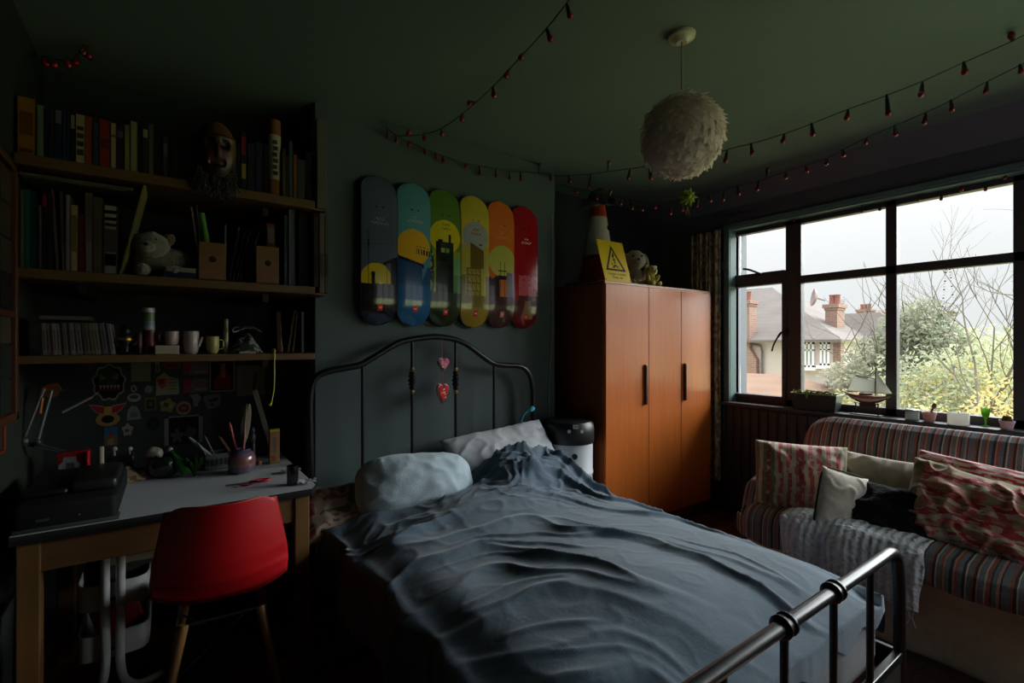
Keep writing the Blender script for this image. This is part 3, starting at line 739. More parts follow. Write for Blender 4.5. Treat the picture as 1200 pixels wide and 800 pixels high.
MB((28, 28, 32)).tube([M3 @ v for v in pp], .0045, 6, closed=True).build('piping', 'fabric', p3, smooth=True)
c4 = onX(1043, 608, 2.76)
pillow('cushion', (.47, .32, .16), frame(c4, (.22, -.96, -.12), (-.86, -.22, .46)), (26, 26, 30), 'fur', seed=19, wr=.02, label='black furry cushion in the middle of the sofa', cat='cushion')
c6 = onX(1168, 592, 3.02)
pillow('cushion', (.60, .37, .14), frame(c6, (.10, -.98, -.10), (-.90, -.12, .42)), RD, seed=23, n=60, colfn=stripes(26, [(190, 60, 70), (222, 196, 190)], 1), wr=.012, label='red and white striped cushion mostly hidden behind the patterned one', cat='cushion')
def ikat(u, v):
    if u < .07 or v > .90 or u > .95: return OLV
    q = v * 13 + 1.3 * noise.noise(Vector((u * 4, v * 4, 0))); k = int(q) % 3
    n = noise.noise(Vector((u * 16, v * 26, 5)))
    if k == 0: return CRM if n > -.15 else RD
    if k == 1: return (176, 62, 70) if n > -.05 else (196, 170, 145)
    return (150, 138, 104) if n > 0 else (186, 92, 88)
c5 = onX(1164, 611, 2.86)
pillow('cushion', (.62, .37, .22), frame(c5, (.13, -.97, -.20), (-.85, -.18, .49)), RD, seed=29, n=110, colfn=ikat, wr=.03, label='large crumpled red and olive patterned cushion at the right of the sofa', cat='cushion')

# knitted blanket over the seat front
def blanket(u, v):
    y = lerp(.64, 1.20, u)
    top = [(2.76, .470), (2.73, .478), (2.68, .488), (2.60, .490), (2.54, .475), (2.50, .44), (2.485, .38), (2.487, .30), (2.492, .235)]
    f = v * (len(top) - 1); i = min(int(f), len(top) - 2); t = f - i
    x = lerp(top[i][0], top[i + 1][0], t); z = lerp(top[i][1], top[i + 1][1], t)
    e = min(sstep(0, .12, u), sstep(0, .10, 1 - u))
    if v < .6: z = lerp(.468, z, .35 + .65 * e)
    x -= .016 * math.sin(u * 17 + 2 * noise.noise(Vector((u * 3, 0, 0)))) * sstep(.4, .8, v)
    z += .014 * fbm(Vector((x * 5, y * 6, 4)), 3); y += .03 * fbm(Vector((x * 3, z * 3, u * 2)), 2) - .04 * (v > .6) * (v - .6) * (u - .5)
    return Vector((x, y, z))
m = MB(); m.grid(blanket, 90, 70)
bl = m.build('blanket', 'knit', smooth=True, ang=180, solid=.014, label='pale blue grey knitted blanket draped over the sofa seat', cat='blanket')
m = MB((176, 186, 198))
for i in range(26):
    p = blanket(.02 + .96 * i / 25, 1.0); m.tube([p, p + Vector((random.uniform(-.006, .003), random.uniform(-.01, .01), -.03)), p + Vector((random.uniform(-.012, .0), random.uniform(-.015, .015), -.065))], .0035, 5)
m.build('fringe', 'fabric', bl, smooth=True)
m = MB(); m.box((2.05, -1.2, .001), (3.0, 1.0, .012), .003); m.build('rug', 'rug_wool', label='dark red patterned rug on the floor between bed and sofa', cat='rug')
# ============================================================ ALCOVE SHELVES
ALB_SHADE = 0.6  # alcove shade put into the colours of everything built from here
SH = {'top': (2.007, .040), 'middle': (1.600, .036), 'bottom': (1.286, .030)}   # top face height, thickness
YS = 2.40; SX1 = .556
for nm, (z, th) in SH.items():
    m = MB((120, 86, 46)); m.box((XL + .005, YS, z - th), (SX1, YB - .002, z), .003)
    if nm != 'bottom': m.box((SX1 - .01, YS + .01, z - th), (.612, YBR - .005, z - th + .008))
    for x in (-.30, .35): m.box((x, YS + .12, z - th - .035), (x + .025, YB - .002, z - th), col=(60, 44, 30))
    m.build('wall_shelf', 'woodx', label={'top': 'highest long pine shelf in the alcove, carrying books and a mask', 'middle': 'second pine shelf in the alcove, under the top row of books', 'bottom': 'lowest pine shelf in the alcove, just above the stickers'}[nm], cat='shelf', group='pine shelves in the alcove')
ORD = 'first second third fourth fifth sixth seventh eighth ninth tenth eleventh twelfth thirteenth fourteenth fifteenth sixteenth seventeenth eighteenth nineteenth twentieth twenty-first twenty-second twenty-third twenty-fourth twenty-fifth twenty-sixth twenty-seventh twenty-eighth twenty-ninth thirtieth'.split()
def book(x0, x1, yt, z0, col, name, label, group, Yf=2.44, depth=.17, lean=0.0, patch=None, pages=(170, 160, 140), leanb=None):
    a = onY(x0, 300, Yf).x; b = onY(x1, 300, Yf).x - .0006; h = onY((x0 + x1) / 2, yt, Yf).z - z0
    m = MB(col); w_ = b - a; cv = min(.003, w_ * .18)
    if lean: m.M = Matrix.Translation((b if lean > 0 else a, 0, z0)) @ Euler((0, R(lean), 0)).to_matrix().to_4x4() @ Matrix.Translation((-(b if lean > 0 else a), 0, -z0))
    m.box((a, Yf, z0), (b, Yf + .006, z0 + h), .0015, seg=1)
    m.box((a, Yf, z0), (a + cv, Yf + depth, z0 + h)); m.box((b - cv, Yf, z0), (b, Yf + depth, z0 + h))
    m.box((a + cv, Yf + .005, z0 + .003), (b - cv, Yf + depth - .004, z0 + h - .004), col=pages)
    if patch:
        for (f0, f1, pc) in patch: m.box((a + w_ * .12, Yf - .0007, z0 + h * f0), (b - w_ * .12, Yf + .001, z0 + h * f1), col=pc)
    return m.build(name, 'paper', label=label, cat='book', group=group)
DK = (52, 50, 56); NV = (44, 48, 74); CR = (190, 172, 134); BL = (30, 30, 34)
TOPR = [(20.5, 41, 114, (168, 116, 32), 'thick ochre hardback', [(.35, .75, (120, 74, 20)), (.05, .12, (110, 60, 20))]), (43.5, 51.5, 123, (128, 146, 134), 'pale green book', None), (52, 58, 128, BL, 'black book', None), (58.5, 63.5, 125, DK, 'charcoal book', None),
  (64, 73.5, 128, NV, 'navy book with a grey head band', [(.72, .98, (120, 118, 122))]), (74, 77.5, 130, (54, 60, 96), 'slim blue book', None), (78, 82, 131, NV, 'slim navy book', None), (82.5, 88.5, 132, BL, 'black book with cream label', [(.68, .95, (170, 156, 120))]),
  (89, 99.5, 134, (196, 180, 140), 'cream book with black spine lettering', [(.18, .30, (60, 50, 40)), (.36, .46, (60, 50, 40)), (.52, .62, (60, 50, 40)), (.68, .76, (60, 50, 40))]), (100, 108, 136, (160, 76, 36), 'rust orange book', None), (109, 116, 143, (48, 70, 84), 'dark teal book', None),
  (116.5, 129, 140, (156, 54, 36), 'brick red book', [(.4, .6, (110, 34, 24))]), (130, 136, 144, CR, 'slim cream book', [(.7, .74, (90, 70, 50))]), (136.5, 145, 145, (54, 40, 54), 'plum book', [(.7, .85, (110, 96, 100))]), (146, 152, 146, (156, 146, 96), 'olive cream book', None),
  (153, 161, 142, (176, 160, 112), 'straw coloured book', None), (161.5, 166, 146, BL, 'slim black book', None), (167, 174, 149, (58, 54, 50), 'dark brown book with cream label', [(.78, .95, (180, 170, 130))]), (174.5, 180.5, 145, (112, 106, 92), 'grey paperback', None), (181, 190, 156, BL, 'broad black book', None),
  (191, 197.5, 158, (66, 70, 72), 'slate book', [(.5, .8, (110, 116, 116))]), (198, 204, 160, (36, 38, 50), 'midnight blue book', None), (204.5, 209, 172, (82, 60, 54), 'short brown paperback', None), (210, 217, 160, (60, 34, 34), 'maroon book', None), (217.5, 224, 158, DK, 'charcoal paperback', None), (225, 234, 154, (36, 36, 52), 'tall dark blue book beside the mask', None)]
zt = SH['top'][0]
for i, (a, b, y, c, d_, pt) in enumerate(TOPR):
    book(a, b, y, zt, c, 'book', f'{d_} on the top shelf, {ORD[i]} from the left', 'books on the top shelf', patch=pt, depth=.15 + .02 * (i % 3), Yf=2.425)
R2 = [(272, 277, 164, (96, 98, 92), 'grey paperback', None), (277.5, 282, 168, BL, 'slim black book', None), (282.5, 289, 153, (34, 40, 60), 'dark blue red striped book', [(.6, .9, (160, 40, 40)), (.2, .45, (180, 150, 60))]), (290, 299, 168, DK, 'charcoal book', None), (300, 308, 166, NV, 'navy book', None), (309, 315, 170, BL, 'black book touching the poster tube', None),
      (331, 335, 174, (104, 90, 58), 'olive brown book', None), (335.5, 338.5, 182, (60, 50, 40), 'slim brown book', None), (339, 343, 165, (80, 96, 96), 'slate green book', None), (344, 348, 181, (150, 94, 52), 'tan orange book', None), (348.5, 358, 187, (84, 80, 84), 'squat grey book', None), (358.5, 366, 178, BL, 'black book at the shelf end', None)]
for i, (a, b, y, c, d_, pt) in enumerate(R2):
    book(a, b, y, zt, c, 'book', f'{d_} on the top shelf, ' + (f'{ORD[i]} right of the mask' if i < 6 else f'{ORD[i - 6]} right of the poster tube'), 'books on the top shelf', patch=pt, Yf=2.425)
z = zt - SH['top'][1] + .0085
m = MB((116, 112, 104)); m.box((.565, 2.40, z), (.608, 2.54, onY(375, 138, 2.40).z), .003); m.box((.5665, 2.399, z + .02), (.6065, 2.4005, z + .05), col=(120, 112, 100))
m.build('box_file', 'paper', label='tall off-white box file overhanging the right end of the top shelf', cat='file')
# poster tube
a = onY(321.5, 222, 2.46); ttop = onY(321.5, 142, 2.46).z; Mx = Matrix.Translation((a.x, 2.46, zt)); hh = ttop - zt
m = MB((150, 98, 50)); m.lathe([(.026, 0), (.027, .002), (.027, hh * .22), (.0275, hh * .221), (.0275, hh * .80), (.027, hh * .801), (.027, hh), (.024, hh + .001)], Mx, 24, cols=[(150, 98, 50)] * 3 + [(206, 196, 176)] + [(150, 98, 50)] * 4)
for i, f in enumerate((.30, .38, .46, .54, .62, .70)): m.cbox((a.x - .003 * (i % 2), 2.433, zt + hh * f), (.020, .003, .018), col=(70, 60, 48))
m.build('poster_tube', 'paper', smooth=True, label='upright cardboard tube with a white label and dark lettering on the top shelf', cat='tube')
# carved mask hanging in front of the shelf
mk = thing('mask', 'dark carved mask with ochre brow and red face hung over the top shelf', 'mask', onY(254, 186, 2.37))
m = MB((150, 100, 44))
cm = onY(254, 176, 2.375)
def mask_fn(u, v):
    th = lerp(-1.35, 1.35, u); ph = lerp(-1.25, 1.35, v)
    r = (.072, .05, .118); p = Vector((r[0] * math.sin(th) * math.cos(ph), -r[1] * math.cos(th) * math.cos(ph), r[2] * math.sin(ph)))
    x, z_ = p.x / .072, p.z / .118
    if abs(abs(x) - .38) < .2 and abs(z_ - .12) < .14: p.y += .018
    if abs(x) < .16 and -.35 < z_ < .12: p.y -= .022 * (1 - abs(x) / .16)
    if abs(x) < .4 and abs(z_ + .55) < .09: p.y += .012
    if z_ > .28 and z_ < .42: p.y -= .008
    return p + cm
def mask_col(u, v):
    x, z_ = (u - .5) * 2.3, (v - .5) * 2.2
    if z_ > .42: return (120, 80, 36) if x > -.2 else (50, 36, 22)
    if abs(abs(x) - .4) < .22 and abs(z_ - .12) < .16: return (30, 18, 14)
    if abs(x) < .5 and -.5 < z_ < .1: return (84, 36, 26)
    if abs(z_ + .6) < .12: return (30, 14, 12)
    return (110, 74, 38) if x > .45 else (50, 28, 22)
m.grid(mask_fn, 34, 34, mask_col); m.build('face', 'satin', mk, smooth=True, ang=180)
m = MB((30, 24, 24))
for i in range(46):
    an = random.uniform(-1.3, 1.3); p0 = cm + Vector((.066 * math.sin(an), .0, -.06 - .04 * math.cos(an)))
    m.tube(smooth_path([p0, p0 + Vector((random.uniform(-.015, .015), -.01, -.035)), p0 + Vector((random.uniform(-.03, .03), random.uniform(-.01, .02), random.uniform(-.07, -.11)))], 3), .0035, 5)
m.build('beard', 'plush', mk, smooth=True)
m = MB((30, 24, 24)); m.tube([cm + Vector((0, .0, .10)), (cm.x, 2.42, zt + .10)], .003, 6); m.build('hanging_cord', 'matte', mk)

# ---- middle shelf
zm = SH['middle'][0]
MID = [(24, 28.5, 222, (112, 116, 82), 'olive book', 0), (29, 35.5, 222, (36, 110, 98), 'teal green book', 0), (36, 42, 224, (34, 70, 70), 'dark teal book', 0), (42.5, 45, 232, BL, 'slim black book', 0), (45.5, 49, 240, (100, 100, 84), 'slim grey green book', 0),
       (49.5, 55.5, 221, (40, 34, 38), 'black book with a red disc', 0), (56, 62, 226, (34, 36, 44), 'blue black book', 0), (66, 69.5, 222, (112, 90, 100), 'thin mauve book leaning left', -3), (73, 76.5, 224, (100, 84, 80), 'thin brown grey book leaning left', -1.5), (77.5, 82, 228, (150, 142, 142), 'pale grey book', 0),
       (83, 91, 240, (188, 168, 122), 'cream book with a printed spine', 0), (91.5, 99, 250, (112, 26, 34), 'dark red book', 0), (100, 108.5, 226, (124, 104, 92), 'tan book', 0), (109, 120, 231, (96, 84, 62), 'thick brown book', 0), (121, 138, 241, (84, 74, 66), 'boxed set with pale ends and small symbols', 0)]
for i, (a, b, y, c, d_, ln) in enumerate(MID):
    pt = None
    if 'disc' in d_: pt = [(.78, .92, (170, 30, 40))]
    if 'printed' in d_: pt = [(.3, .85, (130, 110, 60))]
    if 'boxed' in d_: pt = [(.66, 1.0, (170, 156, 140)), (.88, .93, (70, 60, 50)), (.78, .83, (130, 80, 50)), (.70, .74, (110, 50, 40)), (.0, .32, (140, 136, 128)), (.12, .30, (60, 60, 64))]
    if 'tan' in d_: pt = [(0, .36, (130, 120, 104)), (.45, .95, (110, 96, 92))]
    book(a, b, y, zm, c, 'book', f'{d_} on the middle shelf, {ORD[i]} from the left', 'books on the middle shelf', patch=pt, lean=ln, Yf=2.43)
m = MB((120, 112, 98)); p0 = onY(22, 202, 2.43); p1 = onY(156, 241, 2.43)
zz = max(onY(24, 220, 2.43).z, zm + .30)
m.box((-.445, 2.425, p0.z - .006), (p1.x, 2.62, p0.z + .003), .001); m.box((-.44, 2.43, p0.z - .012), (p1.x - .02, 2.61, p0.z - .0065), col=(90, 84, 76))
m.build('magazine', 'paper', label='flat magazines laid across the tops of the middle shelf books', cat='magazine')
q0, q1 = onY(141.5, 316, 2.44), onY(170, 218, 2.44)
m = MB((150, 136, 84)); dv = (Vector((q1.x, 0, q1.z)) - Vector((q0.x, 0, zm))); L = dv.length; an = math.atan2(dv.x, dv.z)
m.M = Matrix.Translation((q0.x, 2.43, zm + .001)) @ Euler((0, an, 0)).to_matrix().to_4x4(); m.box((-.005, 0, .002), (.004, .17, L), .001)
m.build('picture_book', 'paper', label='large thin olive book leaning on the middle shelf beside the sleeping plush dog', cat='book')
# plush dog
dg = thing('plush_toy', 'pale plush dog lying on the middle shelf between leaning book and boxes', 'plush toy', onY(190, 318, 2.52))
cd = onY(192, 290, 2.50); PC = (176, 166, 152)
m = MB(PC); m.ell((cd.x, 2.54, zm + .085), (.105, .07, .06), wob=.15); m.build('torso', 'plush', dg, smooth=True)
m = MB(PC); hc = onY(178, 287, 2.47); m.ell(hc, (.062, .055, .052), wob=.1); m.ell(hc + Vector((-.015, -.045, -.016)), (.03, .028, .022)); m.ell(hc + Vector((-.018, -.072, -.010)), (.010, .007, .008), col=(30, 26, 26))
for s_ in (-1, 1): m.ell(hc + Vector((s_ * .026 - .012, -.047, .016)), (.005, .004, .006), col=(24, 20, 20))
m.build('head', 'plush', dg, smooth=True)
for s_ in (-1, 1):
    m = MB((140, 112, 92)); m.ell(hc + Vector((s_ * .055, .0, .026)), (.022, .016, .030), TR(rot=(0, s_ * 35, 0)), wob=.1); m.build('ear', 'plush', dg, smooth=True)
for dx_ in (-.07, .04):
    m = MB(PC); m.ell((cd.x + dx_, 2.46, zm + .03), (.028, .05, .026), wob=.1); m.build('paw', 'plush', dg, smooth=True)
m = MB((120, 114, 108)); a, b = onY(195, 300, 2.46).x, onY(229, 300, 2.46).x
m.box((a, 2.415, zm + .026), (b, 2.455, zm + .045), .001, col=(156, 150, 138)); m.box((a - .01, 2.415, zm + .0005), (b, 2.455, zm + .026), .001, col=(36, 40, 70))
m.build('book', 'paper', label='two stacked flat books, grey on navy, below the plush dog on the middle shelf', cat='book', group='books on the middle shelf')
def holebox(x0, x1, yt, label, dpt, nm='magazine_box'):
    a, b = onY(x0, 300, 2.42).x, onY(x1, 300, 2.42).x; zt_ = onY((x0 + x1) / 2, yt, 2.42).z
    t = thing(nm, label, 'box', ((a + b) / 2, 2.48, zm), group='wooden boxes on the middle shelf')
    m = MB((150, 104, 60)); w5 = .006
    m.box((a, 2.42, zm), (b, 2.426, zt_), .001); m.box((a, 2.426, zm), (a + w5, 2.42 + dpt, zt_)); m.box((b - w5, 2.426, zm), (b, 2.42 + dpt, zt_)); m.box((a, 2.42 + dpt - w5, zm), (b, 2.42 + dpt, zt_ )); m.box((a, 2.42, zm), (b, 2.42 + dpt, zm + .006))
    m.build('case', 'woodx', t)
    m = MB((40, 24, 14)); cx_ = (a + b) / 2; cz_ = lerp(zm, zt_, .56)
    m.prism(circ(.0135, 18), Matrix.Translation((cx_, 2.4195, cz_)) @ Matrix(((1, 0, 0, 0), (0, 0, 1, 0), (0, -1, 0, 0), (0, 0, 0, 1))), .001); m.ell((cx_ + .006, 2.419, cz_ + .005), (.004, .002, .004), col=(90, 60, 30)); m.build('finger_hole', 'matte', t)
    return a, b, zt_
a, b, z_ = holebox(233, 264.5, 284, 'larger wooden box with finger hole holding cards and a green tube', .15)
g0, g1 = onY(246, 283, 2.49), onY(236, 250, 2.49)
m = MB((90, 160, 60)); m.tube([Vector((g0.x + .012, 2.50, zm + .012)), g1], .013, 14); m.build('paint_tube', 'satin', smooth=True, label='bright green tube standing in the larger wooden box', cat='tube')
for (x0, y0, x1, y1, c, lb) in ((231, 262, 224, 243, (180, 170, 168), 'slim white card leaning out of the larger wooden box'), (234, 262, 230, 240, (100, 90, 86), 'thin brown rod leaning out of the larger wooden box')):
    p0, p1 = onY(x0, y0, 2.53), onY(x1, y1, 2.53); q = p0 + (p0 - p1).normalized() * .0; base = Vector((max(p0.x + .012, a + .014), 2.53, zm + .01))
    m = MB(c); m.tube([base, p1], .0045, 4); m.build('card', 'paper', label=lb, cat='card')
a, b, z_ = holebox(300.5, 327, 289, 'smaller wooden box with finger hole right of the leaning folders', .12)
p = onY(317, 262, 2.46); m = MB((120, 68, 46)); m.box((onY(312, 262, 2.46).x, 2.45, zm + .01), (onY(322, 262, 2.46).x, 2.48, p.z), .003); m.box((onY(313.5, 262, 2.46).x, 2.449, p.z - .09), (onY(320.5, 262, 2.46).x, 2.4505, p.z - .02), col=(130, 110, 120))
m.build('carton', 'paper', label='tall brown carton standing in the smaller wooden box', cat='carton')
FOL = [(266, 258, 270, 243, (120, 124, 130), 'pale upright folder right of the larger box', 0), (270, 246, 276, 262, (40, 62, 66), 'dark teal folder leaning right', 9), (276, 250, 282, 262, (60, 36, 40), 'dark maroon folder leaning right', 12), (281, 248, 286, 262, (44, 50, 74), 'navy folder leaning right', 13), (286, 250, 290, 262, (28, 40, 52), 'blue black folder leaning right', 14), (289, 252, 292, 262, (96, 108, 128), 'steel blue folder leaning against the smaller box', 15)]
for i, (x0, y0, x1, y1, c, lb, ln) in enumerate(FOL):
    a = onY(264.5 + i * 4.2, 300, 2.44).x; m = MB(c); m.M = Matrix.Translation((a, 2.50, zm + .0005)) @ Euler((0, R(ln), 0)).to_matrix().to_4x4()
    m.box((0, 0, 0), (.0075, .22, .265), .001); m.box((.001, -.0008, .02), (.0065, .001, .05), col=(110, 110, 110)); m.build('folder', 'paper', label=f'{lb} on the middle shelf', cat='folder', group='folders on the middle shelf')
for i, (x, yt, c, lb) in enumerate(((333, 252, (70, 76, 84), 'slate document wallet'), (338.5, 237, (110, 116, 122), 'tallest grey document wallet'), (342, 240, (84, 90, 98), 'blue grey document wallet'), (350, 250, (36, 34, 38), 'wide black document wallet'))):
    a = onY(x, 300, 2.44).x; h_ = onY(x, yt, 2.44).z - zm; m = MB(c); m.box((a, 2.435, zm + .0005), (a + (.0125 if i < 3 else .045), 2.65, zm + min(h_, .36)), .001); m.box((a + .001, 2.4342, zm + .01), (a + .004, 2.436, zm + h_ * .9), col=[min(255, v + 40) for v in c])
    m.build('folder', 'paper', label=f'{lb} at the right end of the middle shelf', cat='folder', group='folders on the middle shelf')
zlo = zm - SH['middle'][1] + .0085
for (x0, x1, yt, c, lb) in ((364, 370, 250, (70, 56, 56), 'brown'), (371, 377, 246, (128, 110, 96), 'tan'), (377.5, 382, 252, (84, 96, 88), 'grey green')):
    a, b = onY(x0, 300, 2.41).x, onY(x1, 300, 2.41).x; m = MB(c); m.box((a + .012, 2.405, zlo if a > .55 else zm + .0005), (b + .0115, 2.54, min(onY(x0, yt, 2.41).z, 1.955)), .002); m.box((a + .014, 2.404, zm + .05), (b + .008, 2.4055, zm + .16), col=[int(v * .7) for v in c])
    m.build('book', 'paper', label=f'{lb} magazine volume overhanging the right end of the middle shelf', cat='book', group='books on the middle shelf')

# ---- bottom shelf
zb = SH['bottom'][0]
cols = [(60, 52, 50), (134, 122, 112), (110, 100, 96), (96, 58, 50), (150, 140, 128), (128, 122, 112), (70, 36, 36), (120, 112, 108), (60, 56, 60), (140, 130, 118), (96, 88, 84), (124, 116, 108), (80, 50, 44), (88, 96, 80), (130, 80, 50), (112, 120, 84), (134, 128, 112), (70, 62, 66), (120, 104, 100), (60, 60, 64), (150, 140, 132)]
cn = ['dark grey', 'pale', 'grey', 'rust', 'white', 'stone', 'maroon', 'light grey', 'charcoal', 'cream', 'grey brown', 'beige', 'red brown', 'green grey', 'orange brown', 'lime', 'ivory', 'plum grey', 'dusty pink', 'near black', 'off-white']
for i in range(21):
    x0 = 41 + i * 4.25; a = onY(x0, 400, 2.45).x; ln = -2 - 5 * i / 21.
    h_ = onY(x0, 378 + .4 * (i % 3), 2.45).z - zb - .002; m = MB(cols[i]); m.M = Matrix.Translation((a + .014, 2.44, zb + .001)) @ Euler((0, R(ln), 0)).to_matrix().to_4x4()
    m.box((0, 0, 0), (.0098, .135, h_), .0008, seg=1); m.box((.002, -.0005, h_ * .15), (.0078, .0005, h_ * .8), col=[int(v * .75) for v in cols[i]])
    m.build('disc_case', 'satin', label=f'{cn[i]} disc case on the bottom shelf, {ORD[i]} from the left', cat='disc case', group='disc cases on the bottom shelf')
a, b = onY(46, 370, 2.46).x, onY(106, 370, 2.46).x; zf = onY(75, 376, 2.46).z
m = MB((80, 76, 70)); m.M = TR((0, 0, 0)); m.box((a, 2.45, zf + .003), (b, 2.60, zf + .020), .002); m.box((a + .004, 2.449, zf + .006), (b - .004, 2.451, zf + .017), col=(110, 104, 96))
m.build('book', 'paper', label='wide grey book lying flat on top of the disc cases', cat='book')
# figurine
p = onY(147, 411, 2.47); fg = thing('figurine', 'small black figurine with gold belt beside the disc cases', 'figurine', (p.x, 2.47, zb))
m = MB((30, 28, 30)); m.lathe([(.024, 0), (.026, .006), (.016, .012), (.014, .03), (.02, .045), (.024, .06), (.018, .075), (.008, .08)], Matrix.Translation((p.x, 2.47, zb)), 16); m.ell((p.x, 2.47, zb + .093), (.017, .016, .018)); m.lathe([(.026, .0), (.022, .004), (.012, .010), (.0, .018)], Matrix.Translation((p.x, 2.47, zb + .102)), 16)
m.build('torso', 'satin', fg, smooth=True)
m = MB((200, 150, 60)); m.lathe([(.0225, .056), (.0255, .058), (.0255, .066), (.0225, .068)], Matrix.Translation((p.x, 2.47, zb)), 16); m.build('belt', 'metal', fg, smooth=True)
for s_ in (-1, 1):
    m = MB((30, 28, 30)); m.tube(smooth_path([(p.x + s_ * .02, 2.47, zb + .072), (p.x + s_ * .034, 2.46, zb + .05), (p.x + s_ * .022, 2.45, zb + .04)], 4), .006, 8); m.build('arm', 'satin', fg, smooth=True)
def can(x, yt, yb_, r, cols_, nm, lb, Y=2.47, base=None, mat='satin', cat=None):
    p = onY(x, 400, Y); z0 = base if base is not None else zb; h_ = onY(x, yt, Y).z - z0
    m = MB(); n = len(cols_); prof = []; cc = []
    for i, c in enumerate(cols_):
        prof += [(r, h_ * i / n + .0005), (r, h_ * (i + 1) / n)]; cc += [c, c]
    prof = [(r * .93, 0)] + prof + [(r * .95, h_ + .001)]; cc = [cols_[0]] + cc + [cols_[-1]]
    m.lathe(prof, Matrix.Translation((p.x, Y, z0)), 22, cols=cc); m.build(nm, mat, smooth=True, label=lb, cat=cat or nm); return z0 + h_
zc = can(175.5, 387, 411, .0205, [(170, 140, 50), (150, 40, 40), (110, 24, 30)], 'tin', 'red and yellow tin at the bottom of the two tins on the lowest shelf')
can(174, 361, 387, .0215, [(150, 160, 168), (120, 140, 150), (90, 120, 60), (80, 110, 60), (200, 198, 190)], 'tin', 'green and white tin with white lid, stacked on the red tin', base=zc + .0015)
can(163, 390, 411, .014, [(84, 30, 34), (96, 36, 40), (70, 24, 30)], 'jar', 'small dark red jar between the figurine and the stacked tins')
a, b = onY(181.5, 405, 2.43).x, onY(210, 405, 2.43).x; ztp = onY(195, 405, 2.43).z
m = MB((196, 180, 160)); m.box((a, 2.41, zb + .0005), (b, 2.50, ztp), .003); m.box((a - .0005, 2.4095, ztp - .006), (b + .0005, 2.5005, ztp + .001), .001, col=(204, 190, 170)); m.build('small_box', 'paper', label='small white cardboard box under the pink cup on the lowest shelf', cat='box')
def cup(x, yt, Y, z0, r, col, nm, lb, handle=1, spout=False, col2=None):
    p = onY(x, 395, Y); h_ = onY(x, yt, Y).z - z0; t = thing(nm, lb, nm.replace('_', ' '), (p.x, Y, z0)); Mx = Matrix.Translation((p.x, Y, z0))
    m = MB(col); m.lathe([(r * .6, 0), (r * .85, h_ * .12), (r, h_ * .5), (r * .97, h_), (r * .9, h_), (r * .88, h_ * .3), (0, h_ * .2)], Mx, 24, cols=[col2 or col] * 3 + [col] * 5); m.build('bowl', 'gloss', t, smooth=True, ang=60)
    m = MB(col); s_ = handle; m.tube(smooth_path([(p.x + s_ * r * .9, Y, z0 + h_ * .8), (p.x + s_ * r * 1.5, Y, z0 + h_ * .75), (p.x + s_ * r * 1.45, Y, z0 + h_ * .35), (p.x + s_ * r * .85, Y, z0 + h_ * .25)], 5), .003, 8); m.build('handle', 'gloss', t, smooth=True)
    if spout: m = MB(col2 or col); m.tube([(p.x + r * .8, Y - .01, z0 + h_ * .35), (p.x + r * 1.3, Y - .02, z0 + h_ * .75)], [.008, .005], 10); m.build('spout', 'gloss', t, smooth=True)
cup(201, 388, 2.45, ztp + .002, .027, (200, 84, 110), 'cup', 'pink and white cup standing on the small white box', -1, col2=(206, 176, 166))
cup(224, 388, 2.45, zb, .030, (190, 84, 100), 'teapot', 'small pink teapot between the pink cup and the yellow beaker', -1, True, (200, 180, 176))
cup(249, 394, 2.45, zb, .026, (190, 180, 110), 'beaker', 'pale yellow beaker right of the pink teapot', 1)
can(264.5, 374, 396, .0115, [(150, 140, 100), (170, 160, 116), (140, 130, 96)], 'candle', 'slim beige candle behind the yellow beaker on the lowest shelf', Y=2.50)
m = MB((120, 120, 112)); c0 = onY(288, 398, 2.50)
def heap_fn(u, v):
    a_ = u * 2 * math.pi; r = v; return Vector((c0.x + r * .07 * math.cos(a_), 2.49 + r * .05 * math.sin(a_), zb + .002 + .075 * (1 - r * r) * (1 + .5 * noise.noise(Vector((math.cos(a_) * 2 * r, math.sin(a_) * 2 * r, 3))))))
m.grid(heap_fn, 40, 14, lambda u, v: (150, 150, 140) if noise.noise(Vector((u * 12, v * 9, 2))) > .05 else (50, 54, 48)); m.build('crumpled_cloth', 'fabric', smooth=True, label='crumpled grey cloth heaped on the lowest shelf', cat='cloth')
m = MB((60, 62, 60)); 
m.tube(smooth_path([c0 + Vector((.06 * math.cos(t * 1.3), -.03 + .02 * math.sin(t * 1.9), .048 + .014 * math.sin(t * 2.3))) for t in range(9)], 6), .003, 6); m.build('coiled_cable', 'satin', smooth=True, label='grey cable coiled over the crumpled cloth', cat='cable')
m = MB((170, 170, 162)); m.box((c0.x - .035, 2.412, zb + .0005), (c0.x + .03, 2.435, zb + .010), .002); m.build('envelope', 'paper', label='flat white envelope in front of the crumpled cloth', cat='envelope')
p = onY(321, 403, 2.41); m = MB((150, 140, 60)); m.ell((p.x, 2.425, zb + .012), .011); m.build('reel', 'satin', smooth=True, label='small yellow reel from which the yellow cord hangs', cat='reel')
m = MB((214, 206, 40)); q = onY(318, 473, 2.39)
m.tube(smooth_path([(p.x, 2.415, zb + .016), (p.x, 2.395, zb + .005), (p.x - .001, 2.392, zb - .06), (p.x - .002, 2.392, zb - .15), (q.x, 2.392, q.z)], 6), .003, 6); m.tube([(q.x, 2.392, q.z + .004), (q.x - .006, 2.390, q.z - .008)], [.005, .007], 8)
m.build('hanging_cord', 'satin', smooth=True, label='bright yellow cord dangling from the lowest shelf', cat='cord')
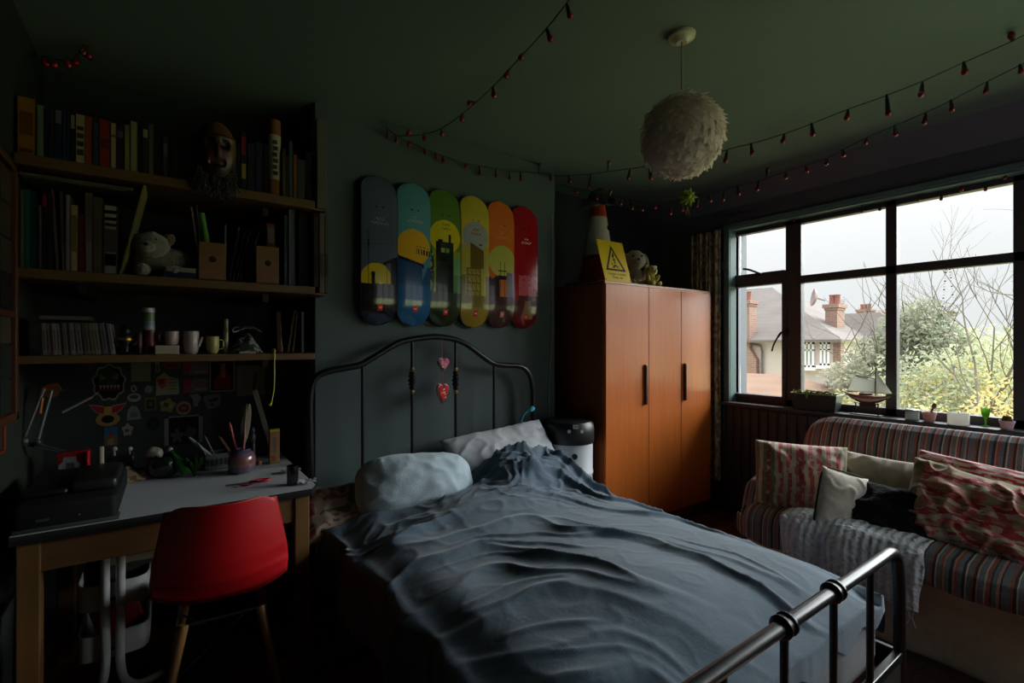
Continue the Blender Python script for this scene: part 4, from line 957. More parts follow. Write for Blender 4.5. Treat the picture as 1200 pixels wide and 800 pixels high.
for (x0, yb_, x1, yt, w_, c, lb) in ((331, 411, 328, 382, .009, (170, 150, 112), 'short pale brush'), (338, 411, 346, 364, .010, (110, 84, 58), 'tall brown leaning ruler'), (327, 411, 326, 366, .02, (74, 52, 40), 'dark brown slim volume'), (344, 411, 349, 366, .007, (140, 116, 84), 'tan leaning stick'), (354, 411, 354, 366, .012, (84, 92, 104), 'blue grey slim volume')):
    p0, p1 = onY(x0, 411, 2.47), onY(x1, yt, 2.47); m = MB(c); dz = p1.z - zb; an = math.atan2(p1.x - p0.x, dz)
    m.M = Matrix.Translation((p0.x, 2.46 + .02 * (w_ < .011), zb + .002)) @ Euler((0, an, 0)).to_matrix().to_4x4(); m.box((-w_ / 2, 0, .002), (w_ / 2, .012 if w_ < .011 else .12, dz / math.cos(an)), .002)
    if lb.startswith('short'): m.box((-w_ * .8, -.001, dz * .78), (w_ * .8, .014, dz * 1.0), .003, col=(200, 190, 160))
    m.build('paintbrush' if 'brush' in lb else 'wooden_ruler' if 'ruler' in lb else 'wooden_stick' if 'stick' in lb else 'slim_book', 'paper', label=f'{lb} at the right end of the lowest shelf', cat='brush' if 'brush' in lb else 'stick' if ('stick' in lb or 'ruler' in lb) else 'book')

# ============================================================ STICKERS AND PRINTS ON THE ALCOVE WALL
WM = lambda x, y: Matrix.Translation(onY(x, y, YB - .0005)) @ Matrix(((1, 0, 0, 0), (0, 0, -1, 0), (0, 1, 0, 0), (0, 0, 0, 1)))
KX = 2.93 / 1.2 / 564  # metres per pixel there, roughly
def sc_(x): return (onY(x + 1, 450, YB).x - onY(x, 450, YB).x, KX)
def sticker(x0, y0, x1, y1, layers, lb, nm='sticker', cat='sticker'):
    """layers: list of (outline in unit box -1..1, colour)"""
    cx, cy = (x0 + x1) / 2, (y0 + y1) / 2; M = WM(cx, cy)
    w_ = onY(x1, cy, YB).x - onY(x0, cy, YB).x; h_ = onY(cx, y0, YB).z - onY(cx, y1, YB).z
    m = MB()
    for i, (pts, c) in enumerate(layers): m.prism([(p[0] * w_ / 2, p[1] * h_ / 2) for p in pts], M, .001 + .0005 * i, col=c)
    return m.build(nm, 'paper', label=lb, cat=cat, group='stickers and prints on the alcove wall')
rect = lambda a=-1, b=-1, c=1, d=1: [(a, b), (c, b), (c, d), (a, d)]
def blob(n, r, amp, k, ph=0, cx=0, cy=0, sx=1, sy=1): return [(cx + sx * (r + amp * math.sin(k * t + ph)) * math.cos(t), cy + sy * (r + amp * math.sin(k * t + ph)) * math.sin(t)) for t in [2 * math.pi * i / n for i in range(n)]]
W_ = (168, 166, 156)
sticker(107, 425, 149, 471, [(blob(60, .92, .06, 9), W_), (blob(60, .82, .05, 9), (26, 30, 22)), (blob(30, .55, .05, 5, 0, -.05, .3, 1.1, .8), (60, 92, 40)), (rect(-.6, -.42, .6, -.10), (120, 34, 34))] +
        [([(-.55 + i * .2, -.14), (-.40 + i * .2, -.14), (-.475 + i * .2, -.34)], (200, 190, 180)) for i in range(6)] + [([(-.5, .45), (-.15, .2), (-.5, .15)], (150, 140, 40)), ([(.5, .45), (.15, .2), (.5, .15)], (150, 140, 40))], 'large green toothy monster head sticker with a white edge')
wing = [(-1, .9), (-.35, .8), (0, .55), (.35, .8), (1, .9), (.7, .3), (.5, .1), (.75, -.3), (.4, -.8), (0, -1), (-.4, -.8), (-.75, -.3), (-.5, .1), (-.7, .3)]
sticker(104, 472, 149, 499, [([(-1, .95), (-.3, .8), (0, .55), (.3, .8), (1, .95), (.72, .35), (.4, 0), (-.4, 0), (-.72, .35)], (180, 150, 130)), ([(-.94, .86), (-.22, .68), (-.2, .1), (-.5, .15), (-.68, .4)], (176, 44, 60)), ([(.94, .86), (.22, .68), (.2, .1), (.5, .15), (.68, .4)], (176, 44, 60)), (circ(.58, 26, 0, -.42, 1.1, 1), (176, 140, 84)), (circ(.34, 20, 0, -.40, 1, 1), (26, 28, 34)), ([(-.12, .7), (.12, .7), (.2, .2), (0, -.05), (-.2, .2)], (190, 160, 60))], 'winged badge sticker in red and yellow below the monster head')
sticker(122, 500, 138, 522, [(rect(), (120, 110, 96)), (rect(-1, .1, 1, 1), (60, 110, 150)), (circ(.3, 14, 0, .3, 1, .8), (190, 50, 50)), (rect(-.5, -.9, .4, -.3), (180, 140, 90))], 'small upright card with blue top and red spot under the winged badge')
sticker(142, 495, 157, 512, [(blob(24, .8, .16, 5), W_), (rect(-.4, -.3, .2, .1), (90, 90, 88))], 'small ragged white sticker right of the blue card')
sticker(147.5, 450, 167, 473, [([(x * .9, y) for x, y in blob(40, .8, .0, 3, 0, 0, -.35, 1.15, .55)], W_), (circ(.38, 16, -.05, .55, 1, 1), W_), (blob(30, .45, .0, 3, 0, 0, -.3, 1.2, .45), (80, 84, 80)), (circ(.18, 12, -.05, .55), (90, 90, 88))], 'white anchor shaped sticker right of the monster head')
sticker(148, 475, 166, 492, [([(-.95, -1), (1, -.9), (.7, .2), (.35, .85), (-.3, 1), (-.8, .4)], (140, 142, 144)), (rect(-.5, -.6, .5, .1), (110, 112, 116))], 'pale grey tombstone shaped sticker')
sticker(153.5, 425, 178, 447, [(rect(-1, -1, .9, 1), (150, 148, 116)), (rect(-.85, -.9, .8, .9), (158, 156, 122))], 'plain square cream note pinned just below the lowest shelf', 'note', 'note')
sticker(169, 451, 179.5, 461, [(blob(20, .92, .06, 4), (150, 156, 156))], 'tiny pale square sticker below the cream note')
sticker(182, 424, 187, 436, [(rect(), W_), (rect(-.5, -.8, .5, .5), (90, 90, 90))], 'narrow white tag sticker between the cream note and the pink oval')
sticker(190, 423, 213, 433, [(blob(24, .95, .03, 6), (150, 84, 80)), (rect(-.6, -.3, .6, .3), (120, 56, 56))], 'pink oval sticker right under the shelf')
sticker(183, 436, 210, 463, [([(-1, -1), (1, -.85), (.95, .4), (.2, .6), (-.3, 1), (-1, .5)], (176, 170, 130)), ([(-.95, .45), (-.1, .5), (-.2, -.2), (-.5, -.5), (-.8, -.1)], (206, 90, 40)), (circ(.22, 14, -.5, .2), (170, 40, 30)), (rect(-.9, -.95, .9, -.75), W_)] + [(rect(.1, -.5 + i * .28, .8, -.42 + i * .28), (120, 118, 100)) for i in range(4)], 'orange flame sticker with lines of small print')
for k, (y0, y1, lb) in enumerate(((424, 439, 'upper of the two pink and grey tickets below the shelf'), (443.5, 460, 'lower of the two pink and grey tickets below the shelf'))):
    sticker(215, y0, 244, y1, [(rect(), (134, 112, 118)), ([(-1, -1), (-.6, -1), (-.2, 1), (-1, 1)], (170, 52, 78)), (blob(16, .18, .04, 5, 0, -.55, .5), (206, 40, 70)), (rect(-.1, -.7, .9, -.4), (160, 150, 154))], lb, 'ticket', 'ticket')
sticker(246, 422, 275, 458.5, [(rect(), (170, 166, 150)), (rect(-.92, -.93, .92, .93), (40, 24, 22)), ([(-.7, -.85), (.65, -.85), (.75, -.1), (.35, .2), (.25, .75), (-.15, .75), (-.2, .2), (-.6, -.2)], (140, 44, 28)), (rect(-.1, -.1, .25, .8), (190, 96, 40))], 'white framed print of an orange red still life', 'framed_print', 'print')
sticker(170, 466, 183, 481, [(rect(), (120, 116, 76)), (rect(-.75, -.75, .75, .75), (60, 60, 36)), (circ(.35, 12), (110, 100, 60))], 'small olive square sticker left of the yellow splash')
sticker(186, 466, 207, 484, [(blob(30, .85, .15, 5, 1), (166, 156, 92)), (blob(20, .3, .1, 4, 0, -.2, .1), (90, 80, 44)), (blob(20, .2, .06, 4, 0, .4, -.2), (190, 180, 110))], 'pale yellow splash shaped sticker')
sticker(206.5, 470, 224, 486, [(circ(1, 26), (170, 158, 150)), (circ(.78, 22, 0, 0, 1, .8), (150, 64, 74)), (rect(-.3, -.2, .3, .2), (180, 120, 120))], 'oval white sticker with a pink centre')
sticker(222, 461.5, 236, 476.5, [([(-1, .9), (.4, 1), (1, .4), (.6, -.3), (.3, -1), (-.3, -.9), (-.4, .1)], (160, 160, 156))], 'plain white tooth shaped sticker')
sticker(238, 461.5, 259, 479, [([(-1, .7), (-.5, .9), (.6, 1), (1, .8), (.95, -.6), (.3, -.9), (-.5, -1), (-.8, -.2)], (140, 132, 140)), ([(-.6, .5), (-.2, -.1), (.1, .4), (.5, -.1), (.7, .5), (.2, .0)], (84, 70, 84)), (circ(.2, 12, 0, -.4), (90, 74, 88))], 'lilac grey sticker with a dark scribble')
sticker(278, 428, 311, 463, [(rect(), (142, 128, 108)), ([(.05, -.8), (.25, -.7), (.45, .2), (.35, .7), (.15, .3)], (110, 70, 50)), (rect(-.7, -.6, -.1, .5), (132, 120, 98))], 'sketched figure drawing on tan paper, left of the grey one', 'drawing', 'drawing')
sticker(315, 427, 350, 461, [(rect(), (124, 120, 124)), ([(.05, -.8), (.2, -.7), (.3, .2), (.18, .8), (.0, .3)], (96, 92, 98)), (rect(-.7, -.7, -.2, .6), (112, 106, 108))], 'sketched figure drawing on grey paper behind the yellow cord', 'drawing', 'drawing')
sticker(355, 429, 364, 470, [(rect(), (128, 124, 116))], 'narrow strip of pale paper beside the bed head', 'drawing', 'drawing')
sticker(193, 487, 238, 520, [(rect(), (24, 24, 24)), (rect(-1, -1, -.78, .9), (150, 148, 142)), (rect(.78, -1, 1, .9), (140, 138, 134)), (rect(-.8, .93, .8, 1), (170, 168, 160)), (blob(20, .3, .1, 5, 0, -.35, -.4, 1, 1.4), (96, 96, 90)), (blob(20, .3, .08, 4, 0, .35, -.2, 1, 1.3), (80, 78, 74))], 'black and white photo strip poster low on the alcove wall', 'poster', 'poster')
sticker(171, 488, 188, 505, [(blob(20, .9, .05, 7), (44, 52, 46)), (blob(14, .4, .1, 5), (60, 70, 62))], 'very dark green square sticker under the olive one')

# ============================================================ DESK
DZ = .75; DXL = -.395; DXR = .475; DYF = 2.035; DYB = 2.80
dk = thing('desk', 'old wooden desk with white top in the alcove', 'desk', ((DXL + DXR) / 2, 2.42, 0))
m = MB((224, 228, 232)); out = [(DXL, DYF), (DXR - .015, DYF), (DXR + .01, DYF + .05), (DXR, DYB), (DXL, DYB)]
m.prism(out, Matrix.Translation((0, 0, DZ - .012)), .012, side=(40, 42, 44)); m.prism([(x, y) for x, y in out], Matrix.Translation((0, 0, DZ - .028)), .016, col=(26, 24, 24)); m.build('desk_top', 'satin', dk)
m = MB((124, 84, 44)); m.box((DXL + .05, DYF + .03, .62), (DXR - .05, DYF + .05, DZ - .028), .002); m.build('apron', 'woodx', dk)
for x in (DXL + .01, DXR - .075):
    for y in (DYF + .02, DYB - .09):
        MB((128, 90, 48)).box((x, y, 0), (x + .055, y + .055, DZ - .028), .004).build('leg', 'woodz', dk)
for x in (DXL + .02, DXR - .05): MB((150, 100, 56)).box((x, DYF + .07, .62), (x + .02, DYB - .09, DZ - .028), .002).build('side_apron', 'woodx', dk)
Z = DZ + .0005
# black printer
pr = thing('printer', 'low black printer with grey lid filling the left of the desk', 'printer', (-.27, 2.25, Z))
m = MB((12, 12, 14)); m.box((-.393, 2.05, Z), (-.145, 2.50, Z + .085), .018, seg=4); m.box((-.393, 2.045, Z), (-.14, 2.10, Z + .012), .004, col=(70, 72, 74)); m.build('body', 'matte', pr, smooth=True)  # grey strip along the lower front paints in its lit edge
m = MB((38, 38, 38)); m.box((-.27, 2.12, Z + .086), (-.15, 2.40, Z + .125), .014, seg=3); m.build('scanner_lid', 'satin', pr, smooth=True)
m = MB((16, 16, 18)); m.box((-.385, 2.12, Z + .086), (-.275, 2.46, Z + .108), .01, seg=3); m.build('paper_feeder', 'satin', pr, smooth=True)
m = MB((70, 74, 78)); m.box((-.34, 2.047, Z + .03), (-.31, 2.051, Z + .037)); m.ell((-.24, 2.049, Z + .034), (.004, .002, .004)); m.build('control_buttons', 'satin', pr)
# red box with a white label
rb = onZ(104, 566, Z + .0); xx = onY(104, 540, 2.55)
rbx = thing('packet', 'red packet with a pale label leaning behind the printer', 'packet', (-.23, 2.60, Z))
x0_, x1_ = onY(66, 540, 2.60).x, onY(105, 540, 2.60).x; zt_ = onY(86, 529, 2.60).z
m = MB((170, 26, 34)); m.box((x0_, 2.60, Z), (x1_, 2.66, zt_), .004, seg=3); m.tube([(x1_ - .006, 2.594, Z + .004), (x1_ - .006, 2.594, zt_ - .004)], .008, 10, col=(230, 40, 54)); m.build('pack', 'gloss', rbx, smooth=True)
m = MB((150, 154, 150)); w5 = x1_ - x0_
m.prism([(-.3, -.4), (.3, -.4), (.34, .1), (.22, .2), (.18, .36), (-.18, .36), (-.22, .2), (-.34, .1)] and [(p[0] * w5, p[1] * .12) for p in [(-.3, -.4), (.3, -.4), (.34, .1), (.22, .2), (.18, .36), (-.18, .36), (-.22, .2), (-.34, .1)]], Matrix.Translation(((x0_ + x1_) / 2 - .01, 2.5985, (Z + zt_) / 2 + .01)) @ Matrix(((1, 0, 0, 0), (0, 0, -1, 0), (0, 1, 0, 0), (0, 0, 0, 1))), .001); m.box(((x0_ + x1_) / 2 - .022, 2.5965, (Z + zt_) / 2), ((x0_ + x1_) / 2 + .004, 2.5975, (Z + zt_) / 2 + .03), col=(80, 84, 84)); m.build('label_panel', 'paper', rbx)
p = onZ(118, 575, Z); m = MB((180, 170, 144)); m.lathe([(.009, 0), (.0095, .002), (.0095, .16), (.008, .163)], Matrix.Translation((onY(118.5, 560, 2.55).x, 2.55, Z)), 14); m.build('candle', 'matte', smooth=True, label='short white candle stub standing behind the printer', cat='candle')
# copper balanced desk lamp
lp = thing('desk_lamp', 'balanced arm desk lamp with copper joint at the left of the desk', 'lamp', (-.32, 2.62, Z))
YL = 2.56; A_, B_, C1_, D_ = onY(27, 517, YL), onY(52, 455, YL), onY(61, 457, YL), onY(44, 518, YL)
m = MB((32, 32, 34)); bx = onY(30, 520, YL); m.lathe([(.0, 0), (.07, 0), (.07, .012), (.06, .02), (.012, .026), (.01, .03)], Matrix.Translation((-.35, 2.63, Z)), 24); m.tube([(-.35, 2.63, Z + .02), (-.35, 2.61, bx.z - .05), bx], .007, 8); m.build('base', 'satin', lp, smooth=True)
m = MB((196, 200, 206)); m.tube([A_, B_], .0055, 8); m.tube([D_, C1_], .0055, 8); m.build('upper_arm', 'metal', lp, smooth=True)
m = MB((60, 60, 62)); m.ell(A_, .02); m.ell(D_, .013); m.tube([A_, D_], .01, 8); m.build('elbow_joint', 'satin', lp, smooth=True)
m = MB((170, 172, 176)); e0, e1 = onY(40, 519, YL), onY(71, 527, YL); m.tube([e0, e1], .004, 8); m.tube([e0 + Vector((0, 0, -.014)), e1 + Vector((-.004, 0, -.008))], .004, 8); m.build('counter_arm', 'metal', lp, smooth=True)
m = MB((226, 136, 84)); cj = onY(57, 458, YL); m.prism([(-.030, -.022), (.018, -.026), (.034, .004), (.02, .028), (-.008, .024), (-.03, .006)], Matrix.Translation((cj.x, YL + .012, cj.z)) @ Matrix(((1, 0, 0, 0), (0, 0, 1, 0), (0, -1, 0, 0), (0, 0, 0, 1))) @ Matrix.Scale(-1, 4, (0, 1, 0)), .024); m.tube([onY(50, 466, YL), onY(47, 484, YL)], .0065, 8); m.build('copper_bracket', 'metal', lp, label='copper bracket at the top joint')
h0, h1 = onY(73, 483, YL), onY(108, 465, YL)
m = MB((150, 152, 154)); m.tube([cj, cj + Vector((.05, 0, .0))], .003, 6); m.build('spindle', 'metal', lp, smooth=True)
m = MB((160, 160, 158)); m.M = None; m.tube([h0, h1], .0045, 8); m.tube([h1, h1 + Vector((.02, .0, .02))], .002, 6); m.build('wall_stick', 'satin', smooth=True, label='pale slanting metal rod fixed to the wall left of the stickers', cat='rod')
m = MB((44, 44, 40))
for k in range(7):
    p = onY(84 + k * 1.6, 478 - 3 * (k % 3), 2.9); m.tube([p, p + Vector((random.uniform(-.02, .02), 0, random.uniform(.02, .05)))], .002, 5)
# clutter on the desk
def desk_at(x, y): return onZ(x, y, Z)
# dark wire basket / plant in green glass
p = desk_at(212, 562); gb = thing('bottle', 'green glass bottle lying tilted among the desk clutter', 'bottle', p)
m = MB((44, 90, 36)); dr_ = Vector((-.35, .25, .62)).normalized(); M_ = frame(p + Vector((.015, .03, .03)), (1, 0, 0), dr_); m.lathe([(0, -.02), (.020, -.015), (.022, 0), (.022, .04), (.010, .07), (.008, .10), (.011, .102), (.008, .108)], M_, 18); m.build('glass_body', 'gloss', gb, smooth=True)
m = MB((180, 190, 180)); m.ell(p + Vector((.015, .03, .03)) + dr_ * .112, .010); m.build('stopper', 'satin', gb, smooth=True)
p = desk_at(193, 562); bw = thing('bowl', 'round dark green bowl in the middle of the desk back', 'bowl', p + Vector((0, .06, 0)))
m = MB((24, 34, 28)); m.lathe([(.03, 0), (.055, .02), (.066, .05), (.060, .085), (.050, .095), (.05, .085), (.055, .05), (0, .02)], Matrix.Translation(p + Vector((0, .06, 0))), 28); m.build('vessel', 'gloss', bw, smooth=True)
q = onY(180, 532, 2.62); m = MB((170, 164, 152)); m.ell(q, (.034, .03, .032), wob=.1); m.ell(q + Vector((.012, -.028, -.01)), (.010, .006, .009), col=(50, 46, 44)); m.lathe([(.012, 0), (.016, .01), (.012, .03)], Matrix.Translation((q.x, q.y, q.z - .055)), 12); m.build('skull_ornament', 'satin', smooth=True, label='small round white skull ornament above the dark bowl on the desk', cat='ornament')
p = desk_at(228, 560); m = MB((40, 76, 30))
for k in range(9):
    an = k * .7; m.tube(smooth_path([p + Vector((.0, .03, .0)), p + Vector((.012 * math.cos(an), .03 + .01 * math.sin(an), .04)), p + Vector((.035 * math.cos(an), .03 + .03 * math.sin(an), .07 + .01 * (k % 3)))], 4), [.004] * 4 + [.007] * 4 + [.001], 6)
m.build('small_plant', 'leaf', smooth=True, label='small green spiky plant right of the tilted green bottle', cat='plant')
def fur_fn(u, v):
    a_ = u * 2 * math.pi; r = v; c_ = desk_at(152, 566) + Vector((0, .05, 0)); return c_ + Vector((r * .085 * math.cos(a_), r * .05 * math.sin(a_) + .02 * math.cos(a_), .002 + .05 * (1 - r * r) * (1 + .7 * noise.noise(Vector((math.cos(a_) * 3 * r, math.sin(a_) * 3 * r, 7))))))
m = MB((150, 130, 100)); m.grid(fur_fn, 40, 14, lambda u, v: (176, 152, 116) if noise.noise(Vector((u * 10, v * 6, 2))) > -.1 else (110, 84, 60)); m.build('rag', 'fabric', smooth=True, label='crumpled tan rag beside the printer lid', cat='rag')
# dark cap-like box with two white knobs
p = desk_at(147, 553); rd = thing('radio', 'small dark green radio with two pale knobs at the desk back', 'radio', p + Vector((0, .22, 0)))
a, b = onY(126, 530, 2.70).x, onY(158, 530, 2.70).x; zz0, zz1 = Z, onY(140, 533, 2.70).z
m = MB((40, 52, 46)); m.box((a, 2.68, zz0), (b, 2.76, zz1), .012, seg=3); m.build('case', 'satin', rd, smooth=True)
for x in (134, 152): m = MB((190, 190, 184)); q = onY(x, 526, 2.70); m.ell(q, .011); m.tube([q, (q.x, 2.70, zz1 - .005)], .004, 8); m.build('knob', 'satin', rd, smooth=True)
# tin box with pens
def pens(c, lst, nm='pen'):
    for (dx_, dy_, L, tilt, az, col, lb, r, cat) in lst:
        d0 = Vector((math.sin(R(tilt)) * math.cos(R(az)), math.sin(R(tilt)) * math.sin(R(az)), math.cos(R(tilt)))); p0 = c + Vector((dx_, dy_, .012))
        m = MB(col); m.tube([p0, p0 + d0 * L * .9, p0 + d0 * L], [r, r, r * .3], 8); m.build(cat, 'satin', smooth=True, label=lb, cat=cat.replace('_', ' '))
tp = desk_at(254, 549) + Vector((0, .03, 0)); tn = thing('pen_tin', 'square grey patterned tin holding pens on the desk', 'tin', tp)
m = MB((110, 112, 112)); w5 = .048
for s_ in (((-w5, -w5, 0), (w5, -w5 + .003, .072)), ((-w5, w5 - .003, 0), (w5, w5, .072)), ((-w5, -w5, 0), (-w5 + .003, w5, .072)), ((w5 - .003, -w5, 0), (w5, w5, .072)), ((-w5, -w5, 0), (w5, w5, .003))): m.box([tp[i] + s_[0][i] for i in range(3)], [tp[i] + s_[1][i] for i in range(3)])
for i in range(5): m.box((tp.x - w5 * .9 + i * .018, tp.y - w5 - .001, tp.z + .02), (tp.x - w5 * .9 + i * .018 + .011, tp.y - w5 + .001, tp.z + .05), col=(50, 52, 54))
m.build('tin_body', 'satin', tn)
pens(tp, [(.02, -.01, .19, 42, 175, (170, 172, 172), 'silver marker leaning far left out of the patterned tin', .007, 'marker'), (.01, .02, .15, 25, 150, (120, 122, 120), 'thin grey pencil in the patterned tin', .004, 'pencil'), (-.01, .0, .14, 30, 190, (44, 60, 110), 'dark blue pen in the patterned tin', .004, 'pen')])
m = MB((190, 192, 190)); q = desk_at(268, 552); m.lathe([(.006, 0), (.007, .01), (.007, .035), (.011, .04), (.011, .05), (.004, .055)], Matrix.Translation(q + Vector((.0, -.03, 0))), 12); m.build('glue_bottle', 'satin', smooth=True, label='tiny white bottle in front of the patterned tin', cat='bottle')
# jar with quill and brushes
jp = desk_at(285, 556) + Vector((0, .045, 0)); jr = thing('jar', 'round dusky pink and blue glazed jar holding a feather quill', 'jar', jp)
m = MB(); m.lathe([(.034, 0), (.048, .008), (.056, .035), (.055, .07), (.045, .092), (.034, .098), (.034, .108), (.030, .108), (.03, .09), (0, .02)], Matrix.Translation(jp), 28, cols=[(90, 80, 110), (110, 90, 110), (150, 96, 96), (140, 100, 106), (100, 96, 124), (90, 90, 120), (90, 90, 120), (80, 80, 100), (40, 40, 50), (40, 40, 50)]); m.build('pot_body', 'gloss', jr, smooth=True)
m = MB((196, 180, 150)); q0, q1 = jp + Vector((.0, .0, .04)), onY(289, 473, jp.y)
ax = (q1 - q0).normalized()
pts_ = [q0 + (q1 - q0) * t for t in (0, .3, .6, .85, 1)]
m.tube(pts_, [.004, .004, .003, .002, .001], 8)
def quill(u, v):
    t = lerp(.34, 1.0, v); c_ = q0 + (q1 - q0) * t; w5 = .019 * math.sin(math.pi * min(1, (t - .30) / .75)) ** .7 * (1 + .12 * noise.noise(Vector((v * 14, u, 0)))); return c_ + Vector(((u * 2 - 1) * w5 + .010 * (v ** 2), .004 * abs(u * 2 - 1), -.006 * abs(u * 2 - 1)))
m.grid(quill, 8, 30); m.build('quill', 'feather', smooth=True, solid=.0012, label='pale feather quill standing in the glazed jar', cat='quill')
pens(jp + Vector((0, 0, .03)), [(-.01, .01, .19, 12, 160, (196, 50, 36), 'red handled brush in the glazed jar', .006, 'paintbrush'), (-.015, .0, .15, 30, 170, (96, 50, 36), 'dark brown brush leaning left in the glazed jar', .007, 'paintbrush'), (.0, -.012, .14, 4, 0, (150, 70, 56), 'short red brown pencil in the glazed jar', .006, 'pencil')])
# small pepper mill like bottle
q = desk_at(298, 541) + Vector((0, .06, 0)); m = MB((58, 60, 66)); hq = onY(298, 500, q.y).z - Z
m.lathe([(.016, 0), (.017, .01), (.014, hq * .5), (.010, hq * .55), (.014, hq * .62), (.015, hq * .75), (.009, hq * .8), (.012, hq * .88), (.010, hq * .95), (.002, hq)], Matrix.Translation(q), 18, cols=[(40, 40, 46)] * 3 + [(110, 112, 118)] * 8); m.build('pepper_mill', 'satin', smooth=True, label='slim dark bottle with silver neck behind the glazed jar', cat='bottle')
q = desk_at(305, 546) + Vector((0, .03, 0)); m = MB((170, 104, 60)); m.ell(q + Vector((0, 0, .010)), .0115); m.build('cork_ball', 'matte', smooth=True, label='small orange wooden ball beside the glazed jar', cat='ball')
# tall yellow box with ruler
yb = desk_at(322, 543); bx = thing('carton', 'tall yellow rimmed pale carton at the back right of the desk', 'carton', yb + Vector((0, .03, 0)))
hq = onY(322, 503, yb.y).z - Z; m = MB((176, 130, 90)); m.box((yb.x - .022, yb.y, Z), (yb.x + .022, yb.y + .03, Z + hq - .012), .002); m.box((yb.x - .0225, yb.y - .0005, Z + hq - .012), (yb.x + .0225, yb.y + .0305, Z + hq), .002, col=(190, 186, 50)); m.box((yb.x - .0228, yb.y - .0003, Z), (yb.x + .0228, yb.y + .0303, Z + .006), col=(110, 130, 50))
m.box((yb.x - .008, yb.y - .001, Z + .05), (yb.x + .008, yb.y, Z + hq - .04), col=(140, 120, 100)); m.box((yb.x - .014, yb.y - .001, Z + .012), (yb.x + .004, yb.y, Z + .04), col=(176, 84, 70)); m.build('box_body', 'paper', bx)
r0, r1 = onY(320, 505, yb.y + .04), onY(299, 458, yb.y + .04)
m = MB((104, 92, 80)); m.M = Matrix.Translation((r0.x + .012, yb.y + .05, Z + .0)) ; dv = (r1 - Vector((r0.x + .012, yb.y + .04, Z)));
m.M = frame((r0.x + .012, yb.y + .06, Z + .004), (0, 1, 0), dv); m.box((-.002, -.011, 0), (.002, .011, dv.length), .0005); m.build('ruler', 'woodz', label='long wooden ruler leaning left behind the yellow carton', cat='ruler')
# scissors
sp0 = desk_at(292, 566); sz = thing('scissors', 'open scissors with red handles lying on the desk front', 'scissors', sp0)
for s_ in (-1, 1):
    m = MB((170, 176, 180)); M_ = Matrix.Translation(sp0 + Vector((0, .0, .001 + .002 * (s_ > 0)))) @ Euler((0, 0, R(8 * s_ - 4))).to_matrix().to_4x4()
    m.prism([(-.085, .0), (-.02, -.007), (.02, -.006), (.02, .006), (-.02, .007)], M_, .002); m.build('blade', 'metal', sz)
    m = MB((196, 24, 44)); M_ = M_ ; ring_ = [M_ @ Vector((.05 + .028 * math.cos(t), -s_ * .014 + .014 * math.sin(t), .004)) for t in [2 * math.pi * k / 18 for k in range(18)]]; m.tube(ring_, .0042, 8, closed=True); m.tube([M_ @ Vector((.0, 0, .003)), M_ @ Vector((.024, -s_ * .008, .004))], .005, 8); m.build('grip', 'satin', sz, smooth=True)
m = MB((176, 30, 50)); q = desk_at(276, 571); m.tube(smooth_path([q, q + Vector((.02, .01, 0)), q + Vector((.045, -.004, .002)), q + Vector((.06, .01, 0))], 4), .005, 6); m.build('marker', 'satin', smooth=True, label='short red marker beside the scissors on the desk', cat='marker')
# black cup
q = desk_at(344, 569) + Vector((0, .02, 0)); hq = onY(344, 545, q.y).z - Z; m = MB((20, 20, 22)); m.lathe([(.020, 0), (.022, .003), (.023, hq), (.020, hq), (.019, .01), (0, .008)], Matrix.Translation(q), 24); m.build('pot', 'gloss', smooth=True, label='small black cylindrical pot near the right corner of the desk', cat='pot')
for (x, y, c, rot, lb) in ((340, 553, (150, 148, 142), 20, 'crumpled receipt behind the small black pot'), (360, 566, (196, 196, 194), -15, 'folded white paper at the right desk corner')):
    q = desk_at(x, y)
    def pf(u, v, q=q, rot=rot): p_ = Vector(((u - .5) * .07, (v - .5) * .06, .004 + .014 * abs(noise.noise(Vector((u * 3, v * 3, rot)))) + .012 * abs(u - .5))); return q + Euler((0, 0, R(rot))).to_matrix() @ p_
    m = MB(c); m.grid(pf, 8, 8); m.build('paper_scrap', 'paper', solid=.0006, label=lb, cat='paper')

# ============================================================ RED SHELL CHAIR
chl = Vector((.15, 1.985, 0)); ch = thing('chair', 'red moulded shell chair on wooden legs pulled up to the desk', 'chair', chl, (0, 0, 0))
# local: seat faces +Y (desk); back of the shell faces the camera
CH = Matrix.Translation(chl) @ Euler((0, 0, R(-4))).to_matrix().to_4x4()
def shell(u, v):
    s = u * 2 - 1
    # profile down the middle: back top -> back bottom -> seat -> front lip
    prof = [(-.217, .820, .150), (-.213, .80, .158), (-.200, .70, .178), (-.185, .62, .194), (-.165, .56, .200), (-.12, .495, .196), (-.05, .45, .200), (.04, .437, .198), (.12, .437, .196), (.19, .445, .186), (.225, .432, .165)]
    f = v * (len(prof) - 1); i = min(int(f), len(prof) - 2); t = f - i
    y, z, w_ = [lerp(prof[i][k], prof[i + 1][k], t) for k in range(3)]
    bk = 1 - sstep(.35, .6, v)
    y += bk * .085 * s * s; z += (1 - bk) * .05 * abs(s) ** 3 * sstep(1.05, .75, v) - bk * (1 - sstep(0, .12, v)) * .035 * s ** 8
    x = s * w_ * (1 - .0)
    return CH @ Vector((x, y, z))
ALB_SHADE = .85; m = MB((176, 14, 22)); m.grid(shell, 48, 60); sh = m.build('seat_shell', 'satin', ch, smooth=True, ang=180, solid=.006, sub=0)
ALB_SHADE = .6
for sx, sy in ((-1, -1), (1, -1), (-1, 1), (1, 1)):
    m = MB((150, 104, 58)); m.tube([CH @ Vector((sx * .11, sy * .10 + .0, .415)), CH @ Vector((sx * .19, sy * .215, 0))], [.0145, .009], 12); m.build('leg', 'woodz', ch, smooth=True)
m = MB((30, 30, 32))
